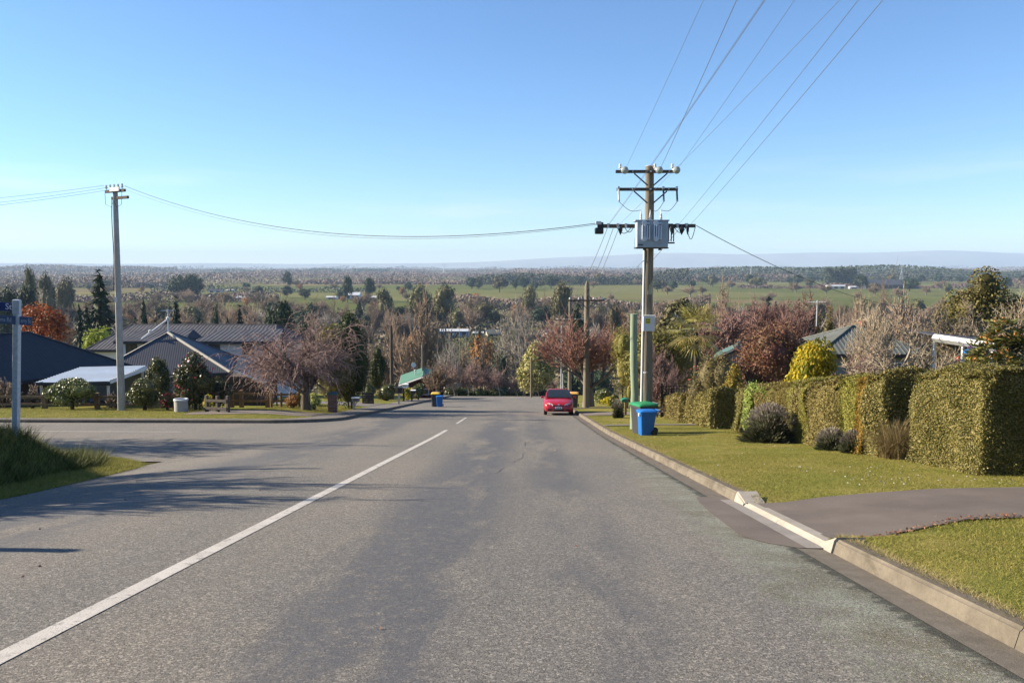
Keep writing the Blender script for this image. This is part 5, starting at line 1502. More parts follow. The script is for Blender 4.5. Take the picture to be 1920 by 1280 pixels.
hedge('low far end of the clipped olive hedge beyond the dark gap, behind the bins', [(7.05, 8.4, 30.9, 36.0, 1.46, 1.30, M_hedge2, 1700, .034), (6.85, 8.2, 36.0, 40.5, 1.26, 1.05, M_hedge2, 1400, .036)])
# bright leafy climber on the hedge
x, y, z = 7.55, 27.6, float(lawnz(7.5, 27.6))
cl = thing('climbing_plant', 'fresh bright green leafy climber hanging over the far part of the mixed hedge', 'climber', (x, y, z))
r = np.random.default_rng(5); n = 900; t = r.uniform(0, 1, n) ** .8
p = np.stack([-.06 + .08 * t + r.normal(0, .06, n), r.normal(0, .17, n) + .25 * (1 - t), .15 + 1.5 * t], -1)
p2 = np.stack([r.uniform(.0, .5, 350), r.normal(-.3, .55, 350), 1.62 + r.normal(0, .06, 350)], -1)
V, F = quads(np.concatenate([p, p2]), np.concatenate([np.tile((-1., -.4, .4), (n, 1)), np.tile((-.3, -.2, 1.), (350, 1))]) + r.normal(size=(n + 350, 3)) * .6, .05, .03, 3); obj('leaves', V, F, M_brightleaf, cl)
MB().tube([(.1, .2, 0), (.05, .1, .8), (.1, 0, 1.6)], .02, 5).build('stem', M_bark_dark, cl)
# lavender clumps and tussock before the hedge
def lavender(label, px, y, wpx, top, seed, n=2600, base_px=None):
    n = int(n * 1.5)
    x, _, z = spot(px, y); W = size(wpx, y); H = zt(top, x, y) - z
    o = thing('lavender_bush', label, 'shrub', (x, y, z), group='grey-green bushes before the hedge')
    r = np.random.default_rng(seed); d = r.normal(size=(n, 3)); d[:, 2] = np.abs(d[:, 2]); d /= np.linalg.norm(d, axis=1)[:, None]
    rad = r.uniform(.45, 1.0, n) * (.86 + .16 * np.sin(d[:, 0] * 5 + seed) + .12 * np.sin(d[:, 1] * 7 + d[:, 2] * 6 + seed)); p = d * np.array([W / 2, W / 2 * .8, H * .82]) * rad[:, None]
    V, F = quads(p, np.cross(d, r.normal(size=(n, 3))), .11, .016, seed, d + [0, 0, .5]); 
    c = core(np.array([[0, 0, H * .22]]), np.array([[W * .42, W * .34, H * .5]]), .66); V, F = join((V, F), c)
    obj('foliage', V, F, M_lav, o)
    m = n // 5; d = r.normal(size=(m, 3)); d[:, 2] = np.abs(d[:, 2]) + .9; d /= np.linalg.norm(d, axis=1)[:, None]
    p = d * np.array([W / 2 * 1.0, W / 2 * .8, H * .95]) * r.uniform(.9, 1.08, m)[:, None]
    V, F = quads(p, np.cross(d, r.normal(size=(m, 3))), .07, .010, seed + 1, d + [0, 0, .4]); obj('flower_spikes', V, F, M_lavflower, o)
lavender('largest grey-green lavender bush at the foot of the mixed hedge', 1442, 23.2, 108, 757, 1, 4200)
lavender('small lavender bush left of the tan tussock grass', 1558, 20.2, 62, 803, 2, 2000)
lavender('small green-tinged bush touching the tan tussock grass', 1601, 19.2, 58, 808, 3, 1800)
lavender('small faded lavender bush by the far gravel drive', 1158, 40.5, 22, 748, 4, 900)
x, y, z = spot(1688, 17.6)
tk = thing('tussock_grass', 'tan ornamental tussock grass clump against the tall hedge block', 'grass clump', (x - .1, y, z))
r = np.random.default_rng(9); VV = []; FF = []; b = 0
for i in range(1500):
    a = r.uniform(0, 6.283); s = r.uniform(.25, 1.0); L = r.uniform(.5, 1.15); ba = np.array([math.cos(a), math.sin(a), 0]); root = np.array([r.normal(0, .11), r.normal(0, .11), 0])
    pts = [root + ba * (s * 1.0 * t ** 1.6 * L * .9) + np.array([0, 0, L * (t * 1.05 - .72 * s * t * t)]) for t in (0, .4, .75, 1.0)]
    sd = np.array([-ba[1], ba[0], 0]) * .007
    for k, q in enumerate(pts): VV += [q - sd * (1 - .8 * k / 3), q + sd * (1 - .8 * k / 3)]
    for k in range(3): FF.append((b + 2 * k, b + 2 * k + 1, b + 2 * k + 3, b + 2 * k + 2))
    b += 8
obj('blades', np.array(VV), np.array(FF), M_tussock, tk)
MB().lathe([(.2, 0), (.14, .12), (.05, .2)], (0, 0, -.03), 8).build('crown_base', M_bark_dark, tk)

# --- right side shrubs and trees
bush('yellow_conifer', 'bright yellow drooping conifer shrub behind the hedge', 'shrub', 1524, 27.5, 112, 622, M_yellow, .17, 5200, 21, .9, .05, 13, lobe=.34, asp=.34, droop=.9, topped=.35, corek=.62)
bush('copper_tree', 'dark reddish copper-leaved broad tree behind the mixed hedge', 'tree', 1447, 35, 180, 590, M_copper, .10, 19000, 22, .8, .04, 22, lobe=.3, topped=.85, corek=.6)
bush('clipped_shrub', 'round clipped brownish olive shrub left of the copper-leaved tree', 'shrub', 1333, 34.5, 90, 648, M_clip, .08, 6500, 23, .9, .03, 9, lobe=.42, corek=.82)
bush('orange_shrub', 'small orange and green leaved shrub in front of the copper-leaved tree', 'shrub', 1374, 32.5, 48, 672, M_orangey, .10, 1800, 24, .9, .05, 8, corek=.6)
o, W, H = bush('flowering_shrub', 'thin shrub with red flowers left of the round clipped shrub', 'shrub', 1301, 41.5, 28, 685, M_camellia, .09, 700, 25, .9, .05, 8, corek=0)
flowers(o, 60, W, H, M_red, .05, 3)
bush('olive_tree', 'spreading olive-green feathery tree behind the weathered wooden pole', 'tree', 1255, 49, 190, 604, M_olive, .16, 9000, 26, .7, .12, 18, lobe=.3, topped=.8, corek=.66)
bush('bamboo_clump', 'tall pale olive bamboo-like shrub left of the stub post', 'shrub', 1172, 54, 78, 606, M_bamboo, .16, 6500, 27, .8, .0, 14, lobe=.34, asp=.22, corek=.62)
bush('evergreen_tree', 'dark rounded evergreen tree behind the fan palm', 'tree', 1262, 100, 76, 548, M_euc, .55, 3200, 28, .8, .1, 14)
bush('cypress', 'slim dark cypress standing behind the copper-leaved tree', 'tree', 1549, 62, 26, 556, M_manuka, .16, 2600, 29, .9, .0, 10, topped=.3, lobe=.4, corek=.7)
bush('round_evergreen', 'olive rounded evergreen left of the slim dark cypress', 'tree', 1530, 70, 44, 572, M_olive, .22, 1500, 30, .9, .05, 10)
bush('tea_tree', 'large dark brownish evergreen tea tree at the right edge', 'tree', 1840, 41, 176, 506, M_manuka, .15, 19000, 31, .8, .18, 28, lobe=.30, topped=.9, corek=.72)
bush('tea_tree', 'smaller dark tea tree low on the left of the large one', 'tree', 1762, 42, 60, 568, M_manuka, .15, 3800, 32, .8, .1, 12, lobe=.32, corek=.62)
bush('tea_tree', 'dark evergreen cut by the right edge behind the loquat', 'tree', 1925, 40, 70, 545, M_manuka, .15, 3000, 33, .8, .1, 12, lobe=.32, corek=.6)
# loquat with big leaves in rosettes
x, y, z = spot(1872, 19.5); W = size(140, 19.5); H = zt(585, x, 19.5) - z
lo = thing('loquat_tree', 'loquat tree with long glossy leaves and orange flower heads behind the hedge block', 'tree', (x, y, z))
r = np.random.default_rng(41); PP = []; NN = []; AA = []; FP = []
for i in range(150):
    d = r.normal(size=3); d[2] = abs(d[2]) * .9 + .1; d /= np.linalg.norm(d); c = d * np.array([W / 2, W / 2 * .8, H * .42]) * r.uniform(.55, 1.0) + np.array([0, 0, H * .55])
    if r.random() < .40: FP.append(c + [0, 0, .06])
    for k in range(13):
        a = k * 2.4; dr_ = np.array([math.cos(a), math.sin(a), r.uniform(-.7, .35)]) + d * .5; dr_ /= np.linalg.norm(dr_)
        PP.append(c + dr_ * .13); AA.append(dr_ * 3); NN.append(np.array([0, 0, 1.]) - dr_ * .3 + r.normal(size=3) * .2)
V, F = quads(np.array(PP), np.array(NN), .135, .034, 4, np.array(AA)); obj('leaves', V, F, M_loquat, lo)
PP = []; AA = []
for c in FP:
    for k in range(14): dd = r.normal(size=3); PP.append(c + dd * .045); AA.append(dd)
V, F = quads(np.array(PP), np.array(AA), .035, .022, 5); obj('flower_heads', V, F, M_panicle, lo)['kind'] = 'stuff'
V, F = (lambda t: join(*t))(wood(77, H * .95, H * .35, .07, levels=3, biglev=3, fitw=W * .8)[:1]); obj('trunk', V, F, M_bark_dark, lo, smooth=True)
# fan palm
x, y, z = spot(1302, 46); H = zt(572, x, 46) - z
pm = thing('fan_palm', 'fan palm with stiff pale-edged fronds above the olive tree', 'palm', (x, y, z))
MB().tube([(0, 0, -.2), (.05, 0, H * .45), (0, 0, H - 1.5)], [.16, .14, .13], 10).build('trunk', M_bark_dark, pm)
r = np.random.default_rng(8); 
for i in range(30):
    a = i * 2.399; el = R(72 - i * 4.0 + r.uniform(-8, 8)); d = np.array([math.cos(a) * math.cos(el), math.sin(a) * math.cos(el), math.sin(el)])
    c = np.array([0, 0, H - 1.45]); hub = c + d * .95; s = np.cross(d, [0, 0, 1]); s /= np.linalg.norm(s); nrm = np.cross(s, d); VV = []; FF = []
    VV += [c - s * .015, c + s * .015, hub + s * .01, hub - s * .01]; FF.append((0, 1, 2, 3))
    for k in range(19):
        t = R(-100 + 200 * k / 18); ld = d * math.cos(t) + s * math.sin(t); L = 1.05 * (1 - .25 * abs(k - 9) / 9) * r.uniform(.9, 1.1); w = np.cross(ld, nrm) * .028
        b = len(VV); tip = hub + ld * L - np.array([0, 0, .14]) * L + nrm * (.03 if k % 2 else -.0); mid = hub + ld * L * .6 + nrm * .01
        VV += [hub, mid + w, tip, mid - w]; FF.append((b, b + 1, b + 2, b + 3))
    obj('frond', np.array(VV), np.array(FF), M_palm, pm)
# bare trees and shrubs on the right
mag = dict(taper=.55, lead=.6, ang=[(25, 50), (25, 50), (25, 55), (30, 60), (30, 60)], levels=5, n=[(5, 6), (4, 5), (3, 4), (3, 4), (3, 3)], up=[.05, .04, .02, .0, .0], wig=.2, rmin=.006, biglev=2)
def shrubby(label, px, y, wpx, top, seed, mb, mt, name='bare_shrub', cat='shrub', rz=0, buds=None, **kw):
    x, _, z = spot(px, y); H = zt(top, x, y) - z; W = size(wpx, y); c = dict(mag); c.update(kw)
    o = bare(name, label, cat, (x, y, z), H, seed, H * .24, .025 + .012 * H, mb, mt, rz, fitw=W, **c)
    if buds:
        tw = [ch for ch in o.children if ch.name.startswith('crown')][0]; n = len(tw.data.vertices); co = np.empty(n * 3, np.float32); tw.data.vertices.foreach_get('co', co); co = co.reshape(-1, 3)
        r = np.random.default_rng(seed); s = co[r.integers(0, n, buds[1])] + r.normal(0, .01, (buds[1], 3)); V, F = quads(s, r.normal(size=s.shape), buds[2], buds[2] * .6, seed); obj('buds', V, F, buds[0], o)
    return o
M_bud = leaf('magnolia_buds', [(.26, .21, .13), (.40, .34, .24), (.20, .13, .07)], .2)
shrubby('bare lichen-grey magnolia with many buds, nearest behind the tall hedge block', 1702, 22.5, 210, 615, 301, M_bark_lichen, M_bark_lichen, 'magnolia', 'tree', buds=(M_bud, 2600, .022), levels=5)
shrubby('bare budding magnolia right of the veranda beam', 1800, 27, 170, 570, 302, M_bark_lichen, M_bark_lichen, 'magnolia', 'tree', 1.3, buds=(M_bud, 2200, .026))
shrubby('bare twiggy shrub with upright tan stems right of the yellow conifer', 1612, 25.5, 130, 575, 303, M_twig_tan, M_twig_tan, up=[.2, .25, .25, .2, .1], buds=(M_bud, 900, .02))
shrubby('low tangle of bare grey stems over the mixed hedge', 1640, 24, 150, 650, 304, M_bark_lichen, M_twig_purple, rz=2)
shrubby('bare brownish tree behind the loquat at the right edge', 1895, 33, 140, 545, 305, M_bark_grey, M_twig_tan, 'bare_tree', 'tree', 1.9)
shrubby('bare purple-brown shrub behind the round clipped shrub and trellis', 1250, 43, 112, 652, 306, M_bark_dark, M_twig_purple, levels=5, up=[.05, .1, .15, .2, .2])
shrubby('low bare shrub with rusty leaves left of the trellis screen', 1232, 41, 46, 712, 307, M_bark_dark, M_twig_purple, buds=(M_fernrust, 900, .05))
for i, (px, y, w, t, s) in enumerate(((1345, 72, 130, 590, 311), (1420, 76, 150, 566, 312), (1485, 70, 120, 558, 313), (1380, 84, 120, 585, 314))):
    shrubby(('wine-red twiggy bare tree behind the palm', 'wine-red twiggy bare tree in the middle behind the copper-leaved tree', 'wine-red twiggy bare tree left of the slim cypress', 'wine-red bare tree farthest back right of the palm')[i], px, y, w, t, s, M_bark_grey, M_twig_plum, 'red_twigged_tree', 'tree', i * 1.1, levels=5, rmin=.02, n=[(4, 5), (4, 5), (4, 4), (3, 4), (3, 3)], up=[.1, .15, .2, .15, .1])
# red-twigged street tree
x, y, z = spot(1103, 58); H = zt(596, x, 58) - z
bare('street_tree', 'red-twigged bare street tree with a forked pale trunk behind the single-crossarm pole', 'tree', (x, y, z), H, 402, 1.35, .21, M_bark_grey, bark('twig_redbrown', (.20, .105, .08, 1), (.34, .20, .155, 1), 1.5, .1), 0.6,
     fitw=size(186, 58), levels=6, n=[(4, 4), (3, 4), (3, 4), (3, 4), (3, 4), (2, 3)], ang=[(22, 42), (18, 38), (18, 38), (18, 40), (20, 40), (20, 40)], up=[0, .14, .16, .14, .12, .08], t0=[.85, .45, .35, .25, .2, .2], ratio=[1.35, .72, .68, .62, .58, .55], wig=.09, rmin=.013, biglev=2, leader=True, lead=.8)
bush('variegated_evergreen', 'pale variegated evergreen tree behind the road crest, sunlit on its left', 'tree', 1008, 104, 86, 636, M_varieg, .42, 5200, 51, .9, .0, 16, lobe=.33, topped=.3, corek=.62)
bush('garden_shrub', 'low spreading golden shrub right of the red-twigged street tree', 'shrub', 1143, 60, 34, 742, M_yellow, .12, 900, 52, .9, .0, 8)
bush('garden_shrub', 'layered green clipped shrub behind the red-twigged street tree', 'shrub', 1130, 64, 44, 725, M_shrub, .14, 1400, 53, .9, .0, 8)
bush('garden_shrub', 'dark shrub between the street tree and the green letterbox', 'shrub', 1152, 50, 22, 738, M_camellia, .12, 700, 54, .9, .0, 8)

# --- left side planting
o, W, H = bush('camellia', 'tall glossy camellia with red flowers beside the grey drum', 'shrub', 366, 45.5, 84, 661, M_camellia, .13, 7500, 61, .85, .0, 16, lobe=.34, topped=.6, corek=.66); flowers(o, 60, W, H, M_red, .07, 5)
bush('camellia', 'smaller dark camellia with yellowish top left of the tall one', 'shrub', 300, 47.5, 56, 666, M_camellia, .13, 3200, 62, .85, .0, 12, topped=.5)
bush('camellia', 'dark bushy lower skirt of shrubs right of the tall camellia', 'shrub', 408, 46.5, 60, 700, M_camellia, .12, 3000, 63, .85, .0, 10)
bush('hedge_shrub', 'glossy green shrub in front of the pale blue carport', 'shrub', 136, 45.4, 96, 706, M_shrub, .11, 6500, 64, .8, .0, 13, lobe=.36)
bush('hedge_shrub', 'rounded glossy green shrub just right of the concrete pole', 'shrub', 271, 44.9, 72, 706, M_shrub, .11, 5200, 65, .85, .0, 12, lobe=.36)
o, W, H = bush('flowering_shrub', 'low pink flowering shrub between the green shrub and the grey drum', 'shrub', 315, 44.4, 30, 735, M_camellia, .09, 1100, 66, .9, .0, 8); flowers(o, 90, W, H, M_red, .06, 8)
bush('golden_shrub', 'small golden shrub by the shaded fence wing', 'shrub', 392, 44.0, 22, 735, M_yellow, .09, 500, 67, .9, .0, 7)
for k, (px, w, t) in enumerate(((12, 40, 712), (62, 36, 722), (208, 30, 735))):
    shrubby(('bare brown twiggy bush at the left edge behind the rail fence', 'bare brown twiggy bush behind the first fence post', 'low bare bush between rail fence and concrete pole')[k], px, 47.3, w, t, 320 + k, M_bark_dark, M_twig_brown, levels=4, rmin=.012)
# weeping cherry
x, y, z = spot(574, 47.5); H = zt(604, x, 47.5) - z
bare('weeping_cherry', 'old weeping cherry with pinkish bare twigs and a mossy forked trunk', 'tree', (x, y, z), H, 502, 1.5, .27, bark('cherry_bark', (.04, .03, .026, 1), (.17, .145, .115, 1), 4), M_twig_pink, 5.34,
     fitw=size(232, 47.5), levels=6, n=[(4, 4), (4, 5), (4, 5), (4, 4), (3, 4), (1, 2)], ang=[(42, 62), (30, 62), (35, 70), (35, 75), (35, 75), (30, 60)], up=[0, .18, .10, .0, -.10, -.2], t0=[.85, .35, .3, .2, .15, .15], ratio=[1.5, .78, .66, .62, .6, .6], wig=.16, rmin=.0095, biglev=3, lead=.75, rr=.64)
bush('azalea_mound', 'low rusty-leaved mound under the weeping cherry', 'shrub', 548, 48.6, 44, 740, M_fernrust, .10, 1300, 68, .8, .0, 8)
bush('garden_shrub', 'variegated low shrub right of the cherry trunk', 'shrub', 590, 48.8, 30, 735, M_varieg, .10, 900, 69, .8, .0, 8)
bush('tall_evergreen', 'tall dark evergreen with an olive sunlit flank behind the weeping cherry', 'tree', 655, 53, 100, 586, M_fir, .18, 12000, 70, .9, .0, 18, lobe=.3, asp=.35, topped=.5, corek=.68)
bush('olive_evergreen', 'olive tree in soft foliage between the cherry and the tall dark evergreen', 'tree', 622, 51.5, 88, 600, M_olive, .16, 6500, 71, .9, .0, 12, topped=.5)  # olive foliage also stands for the sunlit half of the tall evergreen
bush('conifer_shrub', 'pointed green conifer left of the dark slim pole', 'tree', 711, 74, 40, 648, M_fir, .2, 3200, 72, .9, .0, 12, topped=.25, lobe=.36, asp=.35)
bush('box_hedge', 'dark rounded box hedge left of the green roof', 'hedge', 726, 72, 44, 716, M_camellia, .12, 2200, 73, .9, .0, 8, lobe=.42, corek=.8)
bush('garden_shrub', 'yellow-green shrub before the green roofed house, left one', 'shrub', 764, 75, 22, 722, M_yellow, .12, 800, 74, .9, .0, 7)
bush('garden_shrub', 'yellow-green shrub below the green gable, right one', 'shrub', 784, 77, 28, 716, M_shrub, .13, 1200, 75, .9, .0, 8)
bush('garden_shrub', 'flowering pale shrub beside the lamp left of the box hedge', 'shrub', 692, 64, 30, 715, M_shrub, .12, 1000, 76, .9, .0, 8)
bush('autumn_tree', 'red and orange autumn tree behind the dark navy roof', 'tree', 80, 82, 108, 552, M_autumn, .30, 5200, 77, .9, .12, 20, lobe=.25, corek=.35)
bush('lime_shrub', 'lime green bushy tree between the dark roof and the two-storey house', 'tree', 186, 88, 70, 604, M_lime, .26, 3000, 78, .9, .0, 12)
for k, (px, w, t) in enumerate(((842, 30, 727), (868, 34, 730), (900, 36, 732), (935, 40, 733), (970, 40, 732), (1012, 44, 731), (1040, 30, 734))):
    bush('crest_shrub', '%s low dark shrub from the left under the cherry row on the crest' % ('first', 'second', 'third', 'fourth', 'fifth', 'sixth', 'seventh')[k], 'shrub', px, 115.2, w * 1.3, t - 7, (M_camellia, M_fir, M_fir, M_shrub)[k % 4], .2, 1300, 80 + k, .8, .0, 8, 'shrubs along the road crest')
# row of small cherries beyond the crest
cherry = None
row = [(854, 697), (878, 693), (901, 700), (938, 705), (972, 712), (993, 714), (1030, 716), (1012, 712), (832, 690)]
for k, (px, top) in enumerate(row):
    y = 112 + 1.5 * (k % 3)
    x, _, z = spot(px, y); Hc = (zt(top, x, y) - z) * 1.22
    if cherry is None:
        cherry = bare('cherry_tree', 'cherry', 'tree', (x, y, z), 4.2, 611, 2.1, .19, bark('cherry_row_bark', (.22, .19, .15, 1), (.42, .37, .30, 1), 3), M_twig_pink, 0, 'cherry row', fitw=4.6,
                      levels=5, n=[(4, 5), (4, 5), (4, 4), (3, 4), (2, 3)], ang=[(40, 60), (25, 50), (25, 55), (25, 55), (25, 50)], up=[0, .1, .1, .06, .0], t0=[.85, .35, .25, .2, .2], ratio=[1.1, .7, .65, .62, .6], rmin=.03, biglev=1)
        c = cherry
    else: c = copy_tree(cherry)
    c.location = (x, y, z); s = Hc / 4.2; c.scale = (s * random.uniform(.95, 1.15), s, s); c.rotation_euler.z = k * 1.7
    c['label'] = '%s small bare cherry tree from the left in the row across the road crest' % ('second', 'third', 'fourth', 'fifth', 'sixth', 'seventh', 'rightmost ninth', 'eighth', 'first')[k]
# shade trees on the bank, out of frame on the left
shd = dict(levels=5, rmin=.02, n=[(4, 5), (4, 5), (4, 4), (3, 4), (3, 3)])
for k, (x, y, H, s) in enumerate(((-14.5, 13.0, 5.2, 701), (-16.5, 15.6, 6.0, 702), (-19.5, 10.2, 6.6, 703), (-22, 18.5, 7.5, 704), (-23.5, 25.9, 9.0, 705))):
    bare('roadside_tree', ('bare tree on the bank nearest the road, outside the left edge', 'bare tree behind the street sign outside the left edge', 'bare tree uphill on the bank outside the left edge', 'taller bare tree back on the bank outside the left edge', 'tall bare tree beside the side street outside the left edge')[k], 'tree', (x, y, gz(x, y)), H, s, H * .3, .12, M_bark_grey, M_twig_brown, k, **shd)
sp_ = thing('shadow_post', 'unseen post added outside the left edge to cast a thin shadow', 'post', (-10.3, 8.7, gz(-10.3, 8.7)))  # added out of frame to throw the thin streak across the near road
MB().tube([(0, 0, -.3), (0, 0, 3.3)], [.12, .10], 10).build('post', M_post, sp_)
bush_specs = ((-13.4, 13.9, 1.9, 3.4), (-13.8, 12.0, 2.2, 3.8))  # out-of-frame shrubs, added and sized to darken the shadow band on the road
for k, (x, y, W, H) in enumerate(bush_specs):
    o = thing('shadow_shrub', ('unseen shrub added left of the street sign to shade the road', 'unseen shrub added uphill on the bank to shade the road', 'unseen shrub added at the far end of the bank')[k], 'shrub', (x, y, gz(x, y)))
    V, F = crown(900 + k, 2500, W, W, H, 0, 10, .14); obj('foliage', V, F, M_camellia, o); MB().tube([(0, 0, -.1), (0, 0, H * .6)], .05, 6).build('stem', M_bark_dark, o)

# --- grass blades, daisies, dead leaves
def blades(name, pts, zf, h, w, mat, seed, lean=.5, label=None):
    r = np.random.default_rng(seed); n = len(pts); z = zf(pts[:, 0], pts[:, 1]); b = np.stack([pts[:, 0], pts[:, 1], z - .006], -1)
    a = r.uniform(0, 6.283, n); H = h * r.uniform(.5, 1.3, n); s = np.stack([np.cos(a), np.sin(a), np.zeros(n)], -1); ld = r.normal(0, lean, (n, 2)) * H[:, None]
    tip = b + np.stack([ld[:, 0], ld[:, 1], H], -1); W = (w * r.uniform(.7, 1.3, n))[:, None]
    V = np.stack([b - s * W, b + s * W, tip], 1).reshape(-1, 3); F = np.arange(3 * n).reshape(n, 3)
    o = obj(name, V, F, mat); return tag(o, kind='stuff')
r = np.random.default_rng(77)
def scat(n, x0, x1, y0, y1, ok=None):
    p = np.stack([r.uniform(x0, x1, n), r.uniform(y0, y1, n)], -1)
    return p if ok is None else p[ok(p[:, 0], p[:, 1])]
def off_drive(X, Y):
    dn_ = 8.45 + .9 * sstep((X - 3.2) / 2.4); df_ = 11.25 + 1.1 * sstep((X - 3.2) / 4.5)
    return (Y < dn_ + r.normal(0, .03, len(X))) | (Y > df_ - .04 + r.normal(0, .03, len(X)))
LZ = lambda X, Y: lawnz(X, Y) - .004
blades('lawn_grass', np.concatenate([scat(70000, 3.2, 7.5, 5.2, 9.6, off_drive), scat(90000, 3.2, 8.9, 11.1, 19, off_drive), scat(60000, 3.2, 7.9, 19, 33.4), scat(26000, 3.25, 9, 34.5, 43.4)]), LZ, .024, .0036, M_grass, 1, 1.1)
edge = np.concatenate([scat(5000, 3.17, 3.27, 5, 8.2), scat(9000, 3.17, 3.28, 11.7, 40)])
blades('lawn_edge_grass', edge, LZ, .05, .004, M_tussock, 2, 1.1)
bankp = scat(150000, -14.5, -8.7, 7.5, 22, lambda X, Y: (X < near_edge(Y) + .05 + r.normal(0, .06, len(X))))
BZ = lambda X, Y: bankz(np.minimum(X, near_edge(Y) - .01), Y)
d_ = near_edge(bankp[:, 1]) - bankp[:, 0]
blades('bank_grass', bankp[d_ < 1.1], BZ, .06, .005, M_grass, 3, .8)
tuft = np.sin(bankp[:, 0] * 4.1 + bankp[:, 1] * 2.3) + np.sin(bankp[:, 1] * 5.7 - bankp[:, 0] * 1.9)
blades('long_bank_grass', bankp[(d_ >= .9) & (tuft < .5)][:45000], BZ, .20, .006, M_grass_shade, 4, .7)
blades('tall_bank_grass', bankp[(d_ >= .75) & (tuft >= .5)][:22000], BZ, .32, .007, M_grass_shade, 14, .6)
vp_ = scat(60000, -34, -8.7, 38.9, 47, lambda X, Y: (X < left_kerb_x(Y) - 2.0) & (Y > 39.1))
vp_ = vp_[~((vp_[:, 0] < -10.9) & (vp_[:, 0] > -31) & (vp_[:, 1] > 41.6 + .12 * (vp_[:, 0] + 10.9)) & (vp_[:, 1] < 45.2) & (vp_[:, 0] > -17.0))]
blades('verge_grass', vp_, vergez, .05, .009, M_grass, 5, .8)
blades('left_lawn_grass', scat(26000, -16, -10.9, 45.5, 56.8), vergez, .045, .011, M_grass, 6, .8)
dz = np.concatenate([scat(40, 5.0, 7.6, 12.6, 15.5), scat(46, 3.6, 7.4, 15, 27), scat(14, 5, 8.0, 12.2, 13.6)])
V, F = quads(np.concatenate([dz, (lawnz(dz[:, 0], dz[:, 1]) + .035)[:, None]], 1), np.tile((0, -.5, 1.), (len(dz), 1)) + r.normal(size=(len(dz), 3)) * .2, .013, .012, 3)
tag(obj('daisies', V, F, plain('daisy_petals', (.45, .44, .41, 1), .7, .05, 5)), kind='stuff')
dl = np.concatenate([scat(330, 3.4, 7.0, -.16, .10) * [1, 1] + np.array([0, 0]), scat(120, 2.75, 3.05, 12, 40), scat(160, 2.85, 3.6, 20, 24), scat(60, -8, 2.6, 5, 40)])
dl[:330, 1] += 8.45 + .9 * sstep((dl[:330, 0] - 3.2) / 2.4)
zz = np.where(dl[:, 0] > 3.2, lawnz(dl[:, 0], dl[:, 1]) + .03, S(dl[:, 0], dl[:, 1]) + .012)
V, F = quads(np.concatenate([dl, zz[:, None]], 1), np.tile((0, 0, 1.), (len(dl), 1)) + r.normal(size=(len(dl), 3)) * .35, .022, .012, 4)
tag(obj('fallen_leaves', V, F, M_leaflit), kind='stuff')
# ------------------------------------------------------------------ valley: trees, farm buildings, far woods
def far_mesh(kind, seed):
    """one single-mesh tree of unit height 1 m x 10 for sharing: (mesh)"""
    if kind == 'bare':
        b, t = wood(seed, 10, 2.6, .20, levels=5, n=[(5, 6), (4, 5), (4, 4), (3, 4), (2, 3)], rmin=.034, biglev=1, fitw=9.5, up=[.1, .2, .2, .15, .1], ang=[(25, 50), (22, 48), (25, 50), (25, 55), (25, 50)])
        V = np.concatenate([b[0], t[0]]); F = np.concatenate([b[1], t[1] + len(b[0])]); mi = [0] * len(b[1]) + [1] * len(t[1])
        return fast_mesh('bare_tree', V, F, [M_bark_grey, M_twig_far], False, mi)
    if kind == 'poplar':
        b, t = wood(seed, 10, 3.5, .16, levels=4, n=[(9, 11), (5, 6), (4, 4), (3, 3)], rmin=.03, biglev=1, fitw=3.4, up=[.2, .45, .4, .3], ang=[(18, 34), (15, 32), (15, 35), (20, 40)], t0=[.12, .2, .2, .2], ratio=[.62, .6, .6, .6], lead=.95)
        V = np.concatenate([b[0], t[0]]); F = np.concatenate([b[1], t[1] + len(b[0])]); mi = [0] * len(b[1]) + [1] * len(t[1])
        return fast_mesh('poplar', V, F, [M_bark_grey, M_twig_far], False, mi)
    if kind in ('pine', 'gum', 'willow', 'greybare'):
        if kind == 'greybare':
            b, t = wood(seed, 10, 2.8, .22, levels=5, n=[(4, 5), (4, 5), (4, 4), (3, 4), (2, 3)], rmin=.026, biglev=2, fitw=9, up=[.1, .15, .15, .1, .1])
            V = np.concatenate([b[0], t[0]]); F = np.concatenate([b[1], t[1] + len(b[0])]); mi = [0] * len(b[1]) + [1] * len(t[1])
            return fast_mesh('grey_tree', V, F, [M_bark_grey, M_twig_grey], False, mi)
        Vc, Fc = crown(seed, 1900 if kind != 'pine' else 2300, 8.5, 8.5, 9.0, 1.0, 16, .55, asp=.5, lobe=.30, corek=.62 if kind != 'willow' else .4, topped=.75)
        m = MB().tube([(0, 0, -.5), (0, 0, 5)], [.28, .16], 6); Vt = np.array(m.V); Ft = np.array([f for f in m.F if len(f) == 4])
        return fast_mesh(kind + '_tree', np.concatenate([Vt, Vc]), np.concatenate([Ft, Fc + len(Vt)]), [M_bark_dark, {'pine': M_pine, 'gum': M_euc, 'willow': M_twig_orange}[kind]], False, [0] * len(Ft) + [1] * len(Fc))
    if kind == 'conifer':
        Vc, Fc = conifer(seed, 2200, 4.6, 10, .1, 13, .75, .3)
        m = MB().tube([(0, 0, -.5), (0, 0, 5)], [.2, .12], 6); Vt = np.array(m.V); Ft = np.array([f for f in m.F if len(f) == 4])
        return fast_mesh('conifer', np.concatenate([Vt, Vc]), np.concatenate([Ft, Fc + len(Vt)]), [M_bark_dark, M_pine], False, [0] * len(Ft) + [1] * len(Fc))
FAR = {k: [far_mesh(k, 1000 + 17 * i + hash_) for i in range(n)] for hash_, (k, n) in enumerate((('bare', 4), ('poplar', 2), ('pine', 3), ('gum', 2), ('willow', 2), ('greybare', 2), ('conifer', 3)))}
NAME = dict(bare='bare_tree', poplar='poplar_tree', pine='pine_tree', gum='gum_tree', willow='willow_tree', greybare='bare_tree', conifer='conifer_tree')
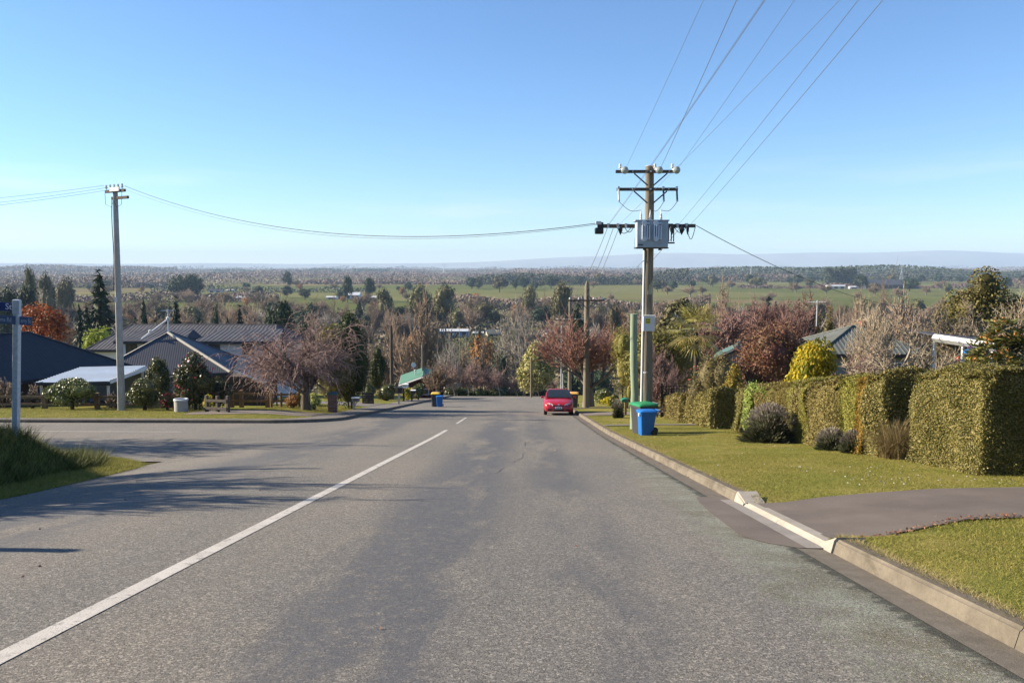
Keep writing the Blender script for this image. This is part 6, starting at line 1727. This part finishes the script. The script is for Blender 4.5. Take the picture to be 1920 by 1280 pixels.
def ftree(kind, x, y, H, label, group=None, wide=1.0, z=None):
    me = FAR[kind][random.randrange(len(FAR[kind]))]
    o = link(bpy.data.objects.new(NAME[kind], me)); s = H / 10
    o.location = (x, y, float(P(y)) if z is None else z); o.scale = (s * wide, s * wide * random.uniform(.9, 1.1), s); o.rotation_euler.z = random.uniform(0, 6.28)
    return tag(o, label, 'tree', group)
def fspec(kind, px, y, top, wpx, label, group=None):
    z = float(P(min(y, 390))); x = gx(px, y, z); H = zt(top, x, y) - z
    W = wpx * y / FPX; base = {'bare': .95, 'poplar': .34, 'pine': .85, 'gum': .85, 'willow': .85, 'greybare': .9, 'conifer': .46}[kind]
    return ftree(kind, x, y, H, label, group, W / (H * base))
# single trees one can point at
fspec('conifer', 198, 172, 506, 118, 'tall dark giant conifer standing left of the concrete pole')
fspec('conifer', 158, 150, 570, 63, 'dark conifer between the autumn tree and the giant conifer, left one')
fspec('conifer', 172, 160, 568, 63, 'dark conifer just left of the giant conifer')
fspec('conifer', 278, 165, 560, 50, 'dark slim conifer behind the two-storey roof, left of the aerial')
fspec('conifer', 262, 150, 590, 54, 'short dark conifer next to the concrete pole')
fspec('pine', 318, 165, 568, 22, 'dark narrow tree right behind the aerial')
fspec('conifer', 338, 175, 556, 63, 'dark conifer just right of the aerial')
fspec('conifer', 300, 158, 590, 50, 'small dark conifer at the aerial stay')
fspec('pine', 409, 190, 558, 22, 'dark upright tree above the middle of the two-storey roof')
fspec('conifer', 380, 175, 590, 50, 'low dark conifer above the two-storey roof')
fspec('conifer', 455, 190, 572, 54, 'dark conifer above the right part of the two-storey roof')
fspec('conifer', 432, 170, 592, 46, 'short dark conifer near the middle right of the two-storey roof')
fspec('pine', 530, 158, 533, 64, 'big dark evergreen above the weeping cherry')
fspec('pine', 578, 170, 575, 46, 'dark evergreen right of the big one above the weeping cherry')
fspec('pine', 335, 950, 512, 44, 'left half of the dark cypress clump in the fields')
fspec('pine', 362, 960, 508, 46, 'right half of the dark cypress clump in the fields')
fspec('gum', 60, 420, 500, 34, 'tall grey-green gum tree at the upper left')
fspec('pine', 25, 300, 528, 74, 'dark spreading pine at the left edge above the street sign')
fspec('pine', 58, 310, 525, 60, 'dark spreading pine right beside the one at the left edge')
fspec('gum', 90, 480, 512, 40, 'greyish tree in the middle of the upper left fields')
fspec('gum', 127, 520, 513, 42, 'dark topped tree left of the giant conifer, in the fields')
fspec('pine', 652, 900, 513, 24, 'round dark tree left of a pair above the white shed')
fspec('pine', 693, 930, 514, 26, 'dark tree right of a pair above the white shed')
fspec('gum', 790, 520, 528, 60, 'broad gum tree in the valley centre, left one')
fspec('gum', 838, 530, 532, 58, 'broad gum tree in the valley centre, right one')
fspec('gum', 720, 500, 540, 40, 'olive gum left of the broad gum trees')
fspec('pine', 540, 1450, 504, 22, 'dark small clump far behind the big evergreen')
fspec('bare', 818, 80, 688, 66, 'small bare tree hiding the right half of the green gabled house')
fspec('bare', 798, 165, 560, 110, 'large bare brown tree rising behind the green roof')
fspec('greybare', 968, 190, 585, 92, 'pale grey bare tree left of the variegated evergreen')
fspec('greybare', 842, 150, 640, 60, 'grey branching bare tree over the cherry row')
fspec('willow', 905, 210, 622, 66, 'orange-brown willow right of the blue building')
fspec('pine', 935, 185, 655, 44, 'dark green bushy tree over the cherry row')
fspec('bare', 740, 190, 612, 84, 'bare brown tree behind the dark slim pole')
fspec('bare', 905, 175, 640, 60, 'low bare tree under the willow')
fspec('bare', 870, 160, 655, 50, 'small bare tree behind the cherry row centre')
fspec('pine', 895, 250, 602, 30, 'dark rounded tree right of the blue building')
fspec('bare', 1355, 260, 540, 84, 'bare pale tree with an upright trunk above the fan palm')
fspec('conifer', 1437, 260, 551, 50, 'small dark conifer above the wine-red trees')
fspec('poplar', 1655, 420, 527, 30, 'tall bare poplar in front of the big barn')
fspec('gum', 1055, 430, 522, 50, 'dark topped gum tree left of the single-crossarm pole')
fspec('gum', 995, 600, 530, 36, 'dark round tree in the fields right of centre')
fspec('conifer', 1082, 220, 565, 84, 'dark conifer behind the single-crossarm pole')
fspec('gum', 1150, 300, 560, 40, 'dim evergreen left of the weathered wooden pole in the belt')
fspec('bare', 1500, 200, 575, 80, 'bare brown tree above the slim aerial')
fspec('bare', 1600, 220, 560, 90, 'bare brown tree above the sage roof')
fspec('bare', 1700, 260, 560, 80, 'bare brown tree left of the dark tea trees')
# belt of woodland across the valley floor: every tree its own object
zones = ((-80, 130, 'above the navy roof'), (130, 230, 'round the concrete pole'), (230, 330, 'left of the aerial mast'), (330, 430, 'above the two-storey roof'), (430, 540, 'right above the two-storey roof'), (540, 640, 'above the weeping cherry'), (640, 740, 'above the tall dark evergreen'),
         (740, 820, 'above the green gable'), (820, 900, 'above the blue buildings'), (900, 980, 'above the orange willow'), (980, 1060, 'above the variegated evergreen'), (1060, 1130, 'behind the single-crossarm pole'), (1130, 1230, 'behind the weathered power pole'), (1230, 1330, 'above the fan palm'),
         (1330, 1430, 'above the wine-red trees'), (1430, 1530, 'above the copper tree'), (1530, 1620, 'above the sage roof'), (1620, 1720, 'below the long dark barn'), (1720, 1990, 'near the tea trees'))
def zone(px):
    for a, b, s in zones:
        if a <= px < b: return s
    return zones[-1][2]
KW = dict(bare='bare brown tree', poplar='slender bare poplar', pine='dark evergreen tree', gum='olive green gum tree', willow='orange-brown willow', greybare='pale grey bare tree', conifer='dark pointed conifer')
rr = random.Random(5)
def belt(kind, n, y0, y1, H0, H1, wide=(.9, 1.3), pxr=(-60, 1980), where='in the valley', maxtop=544):
    for i in range(n):
        px = pxr[0] + (pxr[1] - pxr[0]) * ((i + rr.random()) / n); y = y0 + (y1 - y0) * rr.random() ** 1.15
        
        if y < 500 and (785 < px < 965 or 985 < px < 1055 or 1148 < px < 1185): continue
        x = gx(px, y, PLAIN); H = rr.uniform(H0, H1); H = min(H, zt(maxtop + rr.uniform(0, 26), x, y) - PLAIN)
        if H < 5: continue
        ym = (y0 + y1) / 2; hm = (H0 + H1) / 2
        ftree(kind, x, y, H, '%s %s %s %s, %s' % ('tall' if H > hm + 1.5 else ('low' if H < hm - 1.5 else 'middling'), KW[kind], where, zone(px), 'nearer' if y < ym else 'farther'), '%s %s' % (KW[kind] + 's', where), rr.uniform(*wide))
belt('bare', 165, 330, 640, 10, 18)
belt('poplar', 50, 380, 620, 15, 22, (.9, 1.5))
belt('pine', 46, 330, 640, 9, 18)
belt('gum', 38, 380, 640, 13, 20)
belt('willow', 22, 340, 620, 10, 15)
belt('greybare', 16, 330, 560, 13, 18)
belt('conifer', 22, 320, 560, 12, 20)
belt('bare', 28, 205, 320, 9, 15, where='below the hill', maxtop=556)
belt('pine', 12, 215, 320, 8, 13, where='below the hill', maxtop=590)
belt('gum', 30, 1150, 2300, 14, 26, (.9, 1.5), (880, 1960), 'among the far fields', 494)
belt('pine', 46, 1250, 2300, 16, 28, (1.0, 1.6), (880, 1960), 'among the far fields', 494)
belt('pine', 20, 760, 1500, 8, 18, (.9, 1.6), (-40, 900), 'among the far fields', 505)
belt('bare', 46, 720, 1700, 9, 16, (1., 1.6), (-40, 1960), 'among the far fields', 505)
belt('willow', 10, 720, 1500, 9, 14, (1., 1.6), (-40, 900), 'among the far fields', 512)
# brush between the trunks
def mass(name, mat, n, y0, y1, px0, px1, h, q, seed, asp=.6, clump=0.0, label=None):
    r = np.random.default_rng(seed); y = y0 + (y1 - y0) * r.random(n); px = px0 + (px1 - px0) * r.random(n); x = (px - 984) / FPX * y
    hh = h * (1 + clump * (np.sin(x / (h * 6) + seed) * .5 + np.sin(x / (h * 2.3) + 2 * seed) * .35 + np.sin(x / (h * 15)) * .5))
    z = PLAIN + np.maximum(hh, h * .15) * r.random(n) ** .8; N = r.normal(size=(n, 3)) * .7 + np.array([-.5, -.5, .6])
    V, F = quads(np.stack([x, y, z], -1), N + r.normal(size=(n, 3)) * .0, q * .5, q * .5 * asp, seed); o = obj(name, V, F, mat); return tag(o, kind='stuff')
M_brush = leaf('brush', [(.08, .06, .042), (.12, .09, .065), (.16, .12, .088), (.075, .07, .035)], .1)
M_wood_brown = leaf('far_bare_wood', [(.10, .068, .055), (.12, .082, .067), (.14, .096, .079)], .1)
M_wood_dark = leaf('far_pine_wood', [(.022, .035, .022), (.04, .055, .032), (.06, .07, .04)], .05)
mass('undergrowth', M_brush, 22000, 480, 680, -80, 2000, 5.0, 2.6, 1, .5, .5)
mass('undergrowth', M_brush, 9000, 290, 480, -80, 780, 5.0, 2.4, 3, .5, .5)
mass('undergrowth', M_brush, 11000, 290, 480, 970, 2000, 5.0, 2.4, 4, .5, .5)
mass('undergrowth', M_brush, 9000, 190, 300, -80, 2000, 2.6, 1.6, 2, .5, .6)
mass('undergrowth', M_fir, 2600, 300, 470, 780, 970, 2.4, 1.6, 5, .5, .9)
for k, (mat, n, y0, y1, a, b, h, q, c) in enumerate((
        (M_wood_brown, 9000, 2700, 3100, -60, 960, 13, 7, .4), (M_wood_brown, 7000, 3500, 3900, -60, 960, 14, 8, .5), (M_wood_brown, 7000, 4700, 5000, -60, 330, 34, 11, .35),
        (M_wood_brown, 6000, 5200, 5600, 250, 960, 15, 10, .5), (M_wood_dark, 2600, 4400, 4500, 395, 640, 17, 8, .5), (M_wood_dark, 1600, 4700, 4800, 660, 730, 26, 9, .4),
        (M_wood_brown, 7000, 2500, 2900, 960, 1980, 17, 8, .5), (M_wood_brown, 7000, 3600, 4000, 960, 1980, 24, 9, .4), (M_wood_dark, 8500, 2100, 2300, 1280, 1990, 29, 7, .4),
        (M_wood_dark, 5000, 1750, 1850, 900, 1290, 24, 6, .6), (M_wood_dark, 1900, 1650, 1700, 1540, 1600, 33, 6, .15), (M_wood_brown, 7000, 1750, 2300, -60, 960, 12, 6, .7), (M_wood_brown, 4500, 2000, 2400, 960, 1500, 14, 6, .6), (M_wood_brown, 2600, 900, 960, -60, 520, 9, 4, .8), (M_wood_brown, 2600, 760, 800, 850, 1330, 9, 4, .9), (M_wood_brown, 5000, 7000, 7600, -100, 2000, 20, 16, .6), (M_wood_dark, 3000, 9000, 9300, -100, 2000, 22, 20, .9),
        (M_wood_brown, 3000, 1500, 1560, -60, 330, 12, 5, .6), (M_wood_brown, 2600, 1800, 1880, 560, 900, 11, 6, .8), (M_wood_brown, 2600, 1500, 1560, 1380, 1990, 8, 5, .9), (M_wood_dark, 1300, 1250, 1280, 280, 700, 6, 4, .9))):
    mass('far_woods', mat, int(n * 1.5), y0, y1, a, b, h, q * .8, 20 + k, .7, c)
# farm and village buildings
def shed(name, label, px, y, wpx, top, roofm, wallm, depth=12, frac=.45, rz=0.0, doors=3, cat='shed'):
    z = float(P(min(y, 390))); x = gx(px, y, z); W = wpx * y / FPX; H = max(2.6, min(zt(top, x, y) - z, max(3.6, W * .30))); he = H * (1 - frac)
    o = thing(name, label, cat, (x, y, z), rz)
    a, d = W / 2, depth / 2
    obj('wall', [(-a, -d, -.3), (a, -d, -.3), (a, d, -.3), (-a, d, -.3), (-a, -d, he), (a, -d, he), (a, d, he), (-a, d, he), (-a, 0, H - .1), (a, 0, H - .1)], [(0, 1, 5, 4), (2, 3, 7, 6), (1, 2, 6, 9, 5), (3, 0, 4, 8, 7)], wallm, o)
    for s in (-1, 1):
        e = .06 * W; V = [(-a - .4, s * (d + .6), he - .35 * (H - he) / d * .6), (a + .4, s * (d + .6), he - .35 * (H - he) / d * .6), (a + .4, 0, H), (-a - .4, 0, H)]
        MB().add(V + [(p[0], p[1], p[2] - .18) for p in V], [(0, 1, 2, 3), (7, 6, 5, 4), (0, 4, 5, 1), (1, 5, 6, 2), (3, 7, 4, 0)]).build('roof', roofm, o)
    for k in range(doors):
        MB().box((-a + W * (k + .5) / doors, -d - .04, he * .42), (W / doors * .55, .08, he * .8)).build('opening', M_fasciadk if k % 2 == 0 else M_glass, o)
    return o
shed('barn', 'long dark grey open-sided barn in the fields at the right', 1662, 1480, 92, 524, M_roofgrey, M_fasciadk, 40, .55, 0, 6, 'barn')
shed('shed', 'small white farm shed left of the long dark barn', 1600, 1480, 16, 532, M_lightsteel, M_wallwhite, 9, .35, 0, 1)
shed('shed', 'low pale farm wall and shed row left of the long dark barn', 1566, 1470, 34, 534, M_lightsteel, M_wallcream, 8, .3, 0, 3)
shed('shed', 'tiny white shed at the right end of the long dark barn', 1718, 1470, 12, 534, plain('roof_rust', (.35, .10, .05, 1), .7, .1, 1), M_wallwhite, 7, .4, 0, 1)
shed('shed', 'pale blue-green farm shed in the upper left fields', 273, 1550, 34, 526, M_lightblue, M_wallwhite, 12, .35, 0, 3)
shed('shed', 'small white shed row right of the concrete pole in the far fields', 300, 1600, 16, 529, M_lightsteel, M_wallwhite, 9, .35, 0, 1)
shed('shed', 'white roofed barn in the mid distance above the two-storey roof', 452, 1000, 28, 551, M_lightsteel, M_fasciadk, 18, .6, .3, 2)
shed('farmhouse', 'small dark roofed farmhouse beside the white roofed barn', 428, 1010, 20, 553, plain('roof_maroon', (.14, .05, .04, 1), .7, .1, 1), M_wallcream, 10, .5, 0, 2, 'house')
shed('farmhouse', 'grey farm buildings right of the dark cypress clump', 405, 1250, 24, 536, M_roofgrey, M_wallwhite, 10, .5, 0, 2, 'house')
shed('farmhouse', 'pale farm building among trees right of the dark cypress clump', 432, 1300, 14, 534, M_lightsteel, M_wallwhite, 10, .5, 0, 2, 'house')
shed('shed', 'long white glasshouse below a pair of dark round trees', 656, 1020, 40, 544, M_lightsteel, M_wallwhite, 16, .4, 0, 5)
shed('shed', 'small white shed left of the long glasshouse', 622, 1010, 18, 545, M_lightsteel, M_wallwhite, 9, .4, 0, 1)
shed('shed', 'white shed right of the long glasshouse', 699, 1015, 14, 547, M_wallwhite, M_wallwhite, 9, .4, 0, 1)
shed('shed', 'tiny blue shed in the green field right of the glasshouse', 761, 1040, 8, 551, M_lightblue, M_lightblue, 5, .4, 0, 1)
shed('shed', 'tiny second blue shed in the green field right of the glasshouse', 776, 1040, 7, 551, M_lightblue, M_lightblue, 5, .4, 0, 1)
shed('farmhouse', 'white cottage at the upper left beside the grey gum', 80, 1050, 20, 549, M_lightsteel, M_wallwhite, 9, .5, 0, 2, 'house')
shed('farmhouse', 'grey-roofed cottage right of the white cottage at the upper left', 98, 1060, 14, 551, M_roofgrey, M_wallwhite, 9, .5, 0, 1, 'house')
shed('workshop', 'pale blue flat building in the village below the belt', 852, 470, 52, 607, M_lightsteel, M_lightblue, 9, .2, 0, 4, 'building')
shed('workshop', 'small deep blue building right of the pale blue one', 897, 466, 18, 610, M_lightsteel, plain('shed_deep_blue', (.07, .12, .38, 1), .6, .1, .4), 6, .2, 0, 1, 'building')
shed('cottage', 'low brown roofed cottage right of the blue buildings', 925, 480, 26, 604, M_roofsage, M_wallcream, 8, .6, .2, 2, 'house')
shed('cottage', 'white gabled cottage left of the single-crossarm pole', 1026, 480, 24, 613, M_lightsteel, M_wallwhite, 7, .6, .9, 2, 'house')
shed('cottage', 'pale cottage left of the stub post', 1165, 500, 16, 608, M_roofsage, M_wallwhite, 7, .6, .4, 2, 'house')
shed('cottage', 'grey roofed cottage beyond the tall dark evergreen', 700, 490, 34, 605, M_roofgrey, M_wallcream, 8, .6, .2, 2, 'house')
shed('cottage', 'dark red roofed cottage below the tea trees', 1755, 520, 40, 600, plain('roof_dark_red', (.12, .03, .03, 1), .7, .1, 1), M_wallcream, 8, .6, 0, 3, 'house')
shed('cottage', 'brick cottage between the autumn tree and dark conifers', 135, 480, 24, 605, M_roofsage, M_wallcream, 8, .6, .4, 2, 'house')
for k, (px, y, top) in enumerate(((893, 200, 612), (862, 215, 606), (910, 190, 632), (873, 220, 628), (888, 140, 672))):
    x = gx(px, y, -36); z = float(P(y)); h = zt(top, x, y) - z
    o = thing('lamp_post', ('pale lamp post right of the blue building', 'pale thin post before the blue building', 'pale lamp post before the orange willow', 'short pale post under the blue building', 'thin pale post above the cherry row')[k], 'lamp post', (x, y, z))
    MB().tube([(0, 0, -.3), (0, 0, h)], .055, 6).build('post', M_conc, o); MB().tube([(0, 0, h), (.6, 0, h + .1)], .04, 5).build('arm', M_conc, o)
def pylon(px, y, top, group='far transmission pylons', label='pylon'):
    x = gx(px, y, PLAIN); h = zt(top, x, y) - PLAIN; o = thing('pylon', label, 'pylon', (x, y, PLAIN), group=group); w = h * .11; m = MB()
    for sx in (-1, 1):
        for sy in (-1, 1): m.tube([(sx * w, sy * w, 0), (sx * w * .25, sy * w * .25, h * .7), (0, 0, h)], [.3, .22, .12], 4)
    for k in range(6):
        a = k / 8; b = (k + 1) / 8; wa = w * (1 - 1.07 * a); wb = w * (1 - 1.07 * b)
        for s in (-1, 1): m.tube([(-s * wa, -wa, a * h), (s * wb, -wb, b * h)], .14, 3)
    m.build('lattice', M_galv, o)
    c = MB()
    for f, ww in ((.66, .2), (.79, .26), (.91, .17)): c.tube([(-h * ww, 0, h * f), (h * ww, 0, h * f)], .2, 4)
    c.build('crossarms', M_galv, o); return Vector((x, y, PLAIN)), h
for px, y, top in ((328, 4200, 496), (433, 4200, 496), (553, 4200, 496), (670, 4000, 494), (833, 3800, 493), (990, 3700, 493)): pylon(px, y, top, label='faint lattice pylon on the horizon ' + {328: 'above the dark cypress clump', 433: 'above the white roofed barn', 553: 'above the big dark evergreen', 670: 'above the long glasshouse', 833: 'above the broad gum trees', 990: 'above the variegated evergreen'}[px])
pb = [pylon(px, 1800, 497, 'right transmission pylons', 'pale lattice pylon before the dark woods, ' + {1130: 'left of the weathered power pole', 1408: 'above the wine-red trees', 1690: 'above the long dark barn', 1990: 'outside the right edge'}[px]) for px in (1130, 1408, 1690, 1990)]
for k_, ((a, h), (b, h2)) in enumerate(zip(pb[:-1], pb[1:])):
    for f, ww in ((.66, .2), (.79, .26), (.91, .17)):
        for s in (-1, 1):
            wire('transmission_wire', 'pale %s transmission wire on the pylons\' %s side, span %s' % ({.66: 'bottom', .79: 'middle', .91: 'top'}[f], 'left' if s < 0 else 'right', ('behind the weathered power pole', 'left of the long dark barn', 'right of the long dark barn')[k_]), a + Vector((s * h * ww, 0, h * f - 1.5)), b + Vector((s * h2 * ww, 0, h2 * f - 1.5)), 9.0, .13, M_galv, 14, 'transmission wires')
# trees that would read the same are told apart by their order from left to right
same = {}
for o in COL.objects:
    if o.get('category') == 'tree' and o.parent is None: same.setdefault(o['label'], []).append(o)
for lab_, os_ in same.items():
    if len(os_) < 2: continue
    os_.sort(key=lambda o: project(o.location)[0])
    for i, o in enumerate(os_):
        w_ = 'leftmost' if i == 0 else ('rightmost' if i == len(os_) - 1 else ('second', 'third', 'fourth', 'fifth', 'sixth', 'seventh', 'eighth')[min(i, 7) - 1])
        t_ = w_ + ' ' + lab_
        if len(t_.split()) > 16: t_ = t_.replace(' in the valley', '')
        o['label'] = t_
